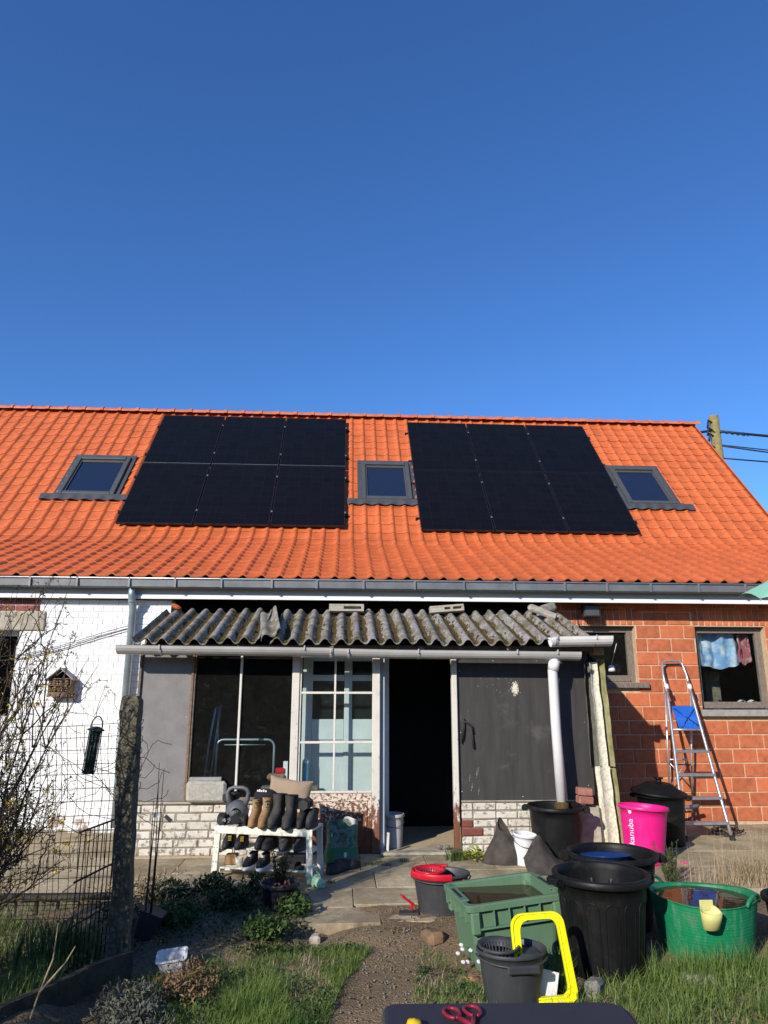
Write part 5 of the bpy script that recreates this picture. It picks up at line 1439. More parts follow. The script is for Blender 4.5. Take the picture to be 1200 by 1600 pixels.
# bin behind with dark water and a blue bowl
b2 = bin_round('water_bin','black bin of dark water with a blue bowl behind the big bin',1.88,5.20,zb,0.50,0.282,0.225,M['blackplastic'],0.024,handles=(R(170),R(-10)),water=0.40,wmat=M['water'],seg=64)
bw = MB().lathe([(0.0,0.0),(0.10,0.0),(0.165,0.085),(0.175,0.09),(0.172,0.094),(0.158,0.088),(0.096,0.008),(0,0.008)],36).xf(T(1.88-0.02,5.20+0.06,zb+0.375)@RX(R(-6)))
tag(bw.build('bowl', M['bluedark']),'dark blue bowl floating in the black water bin','bowl')
b3 = bin_round('small_bin','black bucket cut off by the right edge beside the green tub',2.93,4.84,zb,0.30,0.185,0.15,M['blackplastic'],0.018)
# green flexible tub
gt = thing('green_tub','green flexible rubber tub full of brown water','tub',(2.28,4.76,zb))
h_, rt_, rb_ = 0.335, 0.305, 0.245
b = MB(); zs = np.linspace(0.0, h_, 46)
prof = [(0,0.0),(rb_*0.96,0.0)] + [(rb_+(rt_-rb_)*(z/h_)**0.8 + 0.0028*math.sin(z*2*PI/0.018), z+0.004) for z in zs] + [(rt_+0.008,h_+0.006),(rt_+0.004,h_+0.012),(rt_-0.006,h_+0.006)] + [(rb_+(rt_-rb_)*(z/h_)**0.8-0.008, z+0.004) for z in zs[::-4]] + [(0,0.01)]
b.lathe(prof, 64)
b.v = [(x*1.03, y*0.97, z + 0.012*(z/h_)*math.cos(math.atan2(y,x)*2+0.6)) for x,y,z in b.v]
b.build('body', M['greentub'], gt)
MB().disc(0.294, 0.318, 64, sx=1.03, sy=0.97).build('water', M['water_b'], gt)
for a in (R(-48), R(132)):
    hb = MB(); pts = []
    for k in range(13):
        u = k/12; da = (u-0.5)*0.62; r_ = rt_+0.006; pts.append((r_*math.cos(a+da)*1.03, r_*math.sin(a+da)*0.97, h_+0.0 + 0.055*math.sin(PI*u)**0.7))
    hb.tube(pts, 0.011, 10); hb.build('handle', M['greentub'], gt)
cu = thing('feeding_cup','cream yellow hook-on cup on the front of the green tub','cup',(2.155,4.463,0.17))
cb = MB(); rings = []
for (z, w, d) in ((0.0,0.030,0.022),(0.01,0.045,0.038),(0.06,0.055,0.052),(0.105,0.060,0.062)):
    rings.append([(w*math.cos(2*PI*k/24), -d*0.9+ d*math.sin(2*PI*k/24)*0.9, z + (0.03*max(0,math.sin(2*PI*k/24)) if z > 0.1 else 0)) for k in range(24)])
inner = [[(x*0.92, (y+0.03)*0.9-0.03, z) for x,y,z in r_] for r_ in rings[::-1][:-1]]
cb.loft(rings+inner); cb.build('body', M['cream'], cu)
MB().bbox(-0.04,0.04,-0.008,0.004,0.10,0.155,0.003).build('hook', M['cream'], cu)
# green crate, tilted, with brown water
cr = thing('green_crate','faded green plastic crate of brown water, tilted on the ground','crate',(1.045,4.79,zb))
CM = RZ(R(7)) @ RY(R(-4.5))
HL, HW_, HH = 0.295, 0.255, 0.385
b = MB()
def rrect(hx, hy, z, r_=0.045, n=5):
    out = []
    for (cx, cy, a0) in ((hx-r_,hy-r_,0),(-hx+r_,hy-r_,PI/2),(-hx+r_,-hy+r_,PI),(hx-r_,-hy+r_,1.5*PI)):
        for k in range(n): a = a0 + PI/2*k/(n-1); out.append((cx+r_*math.cos(a), cy+r_*math.sin(a), z))
    return out
b.loft([rrect(HL*0.84,HW_*0.84,0.0),rrect(HL*0.845,HW_*0.845,0.006),rrect(HL*0.93,HW_*0.93,HH-0.035),rrect(HL+0.012,HW_+0.012,HH-0.035),rrect(HL+0.014,HW_+0.014,HH-0.004),rrect(HL+0.010,HW_+0.010,HH),rrect(HL*0.935,HW_*0.935,HH),rrect(HL*0.915,HW_*0.915,HH-0.01),rrect(HL*0.82,HW_*0.82,0.012)], smooth=False)
b.xf(CM); b.build('body', M['greencrate'], cr)
rb = MB()      # skirt with ribs on the front and sides
for x in np.linspace(-HL*0.80, HL*0.80, 6): rb.bbox(x-0.004,x+0.004,-HW_-0.010,-HW_*0.9,HH-0.125,HH-0.036,0.002)
rb.bbox(-HL*0.83,HL*0.83,-HW_-0.010,-HW_*0.86,HH-0.135,HH-0.126,0.002)
for y in np.linspace(-HW_*0.8, HW_*0.8, 5): rb.bbox(-HL-0.010,-HL*0.9,y-0.004,y+0.004,HH-0.10,HH-0.036,0.002)
for sy in (-1,1):
    for sx in (-1, 1): rb.bbox(sx*HL*0.86-0.03, sx*HL*0.86+0.03, sy*HW_*0.93-0.03, sy*HW_*0.93+0.03, HH-0.16, HH-0.036, 0.012)
rb.xf(CM); rb.build('rib', M['greencrate'], cr, False, 'stuff')
hb = MB()
for sx in (-1,1):
    MB().bbox(sx*(HL-0.012)-0.028, sx*(HL-0.012)+0.030, -HW_*0.62, HW_*0.62, HH-0.004, HH+0.006, 0.003).xf(CM).build('handle', M['greencrate'], cr)
    for (y0, y1) in ((-0.13,-0.02),(0.02,0.13)): pass
pass
for sx in (-1,1):
    MB().bbox(sx*(HL-0.010)-0.010, sx*(HL-0.010)+0.010, -0.10, 0.10, HH+0.0062, HH+0.0072, 0.0003).xf(CM).build('handle_slot', M['rubber'], cr)
wz = HH-0.045
MB().add([(-HL*0.90,-HW_*0.88,wz),(HL*0.88,-HW_*0.88,wz),(HL*0.88,HW_*0.88,wz),(-HL*0.90,HW_*0.88,wz)],[(0,1,2,3)]).xf(RZ(R(7))).build('water', M['water_b'], cr)
# mop buckets
def mop_bucket(label, x, y, z0, rx, ry, h, mat, inmat, rz, wring_side, group=None, red=False):
    o = thing('mop_bucket', label, 'bucket', (x, y, z0), rz)
    b = MB(); k = 0.78
    b.lathe([(0,0.0),(k,0.0),(k+0.02,0.008)] + [(k+(1-k)*z, z*h) for z in np.linspace(0.05,0.93,8)] + [(1.04,h*0.93),(1.05,h*0.945),(1.05,h*0.985),(1.03,h),(1.0,h),(0.98,h*0.97)] + [(k+(1-k)*z-0.035, z*h) for z in np.linspace(0.93,0.03,8)] + [(0,0.02)], 48, sx=rx, sy=ry)
    b.v = [(vx, vy, vz*1.0) for vx,vy,vz in b.v]
    b.build('body', mat, o)
    # wringer basket occupying one side
    cx = wring_side*rx*0.38; R_ = ry*0.80
    wr = MB().lathe([(R_*1.02,h+0.004),(R_*1.06,h+0.014),(R_*0.98,h+0.020),(R_*0.80,h+0.004),(R_*0.72,h-0.02)],36,(cx,0),sx=0.88)
    wr.build('wringer_rim', inmat, o)
    for q in range(26):
        a = 2*PI*q/26; p = lambda r_, z: (cx+r_*math.cos(a)*0.88, r_*math.sin(a), z)
        MB().tube([p(R_*0.78,h+0.0), p(R_*0.66,h-0.05), p(R_*0.40,h-0.105)], 0.0045, 5).build('basket_rib', M['greyplastic'], o)
    MB().disc(R_*0.42, h-0.108, 20, (cx,0)).build('basket_floor', M['rubber'], o)
    cov = MB()
    def fn(u, v):
        a = PI*1.0*u - PI/2; r_ = 1.0
        ex = rx*math.cos(a); ey = ry*math.sin(a)
        xi = -abs(R_*0.88*math.cos(a)*0.0)
        return (-wring_side*(ex*v*0.0), 0, 0)
    # bail handle lying on the rim
    pts = [(rx*1.06*math.cos(a), ry*1.06*math.sin(a), h*0.90-0.02*abs(math.sin(a))) for a in np.linspace(PI, 2*PI, 17)]
    MB().tube(pts, 0.006, 6).build('bail', M['greyplastic'], o)
    return o, cx, R_
mb, cx, R_ = mop_bucket('grey mop bucket with a wringer basket beside the yellow frame', 0.92, 4.14, zb, 0.178, 0.150, 0.262, M['greyplastic'], M['greyplastic'], R(4), -1)
MB().bbox(-0.07,0.10,-0.170,-0.150,0.185,0.225,0.008).build('grip', M['greyplastic'], mb)
MB().bbox(0.02,0.15,-0.06,0.06,0.225,0.240,0.006).build('spout_plate', M['greyplastic'], mb)
rm_, cx, R_ = mop_bucket('dark grey pedal mop bucket with a red wringer rim', 0.735, 5.50, -0.01, 0.198, 0.150, 0.268, M['greyplastic'], M['redplastic'], R(-6), -1)
# red collar round the wringer half and the dark cover
rc = MB()
def rcf(u, v):
    a = R(75) + R(215)*u; r_ = 1.06 + 0.05*math.cos(PI*(v-0.5)) 
    q = [(1.065,-0.028),(1.085,-0.018),(1.085,0.004),(1.06,0.014),(0.99,0.012),(0.96,0.0)][min(5,int(round(v*5)))]
    return (0.198*q[0]*math.cos(a), 0.150*q[0]*math.sin(a), 0.268+q[1])
rc.grid(rcf, 40, 5); rc.build('red_collar', M['redplastic'], rm_)
pl = MB()
def web(u, v):
    a = R(75)+R(215)*u
    p0 = Vector((0.198*0.97*math.cos(a), 0.150*0.97*math.sin(a), 0.270)); 
    a2 = 2*PI*u + R(75)
    p1 = Vector((cx+R_*0.84*math.cos(a)*0.88, R_*0.84*math.sin(a), 0.262)); return tuple(p0*(1-v)+p1*v)
pl.grid(web, 40, 3); pl.build('red_web', M['redplastic'], rm_)
pd = MB(); pd.bbox(-0.30,-0.155,-0.10,-0.02,0.0,0.022,0.006).build('pedal_base', M['greyplastic'], rm_)
MB().bbox(-0.06,0.06,-0.025,0.025,0,0.014,0.004).xf(T(-0.24,-0.085,0.095)@RZ(R(15))@RY(R(35))).build('pedal', M['redplastic'], rm_)
MB().tube([(-0.22,-0.08,0.085),(-0.20,-0.07,0.02)],0.007,6).build('pedal_arm', M['redplastic'], rm_)
MB().bbox(0.15,0.165,-0.10,-0.02,0.16,0.24,0.004).build('red_clip', M['redplastic'], rm_)
# yellow frame
yf = MB(); pts = []
for (cxp, czp, a0) in ((0.105,0.335,0),(-0.045,0.335,PI/2)):
    for k in range(7): a = a0 + PI/2*k/6; pts.append((cxp+0.065*math.cos(a), czp+0.065*math.sin(a)))
pts = [(0.185,0.03)] + pts + [(-0.11,0.02)]
outer = [(0.0,0.0),(0.17,0.0),(0.20,0.02),(0.205,0.05)] + [(0.115+0.065*math.cos(a), 0.355+0.065*math.sin(a)) for a in np.linspace(0,PI/2,6)] + [(-0.045+0.065*math.cos(a), 0.355+0.065*math.sin(a)) for a in np.linspace(PI/2,PI,6)] + [(-0.112,0.02),(-0.10,0.0)]
def frame_ring(sc, y, off):
    cx_, cz_ = 0.045, 0.21
    return [(cx_+(x-cx_)*sc[0], y, cz_+(z-cz_)*sc[1]) for x, z in outer]
prof = [((1.0,1.0),0.0),((0.99,0.995),-0.012),((0.93,0.965),-0.013),((0.915,0.957),-0.006),((0.78,0.885),-0.006),((0.765,0.878),-0.012),((0.70,0.84),-0.012),((0.69,0.835),0.0)]
rings = [frame_ring(s, y, 0) for s, y in prof] + [frame_ring((0.70,0.83),0.012,0), frame_ring((0.97,0.985),0.012,0)]
rings.append(rings[0]); yf.loft(rings, caps=False, smooth=False)
yf.xf(T(1.045,4.08,zb+0.01) @ RX(R(-7)) @ RY(R(-3)))
tag(yf.build('lid_surround', M['yellow']),'bright yellow plastic frame standing between the grey bucket and big bin','frame')
tag(MB().bbox(-0.02,0.10,-0.004,0.004,0,0.16,0.002).xf(T(1.04,4.13,zb)@RY(R(14))@RX(R(-10))).build('plastic_offcut', M['whiteplastic']),'white plastic offcut behind the grey mop bucket','plastic piece')
tag(MB().bbox(-0.18,0.16,-0.05,0.05,0,0.02,0.004).xf(T(1.12,5.55,0.0)@RZ(R(4))).build('white_plank', M['whiteplastic']),'white strip lying on the paving behind the green crate','strip')
# white buckets
bk = bin_round('white_bucket','small white bucket wrapped in the dark felt mat',1.66,6.84,0.0,0.26,0.10,0.082,M['whiteplastic'],0.007,rimh=0.02,cat='bucket',tilt=(R(4),R(5)))
MB().tube([(0.108*math.cos(a),0.108*math.sin(a),0.215-0.05*abs(math.sin(a))) for a in np.linspace(PI,2*PI,13)],0.003,5).build('bail', M['greyplastic'], bk)
bk = bin_round('white_bucket','dull white bucket standing just inside the doorway',0.545,7.60,0.004,0.31,0.105,0.09,M['greywhite'],0.008,rimh=0.03,cat='bucket')
MB().tube([(0.115*math.cos(a),0.115*math.sin(a),0.255-0.06*abs(math.sin(a))) for a in np.linspace(PI*1.1,2.2*PI,13)],0.003,5).build('bail', M['greyplastic'], bk)
tag(MB().bbox(-0.012,0.012,-0.02,0.02,0,0.16,0.003).xf(T(0.47,7.30,0.03)@RY(R(3))).build('white_stake', M['oldpaint']),'short white stake standing against the door jamb','stake')
# felt mats
def mat_piece(label, fn, nu, nv, jit=0.01, sd=0):
    b = MB().grid(lambda u,v: fn(u,v), nu, nv); c_ = MB().grid(lambda u,v: tuple(np.array(fn(u,v))+np.array((0,0.008,0.004))), nu, nv, True, True)
    b.add(c_.v, c_.f, True); b.jit(jit, 7, sd); tag(b.build('felt_mat', M['felt']), label, 'mat')
def m1(u, v):       # draped over, curling round the bucket
    a = R(70) + R(235)*u; w = v**1.35
    bx, by = 1.53 + 0.205*math.cos(a)*1.15, 6.93 + 0.15*math.sin(a)
    tx, ty = 1.535 + 0.07*math.cos(a)*0.9, 6.97 + 0.05*math.sin(a)
    zt = 0.27 + 0.085*math.exp(-((u-0.25)/0.2)**2) - 0.10*max(0.0, u-0.55)
    return (bx*(1-w)+tx*w + 0.03*math.sin(PI*v), by*(1-w)+ty*w - 0.03*math.sin(PI*v), zt*v**0.85 + 0.003)
mat_piece('dusty black felt mat standing curled round the white bucket', m1, 28, 10, 0.012, 2)
def m2(u, v):
    x = 1.60+0.36*u; top = 0.06+0.21*math.exp(-((u-0.42)/0.30)**2)
    return (x, 6.40 + 0.22*v + 0.04*math.sin(3*u), top*v**0.8 + 0.003)
mat_piece('dusty black felt mat lying folded in front of the water bin', m2, 24, 10, 0.016, 5)
# leaning slab and red bricks by the pale sheets
tag(MB().bbox(-0.115,0.13,-0.02,0.02,0,0.44,0.006).jit(0.006,9).xf(T(2.36,7.12,0.0)@RX(R(-6))).build('leaning_slab', M['concrete']),'mossy concrete slab leaning between water bin and pale sheets','slab')
for (z, rz, lab) in ((0.462,0.1,'lower of two loose red bricks stacked by the pale sheets'),(0.536,-0.06,'upper of two loose red bricks stacked by the pale sheets')):
    tag(MB().bbox(-0.072,0.072,-0.05,0.05,0,0.068,0.008).jit(0.005,15,z).xf(T(2.345,7.12,z)@RZ(rz)@RY(R(4))).build('loose_brick', simple('pale_red_brick',(0.36,0.16,0.12),(0.26,0.10,0.075),20,0.9,0.3)),lab,'brick')

# ---- step ladder
ld = thing('step_ladder','aluminium step ladder with a blue platform leaning at the brick wall','ladder',(3.85,7.75,0))
def L3(z, side):    # front rail line
    f_ = z/1.80; x = (3.585+(3.875-3.585)*min(1,f_*1.15) if side < 0 else 4.085+(4.165-4.085)*f_); y = 7.74 + (8.60-7.74)*f_
    return Vector((x, y, z))
for sd in (-1, 1):
    pts = [L3(z, sd) for z in np.linspace(0.03, 1.62, 8)]
    MB().tube([p-ld.location for p in pts], 0.017, 10).build('rail', M['alu'], ld)
    MB().bbox(-0.022,0.022,-0.022,0.022,-0.0,0.05,0.004).xf(T(*(L3(0.0,sd)-ld.location))).build('foot', M['rubber'], ld)
    MB().lathe([(0.0,-0.03),(0.026,-0.03),(0.028,0.0),(0.026,0.03),(0,0.03)],12).xf(T(*(L3(1.55,sd)-ld.location))@RX(R(-25))).build('joint', M['whiteplastic'], ld)
lp = [L3(1.40,-1),L3(1.70,-1)+Vector((0.0,0,0))] + [Vector((3.90,8.61,1.82)),Vector((3.945,8.62,1.855)),Vector((4.10,8.62,1.858)),Vector((4.15,8.61,1.83))] + [L3(1.70,1),L3(1.40,1)]
MB().tube([p-ld.location for p in lp], 0.015, 10).build('top_loop', M['alu'], ld)
for z in (0.165, 0.395, 0.62, 0.855):
    a, c_ = L3(z,-1), L3(z,1)
    MB().bbox(a.x-3.85-0.005, c_.x-3.85+0.005, a.y-7.75-0.035, a.y-7.75+0.055, z-0.022, z+0.006, 0.004).build('step', M['alu'], ld)
for sd in (-1, 1):
    x0 = 3.845 if sd < 0 else 4.10
    MB().tube([(x0-3.85, 8.63-7.75, 0.02),(L3(1.5,sd).x-3.85+0.012*sd, L3(1.5,sd).y-7.75+0.03, 1.5)], 0.012, 8).build('rear_leg', M['alu'], ld)
for z in (0.18, 0.72):
    MB().tube([(3.845-3.85, 8.62-7.75-0.04*z, z),(4.10-3.85, 8.62-7.75-0.04*z, z)], 0.010, 8).build('rear_bar', M['alu'], ld)
for (z0, z1) in ((0.40,0.72),(0.72,0.42)):
    MB().tube([(3.85-3.85, 8.60-7.75, z0),(4.10-3.85, 8.60-7.75, z1)], 0.007, 6).build('brace', M['alu'], ld)
pf = MB(); P0 = Vector((3.905,8.28,1.075)); up = Vector((0.0,0.14,0.255)); 
def plp(u, v, o): return tuple(Vector((3.895+0.275*u - 0.028*(1-0)*v*0 + 0.0, 8.28, 1.075)) + up*v + Vector((-0.012*v,o,0)) - ld.location)
pf.grid(lambda u,v: plp(u,v,0.0), 8, 6, False); pf.grid(lambda u,v: plp(u,v,0.012), 8, 6, False, True)
pf.build('platform', M['blueplastic'], ld)
for k in range(9):
    u = 0.04+0.92*k/8; a = Vector(plp(u,0.03,-0.006)); c_ = Vector(plp(u,0.97,-0.006)); MB().tube([a,c_],0.005,6).build('platform_rib', M['blueplastic'], ld)
for (u0,v0,u1,v1) in ((0.05,0.05,0.95,0.9),(0.95,0.05,0.05,0.9)): MB().tube([Vector(plp(u0,v0,-0.010)),Vector(plp(u1,v1,-0.010))],0.006,6).build('platform_rib', M['bluedark'], ld)
a, c_ = L3(1.075,-1), L3(1.075,1); MB().tube([a-ld.location, c_-ld.location],0.012,8).build('platform_bar', M['alu'], ld)
# cable heap at the ladder foot
cb = MB(); p = []
for k in range(70):
    a = k*0.42; p.append((4.22+0.16*math.cos(a)+0.05*math.sin(a*0.31), 8.12+0.17*math.sin(a*1.03)+0.06*math.cos(a*0.23), 0.012+0.008*(k%5)))
cb.tube(p, 0.006, 5); tag(cb.build('cable_heap', M['cable']),'tangle of black cable on the paving by the ladder foot','cable')
cb = MB(); cb.tube([(3.6,8.3,0.22),(3.95,8.42,0.22),(4.1,8.45,0.23)],0.022,10); tag(cb.build('grey_pipe', M['zinc_dark']),'short grey pipe lying behind the ladder steps','pipe')

# ---- foreground table, scissors
tb = thing('table','dark scuffed table top at the bottom edge of the picture','table',(0.42,1.75,0.0))
tp = MB(); ol = []
zt = 0.70
for (cx_, cy_, a0) in ((0.765-0.05,2.145-0.05,0),(0.135+0.03,2.165-0.03,PI/2),(0.10+0.03,1.45+0.03,PI),(0.74-0.03,1.45+0.03,1.5*PI)):
    rr = 0.05 if a0 == 0 else 0.03
    for k in range(6): a = a0+PI/2*k/5; ol.append((cx_+rr*math.cos(a)-0.42, cy_+rr*math.sin(a)-1.75))
tp.loft([[(x*0.995,y*0.995,zt-0.028) for x,y in ol],[(x,y,zt-0.024) for x,y in ol],[(x,y,zt-0.005) for x,y in ol],[(x*0.992,y*0.992,zt) for x,y in ol]], smooth=False)
tp.build('top', M['tabletop'], tb)
eb = MB(); ring_ = [(x*1.001,y*1.001,zt-0.012) for x,y in ol]; eb.tube(ring_+[ring_[0]],0.010,8); eb.build('edge_band', M['greyplastic'], tb)
for (x,y) in ((-0.26,-0.25),(0.27,-0.25),(-0.24,0.34),(0.28,0.33)): MB().bbox(x-0.02,x+0.02,y-0.02,y+0.02,-0.08,zt-0.03,0.003).build('leg', M['rawwood'], tb)
sc = thing('scissors','dark red handled scissors on the table top','scissors',(0.335,2.045,zt+0.004),R(10)); sc.scale = (0.82,0.82,0.82)
for sx in (-1,1):
    MB().tube([(sx*(0.034+0.026*math.cos(a)*(0.9 if math.sin(a)<0 else 1)), 0.045+0.036*math.sin(a), 0.006) for a in np.linspace(-PI*0.5,1.5*PI,22)],[0.006]*22,8).build('handle_loop', M['scissors'], sc)
    MB().tube([(sx*0.028,0.012,0.006),(sx*0.008,-0.03,0.006),(-sx*0.008,-0.07,0.005)],[0.007,0.008,0.005],8).build('shank', M['scissors'], sc)
    MB().prism([(-sx*0.004,-0.07),(-sx*0.014,-0.075),(-sx*0.002,-0.17)],0.002+0.001*sx,0.004+0.001*sx,'z').build('blade', M['steel'], sc)
yb = thing('yellow_toy','small yellow round toy with dark dots on the table corner','toy',(0.196,2.012,zt))
MB().lathe([(0,0),(0.016,0.001),(0.020,0.010),(0.016,0.02),(0,0.024)],20).build('body', M['flower'], yb)
for (x,y) in ((-0.005,0.004),(0.006,0.002)): MB().lathe([(0,0.023),(0.002,0.023),(0.0,0.026)],8,(x,y)).build('dot', M['rubber'], yb)

# ================================================================== PLANTS, FENCE, FAR THINGS
def blades(mb, pts, h0, h1, w, lean=0.5, seg=2, bend=0.6):
    for (x, y, z) in pts:
        h = random.uniform(h0, h1); a = random.uniform(0, 2*PI); l = random.uniform(0.1, lean)*h
        wx, wy = math.cos(a+PI/2)*w/2, math.sin(a+PI/2)*w/2
        vs = []
        for k in range(seg+1):
            f_ = k/seg; off = l*f_**1.7; zz = z + h*(f_ - bend*0.25*f_**3*l/h)
            t_ = (1-f_*0.92)
            vs += [(x+math.cos(a)*off-wx*t_, y+math.sin(a)*off-wy*t_, zz), (x+math.cos(a)*off+wx*t_, y+math.sin(a)*off+wy*t_, zz)]
        mb.add(vs, [(2*k, 2*k+1, 2*k+3, 2*k+2) for k in range(seg)], True)
def leaf(mb, p, d, up, L, W):
    """folded leaf, 4 tris"""
    d = d.normalized(); s = d.cross(up)
    if s.length < 1e-4: s = Vector((1,0,0))
    s.normalize(); n = s.cross(d)
    mb.add([p, p+d*L*0.5+s*W/2+n*W*0.18, p+d*L-n*L*0.12, p+d*L*0.5-s*W/2+n*W*0.18], [(0,1,2),(0,2,3)], True)
def rvec(zb=0.0):
    while True:
        v = Vector((random.gauss(0,1), random.gauss(0,1), random.gauss(0,1)+zb))
        if v.length > 0.1: return v.normalized()
def fld(x, y, s=1.6, k=0.0): return mnoise.noise(Vector((x*s+k, y*s, k)))
def inpoly(x, y, P):
    c_ = False; j = len(P)-1
    for i in range(len(P)):
        if (P[i][1] > y) != (P[j][1] > y) and x < (P[j][0]-P[i][0])*(y-P[i][1])/(P[j][1]-P[i][1])+P[i][0]: c_ = not c_
        j = i
    return c_
def scatter(P, n, dens=lambda x, y: 1.0, dz=0.0):
    xs_ = [p[0] for p in P]; ys_ = [p[1] for p in P]; out = []
    while len(out) < n:
        x = random.uniform(min(xs_), max(xs_)); y = random.uniform(min(ys_), max(ys_))
        if inpoly(x, y, P) and random.random() < dens(x, y): out.append((x, y, gz(x, y)+dz))
    return out
# lawn left of the path
PL_ = [(-1.10,3.3),(-0.12,3.3),(-0.02,4.0),(0.05,4.45),(0.22,4.85),(0.05,5.0),(-0.45,4.95),(-0.85,4.75),(-1.1,4.5)]
gm = MB(); blades(gm, scatter(PL_, 16000, lambda x,y: max(0.06, 0.6+1.4*fld(x,y,2.8)+0.8*fld(x,y,9,3))), 0.015, 0.06, 0.0042, 1.6)
blades(gm, scatter([(-0.6,3.6),(-0.2,3.6),(-0.1,4.3),(-0.55,4.4)], 1500, lambda x,y: max(0.0,0.3+2*fld(x,y,4,9))), 0.05, 0.12, 0.0045, 1.5, 3)
o = gm.build('grass', M['grass'], kind='stuff'); o['label'] = 'short green grass left of the path'; 
# lawn and long grass on the right
PR_ = [(0.30,3.6),(2.9,3.4),(3.2,4.75),(2.0,4.45),(1.25,4.35),(1.2,4.05),(0.75,4.3),(0.72,4.75),(0.52,4.85),(0.42,4.3)]
gm = MB(); blades(gm, scatter(PR_, 11000, lambda x,y: max(0.03, 0.4+1.5*fld(x,y,2.6,4)+0.7*fld(x,y,9,3))), 0.015, 0.055, 0.0042, 1.6)
blades(gm, scatter([(1.12,3.75),(2.9,3.6),(3.1,4.5),(2.55,4.42),(1.98,4.5),(1.85,4.35),(1.25,4.22)], 6000, lambda x,y: max(0.06, 0.45+1.8*fld(x,y,2.4,7)+0.8*fld(x,y,8,1))), 0.04, 0.14, 0.005, 1.7, 3)
blades(gm, scatter([(1.0,4.25),(1.25,4.2),(1.3,4.45),(1.05,4.5)], 700), 0.06, 0.17, 0.005, 0.9, 3)
blades(gm, scatter([(1.70,4.25),(2.75,4.35),(2.75,4.48),(1.75,4.42)], 900), 0.08, 0.20, 0.005, 0.9, 3)
o = gm.build('grass', M['grass_r'], kind='stuff'); o['label'] = 'longer tufted grass around the bins on the right'
gm = MB(); blades(gm, scatter(PL_, 1500, lambda x,y: max(0.1, 0.5+fld(x,y,3,1))), 0.02, 0.06, 0.004, 2.2); blades(gm, scatter(PR_, 1000, lambda x,y: max(0.1, 0.5+fld(x,y,3,1))), 0.03, 0.09, 0.004, 2.2)
o = gm.build('dry_blades', M['straw'], kind='stuff'); o['label'] = 'dead straw coloured blades among the grass'
gm = MB()
for P_, n_ in ((PL_, 1700), (PR_, 1500)):
    for (x,y,z) in scatter(P_, n_, lambda x,y: max(0.0, 0.35+1.8*fld(x,y,3.5,6))):
        for m in range(3): leaf(gm, Vector((x+random.gauss(0,.006),y+random.gauss(0,.006),z+random.uniform(0.01,0.03))), rvec(0.3), Vector((0,0,1)), random.uniform(0.012,0.026), random.uniform(0.010,0.018))
o = gm.build('clover', M['leaf'], kind='stuff'); o['label'] = 'small broad leaved weeds in the grass'
# sparse dry bits, dead leaves and clods over the earth
lt_ = MB()
for (x,y,z) in scatter([(-1.5,3.3),(3.0,3.3),(3.2,5.9),(-1.6,6.1)], 1500, lambda x,y: 1.0 if (x > 0.3 and y > 4.4 and x < 1.0) or (x < -0.3 and y > 4.6) else 0.25):
    leaf(lt_, Vector((x,y,z+0.008)), rvec()*1.0+Vector((0,0,-0.0)), Vector((0,0,1)), random.uniform(0.012,0.035), random.uniform(0.006,0.016))
o = lt_.build('leaf_litter', M['deadleaf'], kind='stuff'); o['label'] = 'dead leaves and twigs on the bare earth'
st_ = MB()
for (x,y,z) in scatter([(-0.2,3.3),(0.55,3.3),(0.6,5.2),(0.0,5.2)], 420):
    r_ = random.uniform(0.003,0.009); st_.lathe([(0,-r_*0.3),(r_,0),(r_*0.7,r_*0.6),(0,r_*0.8)],5,(x,y)); 
    for i in range(len(st_.v)-20, len(st_.v)): st_.v[i] = (st_.v[i][0]+random.uniform(-.3,.3)*r_, st_.v[i][1], st_.v[i][2]+z+0.004)
o = st_.build('gravel', M['stone'], kind='stuff'); o['label'] = 'small pebbles scattered on the earth path'

def leafy_mass(name, label, mat, pts, L, W, cat='plant', stems=None, stemmat=None, zb=0.6, n_per=1, loc=None, group=None):
    p0 = loc or pts[0]
    t_ = thing(name, label, cat, p0, 0, group)
    b = MB()
    for p in pts:
        d = rvec(zb); leaf(b, Vector(p), d, rvec(1.0), random.uniform(*L), random.uniform(*W))
    b.build('foliage', mat, t_, True)
    if stems:
        s = MB()
        for a in stems: s.tube(a[0], a[1], 5)
        s.build('stem', stemmat, t_, True)
    return t_
def blob(cx, cy, cz, rx, ry, rz, n):
    out = []
    while len(out) < n:
        v = Vector((random.uniform(-1,1), random.uniform(-1,1), random.uniform(-1,1)))
        if v.length > 1: continue
        if random.random() < 0.55 + 0.9*mnoise.noise(Vector((cx+v.x*2.2, cy+v.y*2.2, v.z*2.2))): out.append((cx+v.x*rx, cy+v.y*ry, max(0.0 if False else gz(cx,cy), cz+v.z*rz)))
    return out
# weeds over the left bed : clumps one can tell apart
for i, (x, y, r_, n, lab) in enumerate([(-0.95,6.0,0.17,900,'tallest dark leafy weed clump at the paving edge, left of the pot'),(-0.60,5.98,0.16,800,'dark leafy weed clump behind the black pot at the paving edge'),(-1.25,5.85,0.18,700,'low weed clump at the left end of the bed'),(-0.75,5.5,0.18,600,'dark weed clump in the middle of the bed'),(-0.30,5.45,0.13,420,'small weed clump right of the black pot'),(-1.05,5.2,0.17,500,'weed clump above the white tub'),(-0.45,5.05,0.16,500,'green weed clump at the bottom edge of the bed')]):
    leafy_mass('weed_clump', lab, M['leafdark'] if i < 4 else M['leaf'], blob(x,y,gz(x,y)+0.05,r_,r_*0.8,0.11 if i < 2 else 0.07,n), (0.012,0.055), (0.008,0.034), 'weeds', group='weeds on the left bed', loc=(x,y,gz(x,y)))
sw = MB()
for k in range(2600):
    x = random.uniform(-1.5,-0.2); y = random.uniform(4.85,6.1)
    leaf(sw, Vector((x,y,gz(x,y)+random.uniform(0.0,0.05))), rvec(0.4), rvec(1.0), random.uniform(0.015,0.04), random.uniform(0.008,0.02))
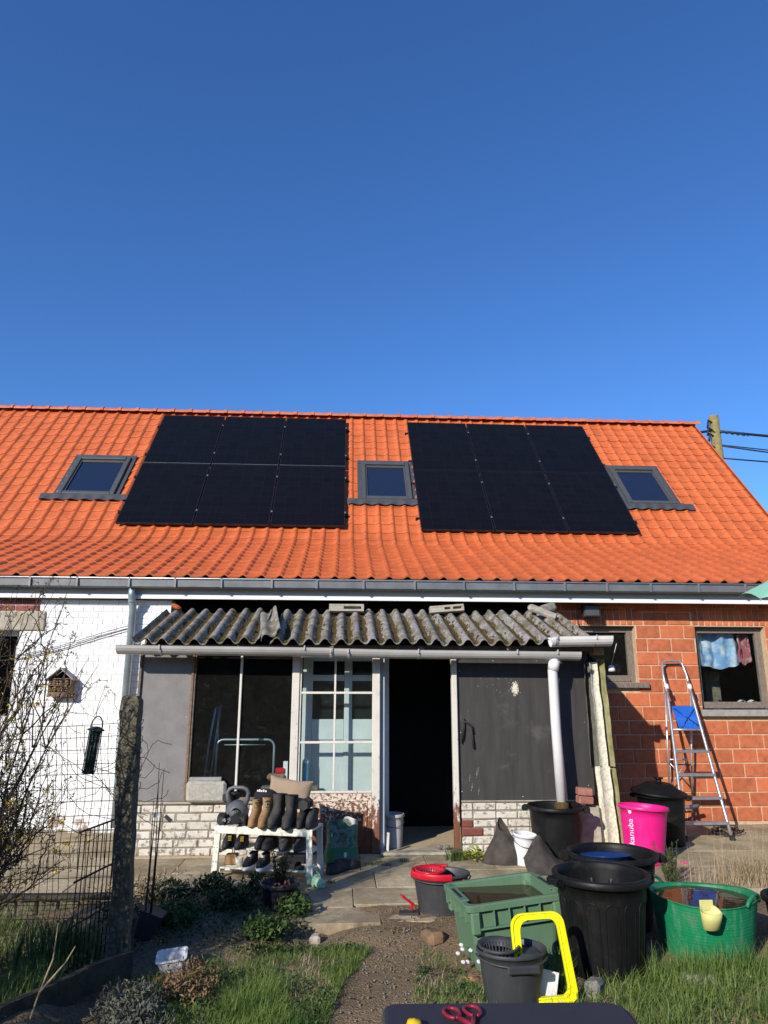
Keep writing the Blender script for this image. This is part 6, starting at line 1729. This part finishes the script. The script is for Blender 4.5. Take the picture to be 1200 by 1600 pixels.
o = sw.build('ground_cover', M['leafdark'], kind='stuff'); o['label'] = 'low weeds and litter covering the bed'
sd = MB()
for k in range(1500):
    x = random.gauss(-1.45,0.16); y = random.gauss(5.85,0.22)
    leaf(sd, Vector((x,y,gz(x,y)+random.uniform(0.0,0.16))), rvec(0.3), rvec(1.0), random.uniform(0.02,0.06), random.uniform(0.005,0.012))
o = sd.build('dry_stalks', M['straw'], kind='stuff'); o['label'] = 'dry straw coloured stalks behind the fence post'
# grey sage and dry perennials bottom left
for (x,y,n,mt,lab) in ((-1.0,4.0,1100,'sage','grey sage-like plant in the bottom left shade'),(-0.78,4.28,900,'deadleaf','brown dried perennial beside the white tub'),(-0.9,3.75,700,'sage','lower grey plant at the bottom edge of the picture')):
    leafy_mass('perennial', lab, M[mt], blob(x,y,gz(x,y)+0.07,0.17,0.17,0.11,n), (0.015,0.045), (0.006,0.014), 'plant', loc=(x,y,gz(x,y)))
# pot plant
pt = bin_round('flower_pot','black plastic flower pot with a small dark shrub',-0.41,5.60,-0.03,0.215,0.132,0.10,M['potblack'],0.010,rimh=0.03,cat='plant pot')
MB().disc(0.122,0.185,32).build('soil', M['soil'], pt)
sm_ = MB(); lf = MB()
for k in range(26):
    a = random.uniform(0,2*PI); r_ = random.uniform(0,0.05); tip = Vector((math.cos(a)*r_*1.9+0.02, math.sin(a)*r_*1.9, 0.185+random.uniform(0.12,0.27)))
    q = Vector((math.cos(a)*r_*0.6, math.sin(a)*r_*0.6, 0.18)); sm_.tube([q, (q+tip)/2+Vector((0.004,0,0.01)), tip], [0.003,0.002,0.001], 4)
    for j in range(34):
        f_ = random.uniform(0.15,1.0); p = q.lerp(tip, f_); leaf(lf, p, rvec(0.6), rvec(1), random.uniform(0.014,0.026), random.uniform(0.005,0.009))
sm_.build('stem', M['bark'], pt); lf.build('foliage', M['leafdark'], pt)
dl = MB()
for k in range(60): leaf(dl, Vector((random.gauss(-0.03,0.05), random.gauss(-0.03,0.05), 0.19+random.uniform(0,0.03))), rvec(), rvec(1), 0.03, 0.018)
dl.build('dead_leaves', simple('reddish_dead_leaf',(0.10,0.035,0.03),rough=0.9), pt)
# yellow-green plant and weeds by the door post
yp = thing('bright_plant','bright yellow-green leafy plant at the foot of the low wall','plant',(1.245,6.98,0.0))
b = MB(); s = MB()
for k in range(95):
    a = random.uniform(0,2*PI); r_ = random.uniform(0.0,0.085); z = random.uniform(0.03,0.13)*(1-0.5*r_/0.09)
    p = Vector((math.cos(a)*r_, math.sin(a)*r_*0.8, z)); leaf(b, p, Vector((math.cos(a),math.sin(a),0.15+random.uniform(-.3,.5))), Vector((0,0,1)), random.uniform(0.035,0.06), random.uniform(0.022,0.034))
for k in range(10):
    a = k*0.63; s.tube([(0,0,0),(0.03*math.cos(a),0.03*math.sin(a),0.06),(0.06*math.cos(a),0.06*math.sin(a),0.09)],0.0025,4)
b.build('foliage', M['leafyel'], yp); s.build('stem', M['leaf'], yp)
wd = thing('door_weed','narrow leaved green weed at the rusty door post foot','weeds',(1.10,7.05,0.0))
b = MB(); pts = [(random.gauss(0,0.045), random.gauss(0,0.04), 0.0) for k in range(320)]; blades(b, pts, 0.05, 0.14, 0.006, 0.9, 2); b.build('foliage', M['leaf'], wd)
pw_ = MB()
for (x,y) in ((0.42,6.86),(0.30,6.9),(-0.05,6.3),(0.9,6.7),(0.75,6.66),(0.36,6.98),(0.6,7.0)):
    blades(pw_, [(x+random.gauss(0,0.03), y+random.gauss(0,0.012), 0.0) for k in range(45)], 0.01, 0.03, 0.006, 1.0, 1)
o = pw_.build('joint_weeds', M['leaf'], kind='stuff'); o['label'] = 'tiny weeds in the paving joints'
# rubble in the doorway
for k,(x,y,s_) in enumerate(((0.99,7.42,0.026),(1.03,7.38,0.02),(0.97,7.36,0.018),(1.06,7.43,0.022))):
    o = MB().bbox(-s_,s_,-s_,s_,0,s_*1.7,s_*0.4).jit(0.014,30,k*3.3).build('pebble', M['stone']); o.location = (x,y,0.006); o.rotation_euler = (0,0,k); tag(o,['largest grey pebble of the heap in the doorway','grey pebble in front of the largest in the doorway heap','smallest pebble at the left front of the doorway heap','rightmost pebble of the doorway heap by the rusty post'][k],'stone','pebbles in the doorway')
# rosemary
rs = thing('rosemary','small rosemary bush with upright sprigs in front of the pink bin','plant',(2.72,6.2,0.0))
s = MB(); b = MB()
for k in range(17):
    a = random.uniform(0,2*PI); r_ = random.uniform(0.02,0.13); q = Vector((math.cos(a)*r_*0.4, math.sin(a)*r_*0.4, 0)); tip = Vector((math.cos(a)*r_*1.2, math.sin(a)*r_*1.2, random.uniform(0.12,0.34)))
    s.tube([q, q.lerp(tip,0.5)+Vector((0.01,0,0)), tip],[0.004,0.003,0.002],4)
    for j in range(75):
        p = q.lerp(tip, random.uniform(0.2,1)); d = rvec(0.5); leaf(b, p, d, rvec(1), random.uniform(0.014,0.026), 0.005)
s.build('stem', M['bark'], rs); b.build('foliage', M['leaf'], rs)
f_ = MB()
for k in range(8): f_.lathe([(0,0),(0.008,0.004),(0.006,0.010),(0,0.012)],6,(0.13+random.gauss(0,0.012), random.gauss(0,0.02))); 
f_.v = [(x,y,z+0.13) for x,y,z in f_.v]; f_.build('blossom', M['pink'], rs)
# dry ornamental grass right
dg = thing('dry_grass','tall dry straw coloured grass at the right edge','dry grass',(3.4,6.15,0.0))
b = MB(); pts = [(random.gauss(0,0.17), random.gauss(0,0.10), -0.02) for k in range(620)]
blades(b, pts, 0.12, 0.34, 0.0045, 0.7, 3); blades(b, pts[:70], 0.35, 0.66, 0.003, 0.35, 4); b.build('blades', M['straw'], dg)
# daisies
da = thing('daisies','small clump of white daisies left of the grey mop bucket','flowers',(0.735,4.56,gz(0.735,4.56)))
s = MB(); 
for k,(dx,dy,h) in enumerate(((-0.03,0.03,0.085),(0.0,0.05,0.10),(-0.01,-0.03,0.06),(0.02,0.0,0.05),(0.05,0.06,0.09),(0.075,-0.06,0.07),(0.0,0.09,0.11))):
    s.tube([(dx,dy,0),(dx,dy,h)],0.0015,4)
    fb = MB()
    for j in range(11):
        a = 2*PI*j/11; leaf(fb, Vector((0,0,0)), Vector((math.cos(a),math.sin(a),0.1)), Vector((0,0,1)), 0.014, 0.007)
    fb.lathe([(0.0045,0.001),(0.003,0.004),(0,0.005)],8); fb.xf(T(dx,dy,h)@RX(R(35))); fb.build('flower_head', M['whiteplastic'], da)
s.build('stem', M['leaf'], da)
# stones
for (x,y,sx,sy,h,mt,lab) in ((1.37,4.20,0.06,0.05,0.07,'stone','grey stone in the grass right of the yellow frame'),(1.98,4.28,0.10,0.05,0.05,'concrete','pale half buried slab piece in the grass before the green tub'),(2.25,4.36,0.07,0.035,0.03,'concrete','flat pale stone sunk in grass close under the green tub'),(0.75,4.45,0.055,0.045,0.018,'tan','tan flat stone in the grass by the daisies'),(-0.13,5.12,0.035,0.03,0.04,'concrete','small pale stone at the step edge of the paving'),(0.62,5.0,0.07,0.06,0.06,'deadleaf','dry root clump in front of the red mop bucket')):
    o = MB().bbox(-sx,sx,-sy,sy,-0.02,h,min(sx,sy)*0.4).jit(0.02,14,x*7).build('stone', M[mt]); o.location = (x,y,gz(x,y)); o.rotation_euler=(0,0,x*3); tag(o,lab,'stone')
o = MB().bbox(-0.02,0.01,-0.01,0.01,0,0.07,0.005).jit(0.008,20).build('white_peg', M['whiteplastic']); o.location=(2.52,4.35,gz(2.52,4.35)); tag(o,'small white peg in the grass at the right','peg')
# white tub on the bed
wt = thing('white_tub','white plastic ice-cream tub lying open in the grass','tub',(-0.93,4.62,gz(-0.93,4.62)+0.01),R(8))
b = MB(); b.loft([rrect(0.060,0.045,0.0,0.02),rrect(0.078,0.060,0.085,0.02),rrect(0.086,0.068,0.086,0.022),rrect(0.086,0.068,0.092,0.022),rrect(0.075,0.057,0.092,0.02),rrect(0.056,0.041,0.006,0.02)],smooth=False); b.xf(RX(R(12))@RY(R(-5))); b.build('body', M['whiteplastic'], wt)

# ---- fence: concrete post, wire mesh, iron railing
fp = MB()
fp.loft([[(x*s+dx, y*s, z) for x,y in ((-0.050,-0.050),(0.050,-0.050),(0.050,0.050),(-0.050,0.050))] for z,s,dx in [(-0.1,1.0,0.0)]+[(z,1.0+0.03*math.sin(z*7),0.0) for z in np.linspace(0.1,1.32,18)]+[(1.38,1.12,0.0),(1.45,1.08,0.005),(1.475,0.85,0.0)]], smooth=False)
fp.jit(0.012, 8, 3); fp.xf(T(-1.213,4.55,0)@RY(R(-2.2)))
tag(fp.build('fence_post', M['postc']),'mossy rough concrete fence post','post')
mesh_ = thing('wire_fence','sagging rusty wire mesh fence left of the concrete post','fence',(-1.9,4.74,0.1))
wv_ = MB()
def fence_pt(x, z):
    return (x + 0.020*mnoise.noise(Vector((x*3,z*4,1))) , 4.74 + 0.06*mnoise.noise(Vector((x*1.5,z*2,5))), z + 0.03*mnoise.noise(Vector((x*1.7,z*1.3,8))) - 0.05*math.sin(PI*(x+2.6)/1.3)*max(0,z-0.6)*0.6)
x = -2.85
while x < -1.33:
    wv_.tube([fence_pt(x + 0.06*math.sin(z*2.5+x*3)*max(0,z-0.6), z) for z in np.linspace(0.08,1.30,18)], 0.0022, 3, False); x += random.choice((0.045,0.05,0.035,0.06))
z = 0.12
while z < 1.34:
    wv_.tube([fence_pt(x, z) for x in np.linspace(-2.85,-1.31,30)], 0.0022, 3, False); z += random.choice((0.075,0.085,0.06))
for k in range(16):      # loose tangled strands
    x = random.uniform(-2.3,-1.5); zz = random.uniform(0.85,1.25)
    wv_.tube([fence_pt(x+0.5*u+0.06*math.sin(u*7+k), zz+0.12*math.sin(u*3.5+k)+random.uniform(-.02,.02)-0.1*u) for u in np.linspace(0,1,12)], 0.002, 3, False)
wv_.build('wire_mesh', M['wire'], mesh_, True, 'stuff')
wr2 = MB()
for k in range(9):
    zz = 0.95+0.045*k; wr2.tube([(-1.213-0.038*zz+0.075*math.cos(a), 4.55+0.075*math.sin(a), zz+0.03*math.sin(a*2+k)) for a in np.linspace(0,2*PI,14)], 0.0018, 4)
wr2.tube([(-1.17,4.40,1.25),(-1.11,4.38,1.21),(-1.10,4.38,1.16),(-1.15,4.40,1.05)],0.002,4)
wr2.build('binding_wire', M['wire'], mesh_, True)
rl_ = thing('iron_railing','low dark iron railing running toward the concrete post','railing',(-1.34,4.4,0.1))
A_ = Vector((-1.32,4.66,0)); B_ = Vector((-1.395,4.22,0))
for z in (0.765,0.52,0.30,0.10):
    MB().tube([A_+Vector((0,0,z)), B_+Vector((0,0,z))], 0.0055, 6).build('rail', M['ironrail'], rl_, True)
for k in range(9):
    p = A_.lerp(B_, (k+0.5)/9); MB().tube([p+Vector((0,0,0.05)), p+Vector((0,0,0.765))], 0.003, 6).build('bar', M['ironrail'], rl_, True)
# bird feeder
bf = thing('bird_feeder','dark green tube bird feeder with a hoop handle hung on the fence','bird feeder',(-1.52,4.66,1.02))
MB().lathe([(0,0),(0.036,0),(0.036,0.012)],16).build('base', M['feeder'], bf)
MB().lathe([(0.030,0.012),(0.032,0.25)],16).build('tube', M['feeder'], bf)
for k in range(12): a = 2*PI*k/12; MB().tube([(0.036*math.cos(a),0.036*math.sin(a),0.01),(0.037*math.cos(a),0.037*math.sin(a),0.25)],0.003,5).build('cage_bar', M['feeder'], bf)
MB().lathe([(0.052,0.25),(0.048,0.258),(0.02,0.272),(0,0.274)],20).build('lid', M['feeder'], bf)
MB().tube([(0.035*math.cos(a),0,0.265+0.07*math.sin(a)) for a in np.linspace(0,PI,14)],0.004,6).build('hoop', M['feeder'], bf)
bf.rotation_euler = (0,R(5),0)
# bed edging: planks with shade in their colour, and upright mossy boards with a cap
eg = MB(); pts = [(-1.12,4.42),(-1.28,4.18),(-1.50,3.70),(-1.62,3.35)]
for i in range(3):
    a, b_ = Vector(pts[i]+(0,)), Vector(pts[i+1]+(0,)); d = (b_-a).normalized(); n = Vector((-d.y,d.x,0))*0.018
    eg.add([a+n,b_+n,b_-n,a-n,a+n+Vector((0,0,0.13)),b_+n+Vector((0,0,0.14)),b_-n+Vector((0,0,0.14)),a-n+Vector((0,0,0.13))],[(0,1,2,3),(4,7,6,5),(0,4,5,1),(1,5,6,2),(2,6,7,3),(3,7,4,0)])
eg.jit(0.01,9); tag(eg.build('edging_board', M['mosswood_shaded']),'old timber edging of the raised bed at the bottom left','edging')
ub = thing('board_edge','row of mossy upright boards behind the wire fence','board edging',(-1.8,5.28,0))
for k in range(7):
    x = -2.35+k*0.135; MB().bbox(x,x+0.115,5.27,5.31,-0.06,0.15+random.uniform(-.02,.02),0.01).jit(0.01,12,k).build('board', M['postc'], ub, True)
MB().bbox(-2.4,-1.42,5.24,5.34,0.165,0.195,0.008).jit(0.012,6).build('cap_plank', M['mosswood_shaded'], ub, True)
# daffodil leaves and raised bed grass
dfb = MB(); blades(dfb, [(random.gauss(-1.55,0.12), random.gauss(4.45,0.12), gz(-1.55,4.45)) for k in range(150)], 0.12, 0.26, 0.013, 0.7, 3)
dft = thing('daffodil_leaves','clump of strap-like green leaves in the raised bed','plant',(-1.55,4.45,gz(-1.55,4.45))); dfb.build('leaf_blades', M['leaf'], dft, True)
gm = MB(); blades(gm, scatter([(-2.2,3.4),(-1.58,3.5),(-1.35,4.15),(-1.3,4.7),(-2.2,5.2)], 4200, lambda x,y: 0.6+0.6*fld(x,y,3,2)), 0.03, 0.11, 0.0045, 0.9)
o = gm.build('grass', M['grass'], kind='stuff'); o['label'] = 'grass in the raised bed at the left'
tw = MB()
for (a,b_,c_,d_) in (((-1.385,3.72,0.0),(-1.37,3.80,0.14),(-1.345,3.88,0.27),(-1.345,3.90,0.42)),((-1.365,3.80,0.16),(-1.33,3.85,0.20),(-1.29,3.90,0.25),(-1.26,3.92,0.31))): tw.tube([a,b_,c_,d_],[0.006,0.005,0.004,0.002],6)
tag(tw.build('bare_branch', M['straw']),'pale bare stick poking up in the bottom left corner','stick')
# rose canes with a tag right of the post
rc_ = thing('rose_canes','thin upright canes with a grey tag right of the concrete post','canes',(-1.17,4.95,0.0))
b = MB()
for k in range(5):
    x = -1.17+random.uniform(-.03,.04); b.tube([(x,4.95,0.0),(x+0.01,4.95,0.5),(x+random.uniform(-.01,.03),4.95,random.uniform(0.75,1.1))],[0.005,0.004,0.002],5)
b.build('cane', M['bark'], rc_, True)
MB().bbox(-0.055,0.0,-0.001,0.001,-0.012,0.012,0.0004).xf(T(-1.06,4.93,0.70)@RY(R(38))).build('tag', M['greyplastic'], rc_, True)
MB().bbox(-0.02,0.02,-0.002,0.002,-0.012,0.012,0.0006).xf(T(-1.155,4.93,0.735)).build('clip', M['whiteplastic'], rc_, True)
tag(MB().loft([rrect(0.05,0.05,0.0,0.012),rrect(0.075,0.075,0.16,0.015)],smooth=False).xf(T(-1.20,5.0,0.02)@RY(R(20))).build('grey_planter', M['greyplastic']),'grey square planter tucked behind the fence post','planter')

# ---- forsythia
fs = thing('forsythia','bare forsythia shrub with a few yellow blossoms at the left edge','shrub',(-2.0,4.0,0.05))
stem = MB(); twig = MB(); flw = MB(); bud = MB()
random.seed(11)
def grow(p, tip, r_, lvl, dens):
    n = 9; pts = []; side = rvec()*0.05
    for k in range(n+1):
        f_ = k/n; q = p.lerp(tip, f_) + Vector((0,0,0.10*math.sin(PI*f_))) + side*math.sin(PI*f_) + rvec()*0.010
        pts.append(q)
    (stem if lvl == 0 else twig).tube(pts, [max(0.0012, r_*(1-0.85*k/n)) for k in range(n+1)], 5 if lvl == 0 else 4, False)
    if lvl < 2:
        for k in range(dens):
            f_ = random.uniform(0.25, 0.95); q = pts[min(n, int(f_*n))]; L = random.uniform(0.12,0.42)*(1 if lvl == 0 else 0.5)
            d = ((tip-p).normalized() + rvec(0.5)*0.9).normalized(); grow(q, q+d*L, r_*0.45, lvl+1, max(1, dens//3))
    for k in range(5 if lvl == 0 else 6):
        q = pts[random.randrange(3, n+1)]
        for m in range(2): leaf(bud, q, rvec(0.6), rvec(1), random.uniform(0.008,0.02), random.uniform(0.004,0.008))
    low = max(0.0, 1.25-pts[-1].z*0.55)
    for k in range(7):
        if random.random() < 0.20*low:
            q = pts[random.randrange(3, n+1)]
            for m in range(4): leaf(flw, q+rvec()*0.004, rvec(0.2), rvec(1), random.uniform(0.014,0.022), 0.008)
tips = [(-1.50,4.0,2.11),(-1.585,4.0,2.03),(-1.30,4.0,1.66),(-1.40,4.1,1.69),(-1.72,4.0,1.93),(-1.80,4.0,1.90),(-1.86,4.0,1.83),(-1.64,4.0,1.83),(-1.52,4.05,1.72)]
for k in range(30): tips.append((random.uniform(-2.6,-1.66), random.uniform(3.3,4.4), random.uniform(0.7,1.6)))
for k in range(12): tips.append((random.uniform(-1.80,-1.40), random.uniform(3.7,4.3), random.uniform(0.45,1.0)))
for k in range(20): tips.append((random.uniform(-3.2,-1.95), random.uniform(1.9,3.4), random.uniform(0.9,1.9)))
for k, tp_ in enumerate(tips):
    tp_ = Vector(tp_); p = Vector((-2.05+random.gauss(0,0.12), min(4.0, tp_.y+0.1)+random.gauss(0,0.12), 0.05)) if k < 45 else Vector((-2.6+random.gauss(0,0.12), 2.7+random.gauss(0,0.15), 0.0))
    grow(p, tp_, 0.010 if k >= 9 else 0.009, 0, 8)
for k in range(2600):
    v = rvec()*random.random()**0.4; q = Vector((-2.0+v.x*0.42, 4.05+v.y*0.35, 0.95+v.z*0.50))
    if mnoise.noise(q*3.5) < -0.12: continue
    for m in range(3): leaf(bud, q+rvec()*0.02, rvec(0.3), rvec(1), random.uniform(0.012,0.030), random.uniform(0.006,0.012))
    if random.random() < 0.10:
        for m in range(4): leaf(flw, q+rvec()*0.004, rvec(0.2), rvec(1), random.uniform(0.014,0.022), 0.008)
for k in range(60):
    v = rvec()*random.random()**0.5; q = Vector((-2.0+v.x*0.4, 4.05+v.y*0.35, 0.85+v.z*0.5)); grow(q, q+(rvec(0.8)*random.uniform(0.2,0.45)), 0.004, 1, 3)
stem.build('branch', M['bark'], fs, True); twig.build('twig', M['bark'], fs, True, 'stuff'); flw.build('blossom', M['flower'], fs, True, 'stuff'); bud.build('leaf_bud', M['bud'], fs, True, 'stuff')

# ---- utility pole and wires behind the gable
up_ = thing('utility_pole','lichen covered wooden utility pole behind the right gable','utility pole',(9.15,16.0,0.0))
MB().tube([(0,0,0),(-0.02,0,8.1)],[0.16,0.115],12).build('shaft', M['pole'], up_)
hw_ = MB()
for (z,x) in ((7.9,-0.16),(7.7,-0.18),(7.55,-0.16),(7.25,-0.16)): hw_.tube([(-0.1,-0.05,z),(x-0.06,-0.1,z+0.05),(x-0.1,-0.1,z-0.15)],0.025,6)
hw_.build('bracket', M['cable'], up_)
for i,(z,r_,sag,lab) in enumerate(((7.72,0.032,-0.55,'thick twisted overhead cable, highest right of the pole'),(7.37,0.014,-0.62,'upper of two thin overhead wires'),(7.35,0.017,-0.78,'lower of two thin overhead wires'),(7.02,0.018,-0.45,'lowest overhead wire right of the gable'))):
    c_ = MB(); c_.tube([(9.05+u*16, 16.0-u*1.0, z+sag*(u*3.2)*(1-u*0.55)) for u in np.linspace(0,1,20)], r_, 6)
    if i == 0: c_.tube([(9.0+u*0.9, 16.0-0.1, z-0.02-0.05*abs(math.sin(u*20))-u*0.10) for u in np.linspace(0,1,60)], 0.012, 4)
    if i == 0: c_.tube([(9.05,16,z),(8.3,16.5,z+0.02),(6.0,17.5,z-0.1)], r_, 6)
    tag(c_.build('overhead_wire', M['cable']), lab, 'wire')
# ---- parasol edge at the right
ps = thing('parasol','mint green parasol edge poking in at the right border','parasol',(4.3,5.2,-0.06))
RR = 1.35; n = 8; TL = RX(R(5)) @ RY(R(-9))
TIP = Vector((3.04, 5.0, 2.165))
C_ = TIP - TL @ Vector((-RR, 0, -0.50))
rim_ = [C_ + TL @ Vector((RR*math.cos(2*PI*k/n+PI), RR*math.sin(2*PI*k/n+PI), -0.50)) for k in range(n)]
b = MB()
for k in range(n):
    a, c_ = rim_[k], rim_[(k+1)%n]
    def fn(u, v, a=a, c_=c_):
        e = a.lerp(c_, u); q = C_.lerp(e, v); q.z += 0.03*math.sin(PI*u)*v; return tuple(q)
    b.grid(fn, 6, 6, False)
b.build('canopy', M['parasol'], ps, True)
MB().tube([(C_.x,C_.y+0.25,-0.06),(C_.x,C_.y+0.25,C_.z-0.45),tuple(C_+TL@Vector((0,0,0.05)))],0.02,10).build('pole', M['alu'], ps, True)
for k in range(n): MB().tube([C_-Vector((0,0,0.03)), rim_[k]-Vector((0,0,0.012))],0.006,5).build('rib', M['alu'], ps, True)

# ---- tall hedge closing the garden behind the viewer (seen only as reflections in the panes)
hg = MB()
for k in range(9000):
    x = random.uniform(-22, 20); z = random.uniform(-0.05, 4.6 + 0.7*mnoise.noise(Vector((x*0.4,0,2))))
    y = -10.0 - random.uniform(0, 0.9) + 0.7*mnoise.noise(Vector((x*0.7,z*0.7,1)))
    leaf(hg, Vector((x,y,z)), rvec(-0.3), rvec(1), random.uniform(0.25,0.6), random.uniform(0.2,0.4))
hg.box(-22,20,-11.6,-11.0,-0.1,4.2)
o = hg.build('hedge', M['leafdark'], kind='stuff'); o['label'] = 'tall dark hedge closing the garden opposite the house'
